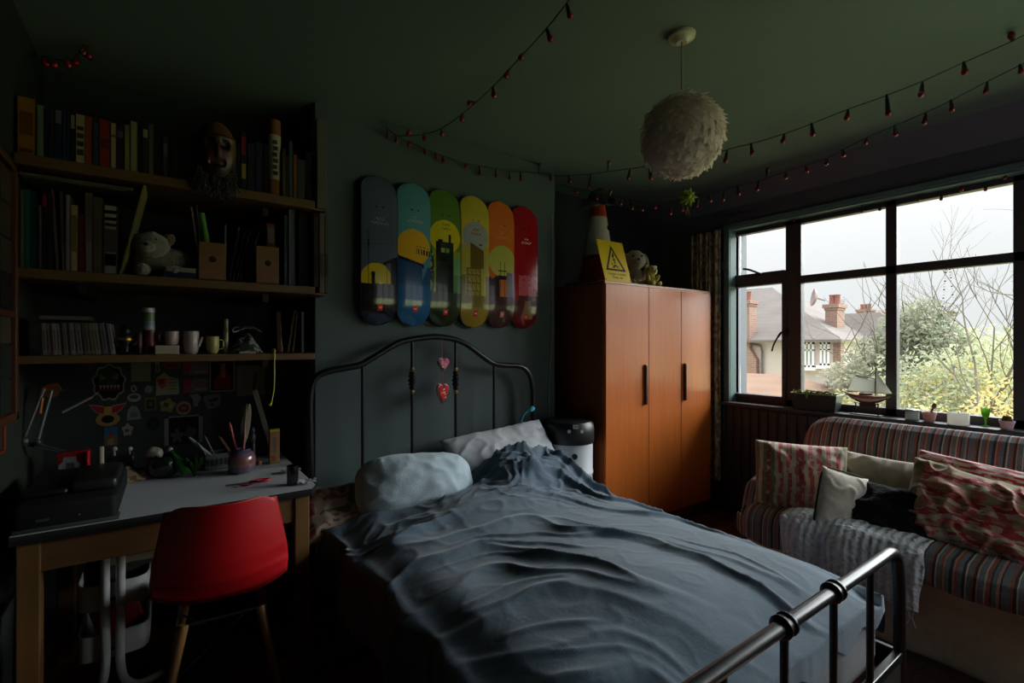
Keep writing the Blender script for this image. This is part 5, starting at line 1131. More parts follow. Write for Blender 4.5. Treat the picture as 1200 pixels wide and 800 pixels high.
for a, b in (((-1, -1), (1, 1)), ((1, -1), (-1, 1))): m.tube([CH @ Vector((a[0] * .142, a[1] * .145, .26)), CH @ Vector((b[0] * .145, b[1] * .125, .36))], .004, 6)
m.tube([CH @ Vector((-.13, -.10, .41)), CH @ Vector((.13, -.10, .41)), CH @ Vector((.13, .10, .41)), CH @ Vector((-.13, .10, .41))], .005, 6, closed=True)
m.build('metal_brace', 'satin', ch, smooth=True)

# ============================================================ WHITE TROLLEY UNDER THE DESK
tr = thing('trolley', 'white tubular storage trolley with curved trays under the desk', 'trolley', (-.05, 2.30, 0))
YT = 2.20
x0_, x1_ = onY(88, 700, YT).x, onY(175, 700, YT).x
for k, (x, yb_) in enumerate(((124, 790), (142, 782))):
    a = onY(x, 700, YT).x; s_ = -1 if k == 0 else 1
    m = MB((226, 226, 226)); m.tube(smooth_path([(a, YT - .02, .68), (a, YT - .02, .40), (a, YT - .02, .20), (a + s_ * .02, YT - .015, .13), (a + s_ * .06, YT + .0, .10), (a + s_ * .12, YT + .03, .10)], 5), .0135, 12); m.build('upright', 'satin', tr, smooth=True)
for k, (yt, yb_) in enumerate(((686, 712), (744, 770))):
    z1 = onY(130, yt - 3, YT).z; z0 = onY(130, yb_, YT).z; m = MB((226, 226, 224)); pts = []
    for i in range(25):
        t = i / 24; an = math.pi * (1 + t); pts.append((lerp(x0_, x1_, .5) + math.copysign(abs(math.cos(an)) ** .35, math.cos(an)) * (x1_ - x0_) / 2, YT + .09 + math.copysign(abs(math.sin(an)) ** .6, math.sin(an)) * .09))
    pts += [(x1_, YT + .40), (x0_, YT + .40)]
    inner = [(lerp(p[0], (x0_ + x1_) / 2, .03), lerp(p[1], YT + .2, .03)) for p in pts]; n = len(pts)
    vs = [(p[0], p[1], z0) for p in pts] + [(p[0], p[1], z1) for p in pts] + [(p[0], p[1], z1) for p in inner] + [(p[0], p[1], z0 + .004) for p in inner]
    fs = [(i, (i + 1) % n, n + (i + 1) % n, n + i) for i in range(n)] + [(n + i, n + (i + 1) % n, 2 * n + (i + 1) % n, 2 * n + i) for i in range(n)] + [(2 * n + i, 2 * n + (i + 1) % n, 3 * n + (i + 1) % n, 3 * n + i) for i in range(n)] + [tuple(range(n))[::-1], tuple(range(3 * n, 4 * n))]
    m.add(vs, fs); t_ = m.build('tray', 'satin', tr)
    m = MB((60, 60, 60)); q = onY(133, (yt + yb_) / 2 + 2, YT - .003); m.ell((q.x, YT - .004, q.z), (.012, .004, .006)); m.build('tray_slot', 'satin', t_)
zt1 = onY(130, 770, YT).z; z2 = onY(130, 712, YT).z
m = MB((170, 34, 34)); m.M = TR((x0_ + .10, YT + .15, zt1 + .005), (0, -14, 10)); m.box((-.05, -.06, .0), (.09, .06, .17), .012, seg=3); m.build('red_tin', 'satin', smooth=True, label='red tin tilted in the lower tray of the white trolley', cat='tin')
m = MB((150, 140, 110)); m.M = TR((x0_ + .16, YT + .18, z2 + .006), (0, 4, 6)); m.box((-.10, -.07, .10), (.10, .07, .13), .004); m.box((-.09, -.06, .0), (.08, .06, .10), .004, col=(60, 58, 56)); m.build('sketchbook', 'paper', label='stack of sketchbooks in the upper tray of the white trolley', cat='sketchbook')
m = MB((200, 200, 200)); q = onY(186, 655, 2.10); m.tube(smooth_path([q, q + Vector((.015, 0, .03)), q + Vector((.04, 0, .04)), q + Vector((.05, .02, .0))], 5), .005, 8); m.build('earphone_cable', 'satin', smooth=True, label='curled white cable hanging under the desk beside the red chair', cat='cable')

m = MB((70, 72, 72)); m.M = TR((-.452, 0, 0), (0, 2, 0)); m.box((0, 1.98, .002), (.006, 2.30, .48), .001); m.M = None; m.build('drawing_board', 'paper', label='thin white board leaning on the left wall beside the desk leg', cat='board')
# ============================================================ FRAMED PICTURES ON THE LEFT WALL
Yc = onX(20, 400, -.445).y
pf_ = thing('wall_collage', 'tall orange wood framed collage on the left wall', 'picture', (-.458, 2.1, 1.06))
zt_, zb_ = onX(18, 192, -.445).z, onX(18, 492, -.445).z
m = MB((100, 54, 22)); fw = .028
m.box((XL, 1.70, zb_), (XL + .02, Yc, zb_ + fw), .003); m.box((XL, 1.70, zt_ - fw), (XL + .02, Yc, zt_), .003); m.box((XL, Yc - fw, zb_), (XL + .02, Yc, zt_), .003); m.box((XL, 1.70, zb_), (XL + .02, 1.70 + fw, zt_), .003); m.box((XL, 1.7, 1.42), (XL + .018, Yc, 1.44)); m.build('frame', 'woodz', pf_)
m = MB((90, 84, 70)); cs = [(70, 66, 52), (46, 50, 42), (80, 70, 56), (38, 34, 30), (74, 52, 38), (60, 62, 54)]
for i in range(5):
    for j in range(7): m.box((XL, lerp(1.73, Yc - .03, i / 5), lerp(zb_ + .03, zt_ - .03, j / 7)), (XL + .006 + .0008 * ((i + j) % 3), lerp(1.73, Yc - .03, (i + .96) / 5), lerp(zb_ + .03, zt_ - .03, (j + .95) / 7)), col=random.choice(cs))
m.build('collage', 'paper', pf_)
f2 = thing('wall_print', 'small orange edged frame with white strips below the tall collage', 'picture', (-.458, 2.1, .95))
Y2 = onX(8, 500, -.445).y; za, zc_ = onX(4, 488, -.445).z, onX(4, 532, -.445).z
m = MB((130, 54, 20)); m.box((XL, 1.9, zc_), (XL + .015, Y2, zc_ + .012), .004); m.box((XL, 1.9, za - .012), (XL + .015, Y2, za), .004); m.box((XL, Y2 - .012, zc_), (XL + .015, Y2, za), .004); m.build('frame', 'satin', f2)
m = MB((60, 58, 54))
m.box((XL, 1.9, zc_ + .012), (XL + .006, Y2 - .012, za - .012))
for i in range(6): m.box((XL + .006, 1.92 + i * .05, zc_ + .015), (XL + .009, 1.945 + i * .05, za - .02), col=(176, 170, 156))
m.build('print', 'paper', f2)

ALB_SHADE = 1.0
# ============================================================ SKATEBOARD DECKS
def within(x, y, cx, cy, r): return (x - cx) ** 2 + (y - cy) ** 2 < r * r
def scr(x, y, y0, w_, s, th=.0022):
    if abs(x) > w_: return False
    f = y0 + .0045 * math.sin(x * 330 + s) + .0035 * math.sin(x * 590 + s * 2.3)
    return abs(y - f) < th and noise.noise(Vector((x * 160, s, 0))) > -.35
def logo(x, y, c, cy=.095):
    if abs(x - .004) < .014 and abs(y - cy) < .0175:
        if abs(y - cy) < .004 and abs(x - .004) < .009: return (240, 170, 140)
        return c
    return None
def holes(x, y, cy=.625): return within(abs(x), y, .019, cy, .0042) or within(abs(x), y, .019, cy + .052, .0) 
def art1(x, y):
    if holes(x, y): return (16, 16, 18)
    l = logo(x, y, (206, 44, 40))
    if l: return l
    if scr(x, y, .562, .028, 1) or scr(x, y, .540, .048, 2): return (150, 154, 160)
    gr = .218 + .008 * noise.noise(Vector((x * 50, 0, 1))) + max(0, x) * .1
    if y < gr: return (22, 20, 26) if y > .06 else (24, 28, 44)
    if abs(x + .062) < .0024 and y < .50: return (16, 16, 20)
    if abs(x + .062) < .006 and abs(y - .43) < .02: return (16, 16, 20)
    if abs(y - .43 - x * .1) < .001: return (40, 44, 54)
    if within(x, y, -.037, .272, .011) or (abs(x + .037) < .010 and y < .268) : return (20, 18, 20)
    if x > .018 and .318 + (x - .018) * .42 < y < .332 + (x - .018) * .5: return (18, 20, 26)
    if x > .060 and y < .345: return (26, 32, 44)
    if abs(x - .036) < .0022 and y < .322: return (20, 20, 20)
    if abs(x - .07) < .0015 and .345 < y < .385: return (18, 20, 26)
    if within(x, y, -.018, .246, .082): return (196, 170, 22)
    return (76, 84, 104)
def art2(x, y):
    if holes(x, y, .60): return (16, 16, 18)
    l = logo(x, y, (220, 50, 44))
    if l: return l
    if scr(x, y, .560, .012, 4) or scr(x, y, .538, .046, 5): return (190, 164, 150)
    if y < .222 + .07 * math.exp(-((x - .085) / .028) ** 2) + .004 * noise.noise(Vector((x * 60, 3, 0))): return (26, 74, 120) if y > .2 else (30, 90, 140)
    if -.1 < x < .042 and y < .325 - (x + .1) * .22: return (28, 70, 116)
    if x < .052 and .325 - (x + .1) * .30 < y < .345 - (x + .1) * .27: return (16, 30, 52)
    if within(x, y, -.015, .225, .006) or within(x, y, .03, .225, .006): return (190, 200, 200)
    if x > -.0 and abs(y - .405 + x * .15) < .0011: return (40, 40, 30)
    if x > 0.008 and .362 < y + x * .12 < .392 and (x * 60) % 1 < .55: return (20, 40, 50)
    if abs(x + .035) < .001 and y > .33 and y < .42: return (40, 50, 40)
    if within(x, y, -.008, .395, .098): return (222, 164, 34)
    return (84, 138, 154) if y > .3 else (76, 128, 150)
def art3(x, y):
    if holes(x, y, .60): return (16, 16, 18)
    l = logo(x, y, (210, 40, 48), .085)
    if l: return l
    if scr(x, y, .545, .026, 7, .003) or scr(x, y, .522, .028, 8, .003): return (60, 54, 20)
    if y < .18 + .006 * noise.noise(Vector((x * 40, 7, 0))): return (40, 52, 24)
    if -.062 < x < .048 and y < .448 + (.012 if -.05 < x < -.02 else 0): 
        if -.03 < x < .022 and .385 < y < .412 and abs(x + .004) > .003: return (140, 160, 80)
        if abs(y - .33) < .0015 or abs(y - .35) < .001: return (54, 64, 26)
        return (26, 32, 14)
    if abs(x - .024) < .006 and y < .49: return (26, 32, 14)
    if abs(x + .085) < .012 and y < .40 and noise.noise(Vector((x * 70, y * 50, 2))) > -.1: return (40, 60, 30)
    if x > .048 and y < .36: return (110, 150, 96) if y > .26 else (84, 120, 70)
    if within(x, y, -.004, .475, .098): return (212, 190, 22)
    return (88, 120, 44) if y > .4 else (140, 150, 44)
def art4(x, y):
    if holes(x, y, .60): return (16, 16, 18)
    l = logo(x, y, (206, 36, 40), .085)
    if l: return l
    if scr(x, y, .545, .022, 10, .003) or scr(x, y, .520, .036, 11, .003): return (150, 40, 44)
    if -.04 < x < .055 and .315 < y < .468 - (x + .04) * .45: return (112, 84, 26) if (y * 200) % 1 < .7 else (96, 70, 20)
    if -.065 < x < .035 and .175 < y < .315:
        if min((x * 34) % 1, (y * 26) % 1) < .16 or abs((x * 34 + y * 26) % 1 - .5) < .07: return (104, 86, 28)
        return (160, 142, 56)
    if y < .175: return (150, 124, 40) if y < .12 else (122, 100, 34)
    if abs(x) > .07 and y < .27 + .02 * noise.noise(Vector((x * 90, 2, 0))): return (120, 100, 36)
    if .02 < x < .045 and abs(y - .458) < .004: return (90, 80, 60)
    if within(x, y, .0, .505, .088): return (160, 156, 160)
    return (196, 172, 54) if y > .45 else (176, 158, 60)
def art5(x, y):
    if holes(x, y, .60): return (16, 16, 18)
    l = logo(x, y, (216, 120, 130), .085)
    if l: return l
    if scr(x, y, .548, .012, 12, .003) or scr(x, y, .522, .052, 13, .003): return (206, 150, 96)
    if y < .178: return (70, 42, 40)
    n_ = noise.noise(Vector((x * 30, 5, 0)))
    if x < -.02 and y < .27 + .03 * n_ + .01 * math.sin(x * 130): return (44, 20, 22)
    if abs(x - .0) < .030 and .262 < y < .285: return (40, 26, 22)
    if abs(abs(x - .0) - .016) < .0025 and y < .40 - abs(x) * 2: return (50, 34, 24)
    if abs(x) < .03 and abs(y - .315) < .002: return (50, 34, 24)
    if abs(x - .0) < .0012 and y < .37: return (50, 34, 24)
    if x > .03 and y < .31 + .01 * n_: return (104, 84, 96)
    if abs(x) < .03 and y < .265: return (206, 110, 44)
    if within(x, y, .0, .375, .098): return (190, 182, 84)
    return (222, 112, 36) if y > .40 else (210, 100, 30)
def art6(x, y):
    if holes(x, y, .60): return (16, 16, 18)
    l = logo(x, y, (226, 40, 40), .075)
    if l: return l
    if scr(x, y, .538, .014, 15, .003) or scr(x, y, .512, .040, 16, .003): return (240, 214, 204)
    if y < .165:
        if abs(x - .012) < .022 + (.165 - y) * .25 and y > .06: return (150, 104, 60)
        return (92, 30, 30) if y > .09 else (120, 14, 22)
    if y < .30 + .03 * noise.noise(Vector((x * 40, 4, 0))) and x > -.06 and noise.noise(Vector((x * 60, y * 60, 1))) > -.35: return (206, 90, 100) if y > .19 else (90, 40, 40)
    return (172, 10, 22)
DL, DW = .80, .196
def deck(cx, art, label, col):
    t = thing('skateboard_deck', label, 'skateboard deck', (cx, 2.50, 1.43), group='skateboard decks hung on the chimney breast')
    def pos(u, v, off=0):
        y = v * DL; r = DW / 2; e = .105
        k = 1.0
        if y < e: k = math.sqrt(max(0, 1 - ((e - y) / e) ** 2.3)) 
        elif y > DL - e: k = math.sqrt(max(0, 1 - ((y - DL + e) / e) ** 2.3))
        s = (u * 2 - 1)
        kick = max(0, (.15 - y)) ** 1.5 * .62 + max(0, (y - DL + .15)) ** 1.5 * .62
        return Vector((cx + s * r * k, 2.488 + kick + .006 * (1 - s * s) * -1 + off, 1.430 + y))
    m = MB(col); nu, nv = 56, 250
    def cf(u, v):
        y = v * DL; e = .105; k = 1
        if y < e: k = math.sqrt(max(0, 1 - ((e - y) / e) ** 2.3))
        elif y > DL - e: k = math.sqrt(max(0, 1 - ((y - DL + e) / e) ** 2.3))
        if art is not art1: y = y if y < .12 else (lerp(.12, .26, (y - .12) / .18) if y < .30 else y - .04)
        return art((u * 2 - 1) * DW / 2 * k, y)
    m.grid(lambda u, v: pos(u, v), nu, nv, cf)
    m.build('graphic_face', 'gloss', t, smooth=True, ang=180)
    m = MB((150, 120, 84)); m.grid(lambda u, v: pos(u, v, .012), 12, 60, col=(40, 36, 34), flip=True)
    for u in (0, 1): m.grid(lambda a, v, u=u: pos(u, v, .012 * a), 1, 120, flip=(u == 1), col=(150, 120, 84))
    m.build('plywood', 'satin', t, smooth=True)
    m = MB((70, 70, 74)); m.box((cx - .02, 2.497, 2.02), (cx + .02, 2.549, 2.05), .003); m.build('wall_bracket', 'satin', t)
for x, art, lb, c in ((444, art1, 'slate blue skateboard deck with low yellow sun, leftmost of the six', 0), (485, art2, 'light blue skateboard deck with big orange sun and a blue hut', 0), (521, art3, 'green skateboard deck with yellow sun and a dark building', 0), (556, art4, 'mustard skateboard deck with grey disc and brown tower', 0), (587, art5, 'orange skateboard deck with pale yellow disc and dark skyline', 0), (615, art6, 'glossy red skateboard deck, rightmost of the six', 0)):
    deck(onY(x, 300, 2.50).x, art, lb, (100, 100, 100))

# ============================================================ ON TOP OF THE WARDROBE
WT = wt + .0065
cn_ = Vector((2.535, 2.50, WT)); co_ = thing('traffic_cone', 'white and red traffic cone wearing a black hat on the wardrobe', 'traffic cone', cn_)
m = MB((150, 24, 30)); m.box((cn_.x - .17, cn_.y - .17, WT), (cn_.x + .17, cn_.y + .17, WT + .028), .012, seg=3, col=(120, 20, 26)); m.build('base', 'satin', co_, smooth=True)
m = MB(); HC = .61
m.lathe([(.145, .028), (.138, .04), (.105, .22), (.1049, .2205), (.066, .50), (.0655, .501), (.050, HC - .01), (.044, HC), (.034, HC)], Matrix.Translation(cn_), 36, cols=[(150, 22, 28), (150, 22, 28), (196, 186, 172), (196, 186, 172), (190, 70, 50), (190, 70, 50), (190, 70, 50), (190, 70, 50)]); m.build('cone_body', 'satin', co_, smooth=True, ang=60)
p = onY(714, 268, 2.44); m = MB((20, 20, 22)); q = Vector((cn_.x + .045, cn_.y - .078, p.z)); m.cbox(q, (.05, .012, .03), .003, M=None); m.build('black_label', 'paper', co_)
hc = cn_ + Vector((0, 0, HC)); ht = thing('hat', 'black wide brimmed hat set on top of the traffic cone', 'hat', hc)
HM = Matrix.Translation(hc + Vector((.0, 0, -.015))) @ Euler((R(6), R(-14), 0)).to_matrix().to_4x4()
def brim(u, v):
    a_ = u * 2 * math.pi; r = lerp(.070, .125, v); return HM @ Vector((r * math.cos(a_), r * math.sin(a_) * 1.05, .0 + .055 * v * v * abs(math.cos(a_)) ** 2 - .018 * v * abs(math.sin(a_))))
m = MB((26, 28, 40)); m.grid(brim, 48, 10); m.build('brim', 'fabric', ht, smooth=True, ang=180, solid=.004)
def crown(u, v):
    a_ = u * 2 * math.pi; pr_ = [(.074, .0), (.073, .03), (.070, .07), (.064, .10), (.050, .115), (.02, .105), (0, .10)]; f = v * 6; i = min(int(f), 5); r = lerp(pr_[i][0], pr_[i + 1][0], f - i); z_ = lerp(pr_[i][1], pr_[i + 1][1], f - i)
    return HM @ Vector((r * math.cos(a_), r * math.sin(a_) * (1.1 - .35 * max(0, z_ / .115) * abs(math.sin(a_))), z_ * (.9 + .12 * math.cos(a_))))
m = MB((26, 28, 40)); m.grid(crown, 40, 24); m.build('crown', 'fabric', ht, smooth=True, ang=180)
m = MB((60, 56, 60)); m.lathe([(.0755, .0), (.0757, .018), (.074, .02)], HM, 40); m.build('hat_band', 'fabric', ht, smooth=True)
# yellow danger sign
B0 = Vector((2.335, 2.235, WT + .004)); rise = Vector((0, .085, .288)); zt2 = rise.length
sg = thing('warning_sign', 'yellow danger sign with black triangle leaning on the wardrobe top', 'sign', B0 + Vector((.13, 0, 0)))
SM = frame(B0 + Vector((.128, 0, 0)), (1, 0, 0), Vector((1, 0, 0)).cross(rise))   # local x right, y up the plate
sh_ = Matrix.Translation((0, 0, 0))
def PL(z=0.0): return SM @ Matrix.Translation((0, 0, z))
m = MB((236, 196, 16)); m.prism([(-.128, .0), (.128, .0), (.128, zt2), (-.128, zt2)], PL(0), .0025)
m.build('plate', 'satin', sg)
m = MB((24, 22, 20)); T0 = [(-.098, .078), (.098, .078), (0, .268)]; T1 = [(-.074, .092), (.074, .092), (0, .238)]
for i in range(3):
    j = (i + 1) % 3; m.prism([T0[i], T0[j], T1[j], T1[i]], PL(.0026), .0006)
m.prism([(.002, .222), (-.016, .176), (-.002, .180), (-.012, .150), (.004, .156), (.000, .142), (-.006, .144), (.006, .126), (.012, .146), (.007, .146), (.014, .170), (.0, .166), (.010, .196)][::-1], PL(.0026), .0006)
m.prism(circ(.006, 12, -.026, .128), PL(.0026), .0006)
for s_ in ([(-.022, .118), (.012, .124), (.02, .116), (-.014, .108)], [(-.012, .112), (-.034, .100), (-.030, .096), (-.006, .106)], [(.012, .122), (.034, .108), (.040, .098), (.034, .098), (.028, .106), (.008, .114)], [(.006, .116), (.016, .098), (.022, .098), (.014, .116)], [(-.006, .122), (-.014, .104), (-.008, .098), (.002, .118)]): m.prism(s_, PL(.0026), .0006)
m.build('pictogram', 'satin', sg)
m = MB((60, 50, 20)); m.text('Danger of death', PL(.0029) @ Matrix.Translation((0, .055, 0)), .026, col=(70, 54, 20)); m.text('Keep out', PL(.0029) @ Matrix.Translation((0, .030, 0)), .026, col=(70, 54, 20)); m.build('wording', 'satin', sg)
for x, y in ((-.116, .012), (.116, .012), (-.116, zt2 - .012), (.116, zt2 - .012)):
    m = MB((70, 60, 30)); m.prism(circ(.004, 10, x, y), PL(.0026), .0008); m.build('bolt_hole', 'satin', sg)
m = MB((96, 92, 88)); m.grid(lambda u, v: Vector((2.32 + u * .42, 2.215 + v * .10, WT + .003 + .010 * abs(noise.noise(Vector((u * 6, v * 2, 1)))) * (1 if v > .1 else .3))), 30, 8); m.build('folded_cloth', 'fabric', smooth=True, solid=.003, label='thin grey cloth spread on the wardrobe under the danger sign', cat='cloth') if False else m.bm.free()
# plush toys (plain animals)
def plush(name, label, base, s, body, accent, rot=0, ears='round', snout=True, lying=False):
    t = thing(name, label, 'plush toy', base, (0, 0, 0)); Mx = Matrix.Translation(base) @ Euler((0, 0, R(rot))).to_matrix().to_4x4() @ Matrix.Scale(s, 4)
    def E(m, c, r, rr=(0, 0, 0), col=None): m.ell(Mx @ Vector(c), [a_ * s for a_ in r], Euler([R(q) for q in (rr[0], rr[1], rr[2] + rot)]).to_matrix().to_4x4(), wob=.08, col=col)
    m = MB(body); E(m, (0, 0, .50), (.36, .30, .46)); m.build('torso', 'plush', t, smooth=True)
    m = MB(body); E(m, (0, -.06, 1.16), (.42, .38, .38)); 
    if snout: E(m, (0, -.38, 1.06), (.20, .17, .14), col=accent)
    E(m, (0, -.54, 1.12), (.06, .04, .045), col=(30, 24, 24))
    for s_ in (-1, 1): E(m, (s_ * .16, -.39, 1.27), (.045, .03, .05), col=(20, 18, 18))
    m.build('head', 'plush', t, smooth=True)
    for s_ in (-1, 1):
        m = MB(accent); E(m, (s_ * .36, 0, 1.42), (.15, .08, .15)) if ears == 'round' else E(m, (s_ * .44, -.04, 1.10), (.12, .16, .34), (0, s_ * -14, 0)); m.build('ear', 'plush', t, smooth=True)
        m = MB(body); E(m, (s_ * .38, -.18, .62), (.13, .17, .30), (25, s_ * 22, 0)); m.build('arm', 'plush', t, smooth=True)
        m = MB(body); E(m, (s_ * .24, -.36, .17), (.17, .34, .17), (0, 0, s_ * 14)); E(m, (s_ * .28, -.66, .20), (.15, .08, .17), col=accent); m.build('leg', 'plush', t, smooth=True)
b_ = onX(753, 330, 2.735); 
plush('plush_toy', 'cream floppy eared plush dog behind the danger sign on the wardrobe', Vector((2.93, 2.50, WT)), .200, (178, 166, 138), (150, 138, 112), -30, 'flop')
plush('plush_toy', 'small yellow plush bear at the wardrobe front edge', Vector((2.875, 2.295, WT)), .105, (196, 176, 76), (206, 190, 110), -15)
# curtain hanging beside the wardrobe
ct = thing('curtain', 'narrow patterned curtain gathered between wardrobe and window', 'curtain', (3.52, 2.3, 2.2))
def curt(u, v):
    z_ = lerp(.25, 2.235, v); y = lerp(2.165, 2.40, u) ; return Vector((3.545 + .022 * math.sin(u * 38 + .6 * noise.noise(Vector((v * 3, u * 2, 0)))) + .006 * noise.noise(Vector((u * 8, v * 6, 2))), y - .01 * math.sin(u * 19), z_))
def ccol(u, v):
    n_ = noise.noise(Vector((u * 14, v * 40, 3))); return (190, 176, 140) if n_ > .1 else ((126, 110, 90) if n_ > -.2 else (160, 150, 124))
m = MB(); m.grid(curt, 90, 70, ccol); m.build('drape', 'fabric', ct, smooth=True, ang=180, solid=.003)
m = MB((60, 54, 50)); m.tube([(3.545, 2.13, 2.245), (3.545, 2.46, 2.245)], .011, 10); m.tube([(3.545, 2.44, 2.245), (3.62, 2.44, 2.245)], .006, 8); m.build('curtain_rod', 'satin', ct, smooth=True)
for i in range(6): MB((90, 84, 76)).tube([(3.545 + .016 * math.cos(t), 2.19 + i * .038, 2.240 + .016 * math.sin(t)) for t in [2 * math.pi * k / 14 for k in range(14)]], .002, 6, closed=True).build('curtain_ring', 'metal', ct, smooth=True)

# ============================================================ PENDANT LAMP
pc = onT(799, 160, 1.90); PX, PY, PZ = pc
pn = thing('pendant_lamp', 'white feather ball pendant lamp hanging from the ceiling', 'lamp', (PX, PY, CEIL))
m = MB((190, 186, 160)); m.lathe([(.0, 0), (.012, .0), (.02, -.002 + 0), (.035, .012), (.05, .016), (.052, .028)], Matrix.Translation((PX, PY, CEIL - .030)), 32); m.build('ceiling_rose', 'satin', pn, smooth=True)
m = MB((150, 150, 120)); m.tube([(PX, PY, CEIL - .02), (PX, PY, PZ + .05)], .0035, 8); m.build('flex', 'satin', pn, smooth=True)
m = MB((200, 196, 186)); m.lathe([(.02, 0), (.022, .05), (.012, .07)], Matrix.Translation((PX, PY, PZ + .03)), 16); m.build('lamp_holder', 'satin', pn, smooth=True)
m = MB((244, 234, 228)); rnd = random.Random(3); RS = .150
m.ell((PX, PY, PZ), RS * .93, seg=32, rings=20)
for i in range(1500):
    z_ = 1 - 2 * (i + .5) / 1500; th = i * 2.399963; rr_ = math.sqrt(1 - z_ * z_); n_ = Vector((rr_ * math.cos(th), rr_ * math.sin(th), z_))
    tdir = Vector((rnd.uniform(-1, 1), rnd.uniform(-1, 1), -.9)); tdir = (tdir - n_ * tdir.dot(n_)).normalized(); sd = n_.cross(tdir)
    c_ = Vector((PX, PY, PZ)) + n_ * RS * rnd.uniform(.92, 1.03); L = rnd.uniform(.028, .05); w5 = rnd.uniform(.008, .013); lift = rnd.uniform(.004, .016)
    vs = [c_ - tdir * L * .5, c_ + sd * w5 + n_ * .003, c_ - sd * w5 + n_ * .003, c_ + tdir * L * .35 + sd * w5 * .7 + n_ * lift * .7, c_ + tdir * L * .35 - sd * w5 * .7 + n_ * lift * .7, c_ + tdir * L * .6 + n_ * lift * 1.3]
    g = rnd.randint(-14, 10); m.add(vs, [(0, 2, 1), (1, 2, 4, 3), (3, 4, 5)], col=(240 + g, 230 + g, 224 + g))
m.build('feather_shade', 'feather', pn, smooth=True, ang=180)
# green star hanging below
st = onT(806, 231, 1.93); sr = thing('star_ornament', 'small green star ornament hanging under the feather lamp', 'ornament', st)
m = MB((140, 150, 50)); 
for k in range(10):
    a_ = math.pi * 2 * k / 10; dirs = Vector((math.cos(a_) * S_ * 0 + math.cos(a_) * .816, math.cos(a_) * -.578, math.sin(a_)))
    m.lathe([(.014, .006), (.010, .02), (.0005, .042 if k % 2 == 0 else .034)], frame(st, (0.3, 1, .2), dirs), 6, col=(150, 160, 56) if k % 2 else (110, 140, 60))
for s_ in (-1, 1): m.lathe([(.014, .004), (.008, .018), (.0005, .032)], frame(st, (0, 0, 1), Vector((-.578 * s_, -.816 * s_, .1))), 6, col=(190, 176, 60))
m.ell(st, .017, seg=10, rings=8); m.build('star_body', 'paper', sr)
m = MB((120, 110, 70)); m.tube([st + Vector((0, 0, .03)), (st.x, st.y, PZ - RS * .97)], .0012, 5)
for k in range(5): m.tube([st + Vector((0, 0, -.035)), st + Vector((.008 * (k - 2), .004 * (k % 2), -.072))], .0012, 4, col=(150, 130, 90))
m.build('ribbon', 'fabric', sr)

# ============================================================ STRING LIGHTS
bm_protos = {}
def string(label, cable, bulbs, r=.0108, cab=.0022, green=(26, 38, 30), berries=False):
    """cable: 3D points; bulbs: list of (anchor 3D, tip 3D)"""
    t = thing('string_lights', label, 'string lights', cable[0], group='strings of red lights across the ceiling')
    m = MB(green); m.tube(smooth_path(cable, 5), cab, 6); m.build('cable', 'satin', t, smooth=True)
    for a, b in bulbs:
        a, b = Vector(a), Vector(b); d = (b - a); d = d.normalized() if d.length > 1e-5 else Vector((0, 0, -1)); L = max((b - a).length, r * 3.0)
        up = Vector((1, 0, 0)) if abs(d.x) < .9 else Vector((0, 1, 0)); M_ = frame(a, up, d)
        m = MB((140, 16, 20)); m.lathe([(r * .45, L - r * 2.3), (r * .8, L - r * 1.8), (r, L - r * 1.1), (r * .85, L - r * .4), (r * .35, L)], M_, 12); bl_ = m.build('bulb', 'gloss', t, smooth=True)
        m = MB(green); m.lathe([(cab * 1.4, -.002), (r * .55, L * .2), (r * .78, L - r * 1.9)], M_, 8); m.build('socket', 'satin', bl_, smooth=True)
def at_depth(pts, t0, t1, xs):
    out_ = []
    for x, y in pts:
        f = (x - xs[0]) / (xs[1] - xs[0]); out_.append(onT(x, y, 1 / lerp(1 / t0, 1 / t1, f)))
    return out_
Cc = [(650, 206), (690, 204), (735, 198), (790, 190), (830, 182), (860, 173), (880, 168.5), (915, 158), (951, 145), (991, 129), (1033, 114), (1079, 96), (1130, 73), (1180, 51), (1200, 41), (1235, 24)]
tC = lambda x: 1 / lerp(1 / 3.28, 1 / 1.86, (x - 650) / 550)
def cab_y(P, x):
    for i in range(len(P) - 1):
        if P[i][0] <= x <= P[i + 1][0]: return lerp(P[i][1], P[i + 1][1], (x - P[i][0]) / (P[i + 1][0] - P[i][0]))
    return P[-1][1]
bC = [(668, 210), (690, 217), (714, 192), (736, 206), (763, 206), (789, 208), (817, 198), (850, 186), (882, 177), (917, 163), (953, 155), (992, 136), (1041, 131), (1079, 109), (1131, 83), (1185, 44)]
def mkb(P, B, tf, dxs=0): return [(onT(x + (2 if i % 2 else -2), cab_y(P, x), tf(x)), onT(x, y + (5 if y > cab_y(P, x) else -4), tf(x))) for i, (x, y) in enumerate(B)]
string('longest string of red lights, running from the chimney breast past the feather lamp', [onT(x, y, tC(x)) for x, y in Cc], mkb(Cc, bC, tC), r=.0125)
Dd = [(655, 216), (700, 226), (735, 234), (765, 238), (800, 236), (830, 228), (862, 218), (885, 213), (912, 204), (940, 195), (966, 187), (985, 177), (1012, 163), (1047, 148), (1080, 134), (1114, 118), (1152, 98), (1196, 76), (1225, 60)]
tD = lambda x: 1 / lerp(1 / 3.36, 1 / 2.02, max(0, (x - 655) / 545))
bD = [(676, 222), (699, 230), (716, 226), (727, 236), (741, 241), (752, 243), (768, 240), (785, 247), (800, 243), (816, 238), (833, 232), (847, 231), (866, 224), (887, 219), (900, 200), (920, 205), (946, 198), (968, 189), (989, 179), (1014, 163), (1050, 155), (1083, 141), (1116, 126), (1155, 105), (1197, 82)]
string('lower string of red lights, sagging close to the window wall', [onT(x, y, tD(x)) for x, y in Dd], mkb(Dd, bD, tD))
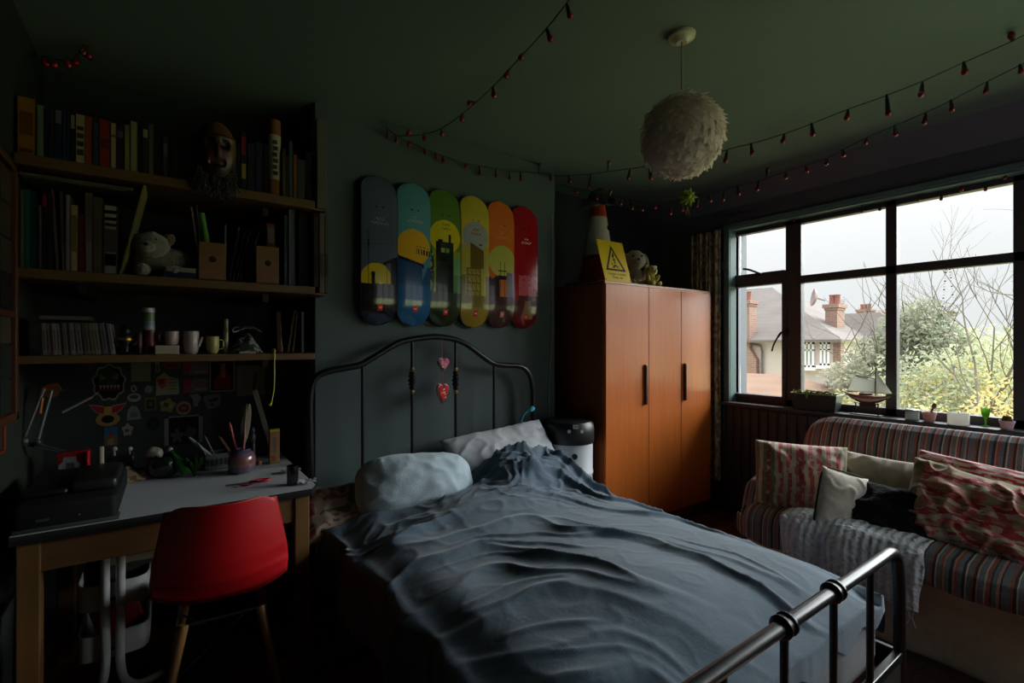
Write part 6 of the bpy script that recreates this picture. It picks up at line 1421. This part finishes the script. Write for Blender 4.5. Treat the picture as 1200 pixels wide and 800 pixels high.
Bb = [(444, 138), (452, 150), (468, 160), (485, 168), (510, 179), (545, 191), (562, 194), (583, 198), (605, 201), (645, 203.5), (650, 206)]
bB = [(454, 157), (464, 162), (479, 166), (498, 176), (511, 182), (519, 186), (545, 192), (562, 200), (581, 203), (597, 205), (610, 207), (632, 195), (645, 207)]
fB = lambda x, y: onY(x, y, 2.525)
string('string of red lights fixed along the top of the chimney breast', [fB(x, y) for x, y in Bb], [(fB(x, cab_y(Bb, x)), fB(x + .5, y + (5 if y > cab_y(Bb, x) else -4))) for x, y in bB])
Aa = [(448, 140), (462, 157), (480, 159), (502, 156), (518, 150), (535, 139), (553, 124), (570, 109), (590, 89), (607, 70), (622, 54), (639, 35), (652, 19), (664, 4), (676, -14)]
tA = lambda x: 1 / lerp(1 / 2.42, 1 / 1.60, (x - 448) / 220)
bA = [(669, 19), (646, 46), (609, 66), (592, 89), (579, 112), (547, 118), (541, 139), (518, 157), (498, 162), (480, 151)]
def nearc(P, x, y): return min(((P[i][0] + (P[i + 1][0] - P[i][0]) * f / 8, P[i][1] + (P[i + 1][1] - P[i][1]) * f / 8) for i in range(len(P) - 1) for f in range(9)), key=lambda p: (p[0] - x + 3) ** 2 + (p[1] - y + 12) ** 2)
string('steep string of red lights rising from the chimney breast towards the top of the photo', [onT(x, y, tA(x)) for x, y in Aa], [(onT(*nearc(Aa, x, y), tA(x)), onT(x, y + 3, tA(x))) for x, y in bA])
Ee = [(838, 254), (860, 251), (880, 247), (912, 254), (930, 254), (975, 247), (1010, 240), (1031, 238), (1076, 228), (1103, 226), (1127, 218), (1155, 214), (1178, 203), (1215, 196)]
bE = [(845, 257), (860, 255), (878, 250), (912, 259), (930, 258), (1010, 247), (1031, 245), (1076, 234), (1103, 233), (1127, 222), (1155, 222), (1178, 208)]
fE = lambda x, y: onX(x, y, 3.60 if x < 900 else 3.66)
string('thin string of tiny red lights tacked along the window head', [fE(x, y) for x, y in Ee], [(fE(x, cab_y(Ee, x)), fE(x, y + 2)) for x, y in bE], r=.009, cab=.0018)
Ff = [(28, 66), (52, 66), (70, 70), (88, 68), (98, 50), (112, 30), (128, 16), (140, -4)]
fF = lambda x, y: onY(x, y, 2.62)
string('cluster of red berry lights in the dark top left corner', [fF(x, y) for x, y in Ff], [(fF(*nearc(Ff, x, y - 6)), fF(x, y)) for x, y in ((142, 4), (143, 20), (118, 27), (131, 45), (98, 55), (98, 66), (106, 70), (52, 72), (65, 80), (80, 77), (88, 77))], r=.0135)

# ============================================================ ON THE WINDOW SILL
SZ = .8785
def sill(x, X=3.615): return onX(x, 470, X).y
# planter
ya, yb_ = sill(984), sill(930)
pt_ = thing('planter', 'dark green tapered metal planter on the window sill', 'planter', (3.615, (ya + yb_) / 2, SZ))
m = MB((54, 78, 60)); zt_ = onX(950, 461, 3.60).z
def trough(m, y0, y1, x0, x1, z0, z1, tp, col):
    b0 = [(x0 + tp, y0 + tp), (x1 - tp, y0 + tp), (x1 - tp, y1 - tp), (x0 + tp, y1 - tp)]; t0 = [(x0, y0), (x1, y0), (x1, y1), (x0, y1)]; i0 = [(x0 + .005, y0 + .005), (x1 - .005, y0 + .005), (x1 - .005, y1 - .005), (x0 + .005, y1 - .005)]
    vs = [(x, y, z0) for x, y in b0] + [(x, y, z1) for x, y in t0] + [(x, y, z1) for x, y in i0] + [(x, y, z0 + .05) for x, y in b0]
    fs = [(3, 2, 1, 0), (12, 13, 14, 15)]
    for i in range(4):
        j = (i + 1) % 4; fs += [(i, j, 4 + j, 4 + i), (4 + i, 4 + j, 8 + j, 8 + i), (8 + i, 8 + j, 12 + j, 12 + i)]
    m.add(vs, fs, col)
trough(m, ya, yb_, 3.565, 3.675, SZ, zt_, .016, (36, 48, 40)); m.build('trough', 'satin', pt_)
m = MB((150, 160, 120)); m.tube([(3.565, ya, zt_), (3.565, yb_, zt_), (3.675, yb_, zt_), (3.675, ya, zt_)], .004, 6, closed=True); m.build('rim', 'satin', pt_)
for i in range(3):
    yy = lerp(ya, yb_, (.22, .5, .86)[i]); m = MB((90, 92, 80) if i else (60, 60, 56)); m.tube([(3.59, yy + .028 * math.cos(t), zt_ - .004 + .024 * math.sin(t)) for t in [math.pi * k / 12 for k in range(13)]], .005, 6); m.build('handle_loop', 'satin', pt_, smooth=True)
for i in range(16):
    m = MB((150, 180, 70)); yy = random.uniform(ya + .02, yb_ - .02); p0 = Vector((3.60, yy, zt_ - .01)); m.tube(smooth_path([p0, p0 + Vector((-.01, random.uniform(-.02, .02), .03)), p0 + Vector((-.036, random.uniform(-.02, .02), random.uniform(-.01, .04)))], 3), [.002] * 3 + [.004] * 3 + [.001], 5); m.build('sprig', 'leaf', pt_, smooth=True)
yy = lerp(ya, yb_, .62); m = MB((150, 180, 70)); m.tube([(3.562, yy, zt_), (3.559, yy, zt_ - .03)], .005, 6); m.build('sprig', 'leaf', pt_, smooth=True)
# model yacht
sy0, sy1 = sill(1045), sill(989); cy_ = (sy0 + sy1) / 2; Ls = sy1 - sy0; XS = 3.61
yt_ = thing('model_yacht', 'small wooden model sailing yacht on a stand on the sill', 'model boat', (XS, cy_, SZ))
zd = onX(1018, 463, XS).z; zk = onX(1018, 473, XS).z
def hull(u, v):
    s = u * 2 - 1; w_ = .034 * (1 - abs(s) ** 2.4) ** .8; sheer = .012 * s * s + (.008 * s if s < 0 else 0); a_ = lerp(-math.pi / 2, math.pi / 2, v)
    dpt = (zd - zk) * (1 - abs(s) ** 2.0); return Vector((XS + w_ * math.sin(a_), cy_ + s * Ls / 2, zd + sheer - dpt * math.cos(a_)))
m = MB((120, 70, 44)); m.grid(hull, 40, 16, lambda u, v: (150, 100, 70) if abs(v - .5) > .38 else ((206, 190, 170) if abs(v - .5) > .22 else (110, 40, 34)), flip=True); m.grid(lambda u, v: hull(u, 0).lerp(hull(u, 1), v) + Vector((0, 0, -.002)), 40, 4, col=(166, 118, 74), flip=True); m.box((XS - .012, cy_ - .03, zd), (XS + .012, cy_ + .04, zd + .012), .002, col=(110, 66, 50)); m.build('hull', 'satin', yt_, smooth=True)
mt = onX(1026, 431, XS); m = MB((110, 84, 56)); m.tube([(XS, mt.y, zd), (XS, mt.y, mt.z)], .0035, 8); g1_, g2_ = onX(1002, 440, XS), onX(993, 464, XS); m.tube([(XS, mt.y, onX(1026, 444, XS).z), (XS, g1_.y, g1_.z)], .0025, 6); m.tube([(XS, mt.y, zd + .016), (XS, g2_.y, zd + .018)], .0025, 6); m.tube([(XS, sy0 + .02, zd + .014), (XS, sy0 - .02, zd + .022)], .002, 6); m.build('mast', 'satin', yt_, smooth=True)
def tri(pts, col, nm):
    m = MB(col); A_, B_, C2 = [Vector(p) for p in pts]
    m.grid(lambda u, v: A_.lerp(B_, u).lerp(C2, v) + Vector((-.012 * math.sin(math.pi * u) * math.sin(math.pi * v), 0, 0)), 12, 12); m.build(nm, 'sailcloth', yt_, smooth=True, ang=180, solid=.0008)
m = MB((206, 208, 200)); Q = [Vector((XS, mt.y + .004, onX(1026, 445, XS).z)), Vector((XS, g1_.y, g1_.z)), Vector((XS, g2_.y, zd + .022)), Vector((XS, mt.y + .004, zd + .02))]
m.grid(lambda u, v: Q[0].lerp(Q[1], u).lerp(Q[3].lerp(Q[2], u), v) + Vector((-.012 * math.sin(math.pi * u), 0, 0)), 12, 12); m.build('mainsail', 'sailcloth', yt_, smooth=True, ang=180, solid=.0008)
tri([(XS, mt.y - .004, zd + .014), (XS, sy0 - .005, zd + .018), (XS, mt.y - .002, mt.z - .02)], (214, 216, 206), 'jib')
m = MB((60, 54, 48))
for a_, b_2 in (((XS, mt.y, mt.z), (XS, sy0 - .02, zd + .022)), ((XS, mt.y, mt.z), (XS, sy1, zd + .02)), ((XS - .03, mt.y, zd), (XS, mt.y, mt.z - .03)), ((XS + .03, mt.y, zd), (XS, mt.y, mt.z - .03))): m.tube([a_, b_2], .0007, 4)
m.build('rigging', 'matte', yt_)
m = MB((44, 34, 30)); m.box((XS - .03, cy_ - .085, SZ), (XS + .03, cy_ + .085, SZ + .006), .002)
for s_ in (-1, 1): m.tube([(XS, cy_ + s_ * .06, SZ + .004), (XS, cy_ + s_ * .06, zk + .006)], .004, 8); m.box((XS - .016, cy_ + s_ * .06 - .004, zk - .002), (XS + .016, cy_ + s_ * .06 + .004, zk + .008), .002)
m.box((XS - .004, cy_ - .05, zk - .018), (XS + .004, cy_ + .04, zk + .004), col=(60, 34, 30)); m.build('stand', 'satin', yt_)
# jars, pots, candle
def pot_at(x, X=3.61): return Vector((X, sill(x, X), SZ))
c_ = pot_at(1069); m = MB((225, 232, 228)); m.lathe([(.02, .0), (.031, .001), (.033, .004), (.033, .045), (.030, .052), (.030, .058), (.028, .058), (.028, .05), (.031, .043), (.031, .006), (0, .004)], Matrix.Translation(c_), 28); gj = m.build('glass_jar', 'sailcloth', smooth=True, label='small clear glass jar on the sill, left of the pink pots', cat='jar')
m = MB((170, 174, 172)); m.lathe([(.031, .050), (.034, .051), (.034, .062), (.030, .064)], Matrix.Translation(c_), 28); m.build('lid', 'metal', gj, smooth=True)
def flowerpot(x, r, h_, col, lb, nm='flower_pot'):
    c_ = pot_at(x); t = thing(nm, lb, 'pot', c_); m = MB(col); m.lathe([(r * .72, 0), (r * .95, h_ * .75), (r * 1.02, h_ * .76), (r * 1.04, h_), (r * .92, h_), (r * .88, h_ * .8), (0, h_ * .78)], Matrix.Translation(c_), 28, cols=[col] * 5 + [(60, 44, 34)] * 3); m.build('pot_body', 'satin', t, smooth=True); return t, c_
t, c_ = flowerpot(1089, .033, .054, (226, 170, 166), 'pink pot holding a wooden scoop on the sill')
m = MB((120, 90, 66)); m.tube([c_ + Vector((0, -.004, .045)), c_ + Vector((-.005, -.02, .085))], .006, 8); m.ell(c_ + Vector((-.006, -.024, .095)), (.010, .012, .016), TR(rot=(20, 0, 0))); m.build('wooden_scoop', 'satin', smooth=True, label='brown wooden scoop standing in the left pink pot', cat='scoop')
c_ = pot_at(1123); m = MB((236, 234, 226)); m.lathe([(.044, 0), (.0465, .003), (.047, .062), (.044, .066), (.038, .062), (0, .060)], Matrix.Translation(c_), 32); cd_ = m.build('candle', 'sailcloth', smooth=True, label='broad white pillar candle between the pots on the sill', cat='candle')
m = MB((60, 50, 44)); m.tube([c_ + Vector((0, 0, .06)), c_ + Vector((.002, 0, .072))], .0012, 6); m.build('wick', 'matte', cd_)
c_ = pot_at(1155, 3.64); m = MB((150, 200, 100)); m.lathe([(.018, .0), (.018, .004), (.004, .008), (.004, .04), (.014, .055), (.019, .085), (.0195, .098), (.0175, .098), (.012, .058), (0, .05)], Matrix.Translation(c_), 24); m.build('glass', 'sailcloth', smooth=True, label='lime green stemmed glass on the sill', cat='glass')
t, c_ = flowerpot(1180, .031, .046, (236, 196, 204), 'pink pot with a small cactus at the right of the sill')
m = MB((110, 100, 60)); m.ell(c_ + Vector((0, 0, .052)), (.020, .020, .018), wob=.2); 
for k in range(5): m.ell(c_ + Vector((.012 * math.cos(k * 1.3), .012 * math.sin(k * 1.3), .060)), (.007, .007, .010), col=(120, 110, 50))
m.build('cactus', 'leaf', t, smooth=True)
# bead string in the window
bd = thing('bead_necklace', 'string of pale beads hanging in front of the right pane', 'beads', onX(1110, 318, 3.68))
top_ = onX(1110, 316, 3.69); bot = onX(1111, 380, 3.68); wN = onX(1103, 370, 3.68).y - bot.y
for k in range(44):
    t_ = -1 + 2 * k / 43; y = bot.y + wN * math.copysign(abs(t_) ** .0 * min(1, (1 - abs(t_) * .92) ** .6 + .02), t_) if abs(t_) > .16 else bot.y + wN * t_ / .16 * .93
    z_ = lerp(bot.z, top_.z, max(0, (abs(t_) - .10) / .90)) + (0 if abs(t_) > .16 else -.004)
    m = MB((250, 250, 246) if k % 3 else (120, 120, 116)); m.ell((3.68, y, z_), (.0032, .0048, .0038), seg=8, rings=6); m.build('bead', 'sailcloth', bd, smooth=True)
m = MB((90, 90, 86)); m.tube([(3.68, top_.y, top_.z), (3.68, top_.y, top_.z + .012), (3.70, top_.y, top_.z + .014)], .0015, 6); m.build('hook', 'metal', bd)
# ============================================================ OUTSIDE
GZ = -3.0
m = MB((150, 160, 120)); m.grid(lambda u, v: Vector((lerp(4.6, 90, u), lerp(-60, 60, v), GZ + .25 * noise.noise(Vector((u * 20, v * 20, 0))) - (0 if u > .0 else 0))), 40, 40, lambda u, v: (170, 186, 130) if noise.noise(Vector((u * 30, v * 30, 3))) > -.1 else (196, 188, 150)); m.build('ground', 'render', kind='structure', smooth=True)
def P2(x, y, X): return onX(x, y, X)
# near house with hipped roof
HX = 20.0; hy0 = P2(979, 400, HX).y; ez = P2(940, 398, HX).z; hy1 = hy0 + 12
hs = thing('house', 'pale rendered house with hipped tiled roof seen through the left panes', 'house', (HX + 5, hy0 + 6, GZ))
m = MB((200, 188, 182)); m.box((HX, hy0, GZ), (HX + 9, hy1, ez)); m.build('wall', 'render', hs)
rz = ez + 2.55; ov = .35
def roof(m, x0, y0, x1, y1, z, rise, col, ins):
    a = [(x0, y0, z), (x1, y0, z), (x1, y1, z), (x0, y1, z), (x0 + ins, y0 + ins, z + rise), (x0 + ins + .01 if x1 - x0 < 2 * ins + .1 else x1 - ins, y0 + ins, z + rise), (x1 - ins, y1 - ins, z + rise), (x0 + ins, y1 - ins, z + rise)]
    m.add(a, [(0, 1, 5, 4), (1, 2, 6, 5), (2, 3, 7, 6), (3, 0, 4, 7), (4, 5, 6, 7), (3, 2, 1, 0)], col)
m = MB((176, 160, 150)); roof(m, HX - ov, hy0 - ov, HX + 9 + ov, hy1 + ov, ez - .02, 2.7, (112, 106, 102), 4.9); m.build('roof', 'roof_tile', hs)
m = MB((120, 112, 108)); m.box((HX - ov - .06, hy0 - ov, ez - .10), (HX - ov + .06, hy1, ez + .0)); m.build('gutter', 'render', hs)
for (xa, xb, ya_, yb2) in ((943, 954.5, 401, 430), (961.5, 972.5, 401, 428)):
    a, b = P2(xb, ya_, HX), P2(xa, yb2, HX); zlo_, zhi_ = P2((xa + xb) / 2, yb2, HX).z, P2((xa + xb) / 2, ya_, HX).z
    m = MB((250, 250, 248)); fw = .07; X0, X1 = HX - .06, HX + .02
    m.box((X0, a.y, zlo_), (X1, b.y, zlo_ + fw)); m.box((X0, a.y, zhi_ - fw), (X1, b.y, zhi_))
    for k in (0, .5, 1): yy = lerp(a.y, b.y - fw, k); m.box((X0, yy, zlo_), (X1, yy + fw, zhi_))
    m.box((X0, a.y, lerp(zlo_, zhi_, .66)), (X1, b.y, lerp(zlo_, zhi_, .66) + .05)); m.box((X0 - .12, a.y - .08, zlo_ - .12), (X1, b.y + .08, zlo_))
    wf_ = m.build('window', 'render', hs); m = MB((150, 158, 160)); m.box((HX - .02, a.y + fw, zlo_ + fw), (HX + .01, b.y - fw, zhi_ - fw)); m.build('pane', 'satin', wf_)
def chimney(par, x0, x1, yt, X, zbase, dep=.7, pots=2, col=None):
    a, b = P2(x1, yt, X).y, P2(x0, yt, X).y; zt_ = P2((x0 + x1) / 2, yt, X).z
    m = MB((190, 130, 112)); m.box((X, a, zbase), (X + dep, b, zt_ - .15)); m.box((X - .08, a - .08, zt_ - .22), (X + dep + .08, b + .08, zt_ - .08)); m.box((X - .03, a - .03, zt_ - .32), (X + dep + .03, b + .03, zt_ - .22)); c_ = m.build('chimney', 'brick', par)
    for i in range(pots):
        m = MB((150, 106, 98)); yy = lerp(a, b, (i + .7) / (pots + .4)); m.lathe([(.13, 0), (.11, .08), (.10, .36), (.13, .40), (.10, .42)], Matrix.Translation((X + dep / 2, yy, zt_ - .09)), 14); m.build('chimney_pot', 'render', c_, smooth=True)
chimney(hs, 861, 878, 350, HX - .25, GZ, .6); chimney(hs, 967, 981, 354, HX + 1.6, ez, .7)
m = MB((196, 140, 122)); pa, pb = P2(886, 400, HX - .26).y, P2(860, 400, HX - .26).y; z1_ = P2(880, 421, HX).z; m.box((HX - .26, pa, GZ), (HX, pb, z1_)); m.prism([(pa, z1_), (pb, z1_), (pb, z1_ + .9), (pa + .55, z1_ + .9)], Matrix(((0, 0, 1, HX - .26), (1, 0, 0, 0), (0, 1, 0, 0), (0, 0, 0, 1))), .26); m.build('chimney_stack', 'brick', hs)
m = MB((196, 146, 130)); ya2, yb2 = P2(985.5, 400, HX).y, P2(976.5, 400, HX).y; m.box((HX - .02, ya2, GZ), (HX + .25, yb2, ez - .1)); m.build('brick_corner', 'brick', hs)
m = MB((110, 108, 106)); d0, d1, d2 = P2(877, 403, HX - .1), P2(891, 405, HX - .1), P2(893, 411, HX - .1); m.tube([d0, d1, d2, (HX - .1, d2.y, GZ + .3)], .045, 8); m.build('drainpipe', 'render', hs)
hs2 = thing('house', 'grey shaded side wing of the neighbour house beyond its brick corner', 'house', (HX + 3, hy0 - 1, GZ))
ya3 = P2(997, 400, HX + 2.5).y; m = MB((168, 166, 158)); m.box((HX + 2.5, ya3, GZ), (HX + 8, hy0 - .5, ez - .3)); m.build('wall', 'render', hs2)
m = MB((170, 158, 148)); roof(m, HX + 2.2, ya3 - .3, HX + 8.3, hy0 - .42, ez - .35, 1.5, (112, 106, 102), 1.6); m.build('roof', 'roof_tile', hs2)
a, b = P2(993, 405, HX + 2.4).y, P2(987.5, 405, HX + 2.4).y; m = MB((226, 226, 222)); z0_, z1_ = P2(990, 428, HX + 2.4).z, P2(990, 407, HX + 2.4).z; m.box((HX + 2.42, a, z0_ - .1), (HX + 2.5, b, z1_)); w2 = m.build('window', 'render', hs2); m = MB((100, 106, 108)); m.box((HX + 2.40, a + .08, z0_), (HX + 2.43, b - .08, z1_ - .07)); m.build('pane', 'satin', w2)
# low outbuilding
LX = 13.5; la, lb_ = P2(925, 455, LX).y, P2(862, 440, LX).y + 2; lz = P2(910, 466, LX).z; lr = P2(900, 442.5, LX).z
ob = thing('outbuilding', 'low brown roofed outbuilding in front of the rendered house', 'outbuilding', (LX + 2, la + 2, GZ))
m = MB((206, 196, 186)); m.box((LX, la + .15, GZ), (LX + 4, lb_, lz)); m.build('wall', 'render', ob)
m = MB((176, 158, 146)); 
m.add([(LX - .2, la, lz - .02), (LX + 4.2, la, lz - .02), (LX + 4.2, lb_, lz - .02), (LX - .2, lb_, lz - .02), (LX + 1.7, la + .9, lr), (LX + 1.7, lb_, lr)], [(0, 1, 4), (1, 2, 5, 4), (2, 3, 5), (3, 0, 4, 5), (3, 2, 1, 0)], (126, 104, 90)); m.build('roof', 'roof_tile', ob)
# far house with pink roof
FX_ = 38.0; fa, fb = P2(1075, 380, FX_).y, P2(978, 380, FX_).y; fz = P2(1000, 398, FX_).z
h3 = thing('house', 'distant house with pinkish roof and squat chimney in the middle pane', 'house', (FX_ + 4, (fa + fb) / 2, GZ))
m = MB((214, 206, 200)); m.box((FX_, fa, GZ), (FX_ + 8, fb, fz)); m.build('wall', 'render', h3)
m = MB((214, 186, 176)); roof(m, FX_ - .4, fa - .4, FX_ + 8.4, fb + .4, fz - .02, 2.15, (140, 116, 106), 3.6); m.build('roof', 'roof_tile', h3)
chimney(h3, 1004, 1019, 361, FX_ + 3.4, fz + .8, 1.0, 3)
h4 = thing('house', 'distant brown roofed house behind the bare tree in the right pane', 'house', (54, 6, GZ))
m = MB((196, 190, 184)); a, b = P2(1120, 390, 50).y, P2(1020, 390, 50).y; z4 = P2(1060, 392, 50).z; m.box((50, a, GZ), (58, b, z4)); m.build('wall', 'render', h4)
m = MB((176, 164, 156)); roof(m, 49.5, a - .4, 58.5, b + .4, z4, 2.4, (112, 106, 102), 3.6); m.build('roof', 'roof_tile', h4)
# aerial
m = MB((130, 130, 130)); p = P2(984, 372, 30); m.tube([(30, p.y, GZ), (30, p.y, P2(984, 350, 30).z)], .03, 6)
for k in range(5): m.tube([(30, p.y - .25, P2(984, 352 + k * 2, 30).z), (30, p.y + .25, P2(984, 352 + k * 2, 30).z)], .02, 5)
m.build('television_aerial', 'render', label='thin television aerial mast rising beside the second chimney', cat='aerial')
p = P2(957, 349, HX + 1.5); m = MB((150, 136, 136)); m.lathe([(0, -.02), (.16, .0), (.30, .06), (.36, .14), (.34, .15), (.0, .05)], frame(p, (0, 0, 1), (-.5, .75, .15)), 20); m.tube([p, P2(967, 352, HX + 1.7)], .03, 6); m.build('satellite_dish', 'render', hs, smooth=True)

def leaves(m, c, r, n, cols, sz, rnd, flat=.0, shell=.35):
    for i in range(n):
        d_ = Vector((rnd.gauss(0, 1), rnd.gauss(0, 1), rnd.gauss(0, 1))).normalized(); k = rnd.uniform(shell, 1) ** .6
        k *= 1 + .25 * noise.noise(d_ * 2.3 + Vector(c))
        p = Vector(c) + Vector((d_.x * r[0], d_.y * r[1], d_.z * r[2])) * k; s = sz * rnd.uniform(.6, 1.4)
        a = Vector((rnd.gauss(0, 1), rnd.gauss(0, 1), rnd.gauss(0, 1))).normalized(); b = a.orthogonal().normalized()
        m.add([p - a * s, p - b * s * .5, p + a * s, p + b * s * .5], [(0, 1, 2, 3)], col=rnd.choice(cols))
def branch(m, p, d_, L, r, depth, rnd, tips, bend=.35, up=.12):
    pts = [p]; q = Vector(p); dd = Vector(d_)
    for i in range(4):
        dd = (dd + Vector((rnd.uniform(-bend, bend), rnd.uniform(-bend, bend), rnd.uniform(-bend, bend) + up)) * .5).normalized(); q = q + dd * L / 4; pts.append(q)
    m.tube(pts, [r, r * .9, r * .8, r * .68, r * .55], 6 if r > .03 else 4, caps=False)
    if depth == 0: tips.append(q); return
    for k in range(3 if depth > 1 else 3):
        bp = pts[rnd.choice((2, 3, 4))]; nd = (dd + Vector((rnd.uniform(-1, 1), rnd.uniform(-1, 1), rnd.uniform(-.35, .8)))).normalized(); branch(m, bp, nd, L * rnd.uniform(.6, .82), r * .52, depth - 1, rnd, tips, bend, up)
def tree(name, label, base, h_, r, cols, n, sz, seed, cat='tree', trunk=True, depth=2, bark_=(110, 102, 90), crown=None, dens=None):
    rnd = random.Random(seed); t = thing(name, label, cat, base, group='trees and bushes in the gardens outside')
    tips = []
    if trunk:
        m = MB(bark_); branch(m, Vector(base), Vector((0, 0, 1)), h_ * .45, h_ * .010, depth + 1, rnd, tips); m.build('trunk', 'bark', t, smooth=True)
    m = MB()
    if crown: leaves(m, Vector(base) + Vector((0, 0, crown[0])), crown[1], n, cols, sz, rnd)
    for q in (tips if dens else []): leaves(m, q, (.5, .5, .5), dens, cols, sz, rnd, shell=.1)
    if m.bm.verts: m.build('foliage', 'leaf', t)
    else: m.bm.free()
YG = [(214, 200, 128), (196, 192, 132), (220, 202, 132), (182, 186, 124), (214, 188, 118)]; DG = [(146, 152, 130), (156, 160, 138), (138, 146, 122), (162, 164, 142)]; PG = [(176, 180, 146), (184, 186, 154), (168, 174, 136), (190, 186, 156)]; MX = YG + PG  # leaf colours paled and greyed, painting in the distance haze
def B(x, X): p = onX(x, 450, X); return (X, p.y, GZ)
tree('tree', 'dark green bushy evergreen tree in the right pane', B(1078, 17), 7, 2, DG, 11000, .075, 1, crown=(3.5, (1.4, 1.15, 2.1)))
tree('tree', 'bare branched tree with thin twigs at the right of the window', B(1165, 12), 6.6, 2, MX, 0, .05, 12, depth=4, bark_=(112, 106, 94), dens=None, crown=None)
tree('tree', 'second bare tree with arching boughs in the right pane', B(1135, 10), 6.0, 2, MX, 0, .05, 21, depth=3, bark_=(108, 102, 88), dens=None)
tree('tree', 'pale green leafy tree behind the bare boughs', B(1150, 18), 6.5, 2, PG, 8000, .075, 3, crown=(3.0, (1.8, 1.6, 1.9)))
tree('tree', 'greyish tree rising between the far roof and the evergreen', B(1044, 17), 6, 2, [(166, 166, 144), (176, 172, 150), (154, 158, 134)], 8000, .08, 4, crown=(2.9, (1.7, 1.7, 1.7)))
for i, (x, X, hgt, ry, cols, lb) in enumerate(((1018, 15, 3.3, 1.0, YG + PG, 'yellow green bush right behind the model yacht'), (1062, 11, 3.2, 1.0, PG + YG, 'pale green bush at the lower left of the right pane'), (1100, 10, 3.3, .9, YG, 'bright yellow bush low in the right pane'), (1140, 9, 3.3, .8, YG + [(190, 160, 96)], 'golden bush low between bare tree trunks'), (1178, 9, 3.9, .7, [(214, 190, 130), (206, 182, 118), (190, 178, 126)], 'tall golden shrub at the far right of the window'), (1085, 14, 4.2, 1.4, PG + DG, 'loose grey green bush beneath the evergreen'), (1120, 14, 4.0, 1.3, YG + PG, 'tall loose yellow green bush in the middle of the right pane'), (1160, 14, 4.4, 1.3, PG, 'soft green shrub behind the golden one'), (990, 14, 2.6, .7, YG, 'small yellow flowering bush beside the planter'), (862, 12.5, 2.6, .6, [(146, 164, 124), (158, 172, 136)], 'pale green shrub at the lower left corner of the window'), (1012, 32, 4.4, 1.6, MX, 'hazy yellow tree in front of the pink roofed house'), (955, 16, 2.5, .8, PG, 'low pale shrub below the white house windows'))):
    tree('bush', lb, B(x, X), hgt * .8, 1, cols, 8000 if ry > .9 else 6000, .034 if X < 12 else .055, 40 + i, cat='bush', depth=1, crown=(hgt * .52, (ry * 1.15, ry * 1.15, hgt * .47)))
m = MB((150, 146, 140)); a, b = onX(1050, 450, 24).y, onX(930, 450, 19).y; m.box((19, P2(1000, 450, 19).y, GZ), (19.1, P2(925, 450, 19).y, P2(950, 449, 19).z)); m.build('garden_fence', 'render', label='grey garden fence below the rendered house', cat='fence')
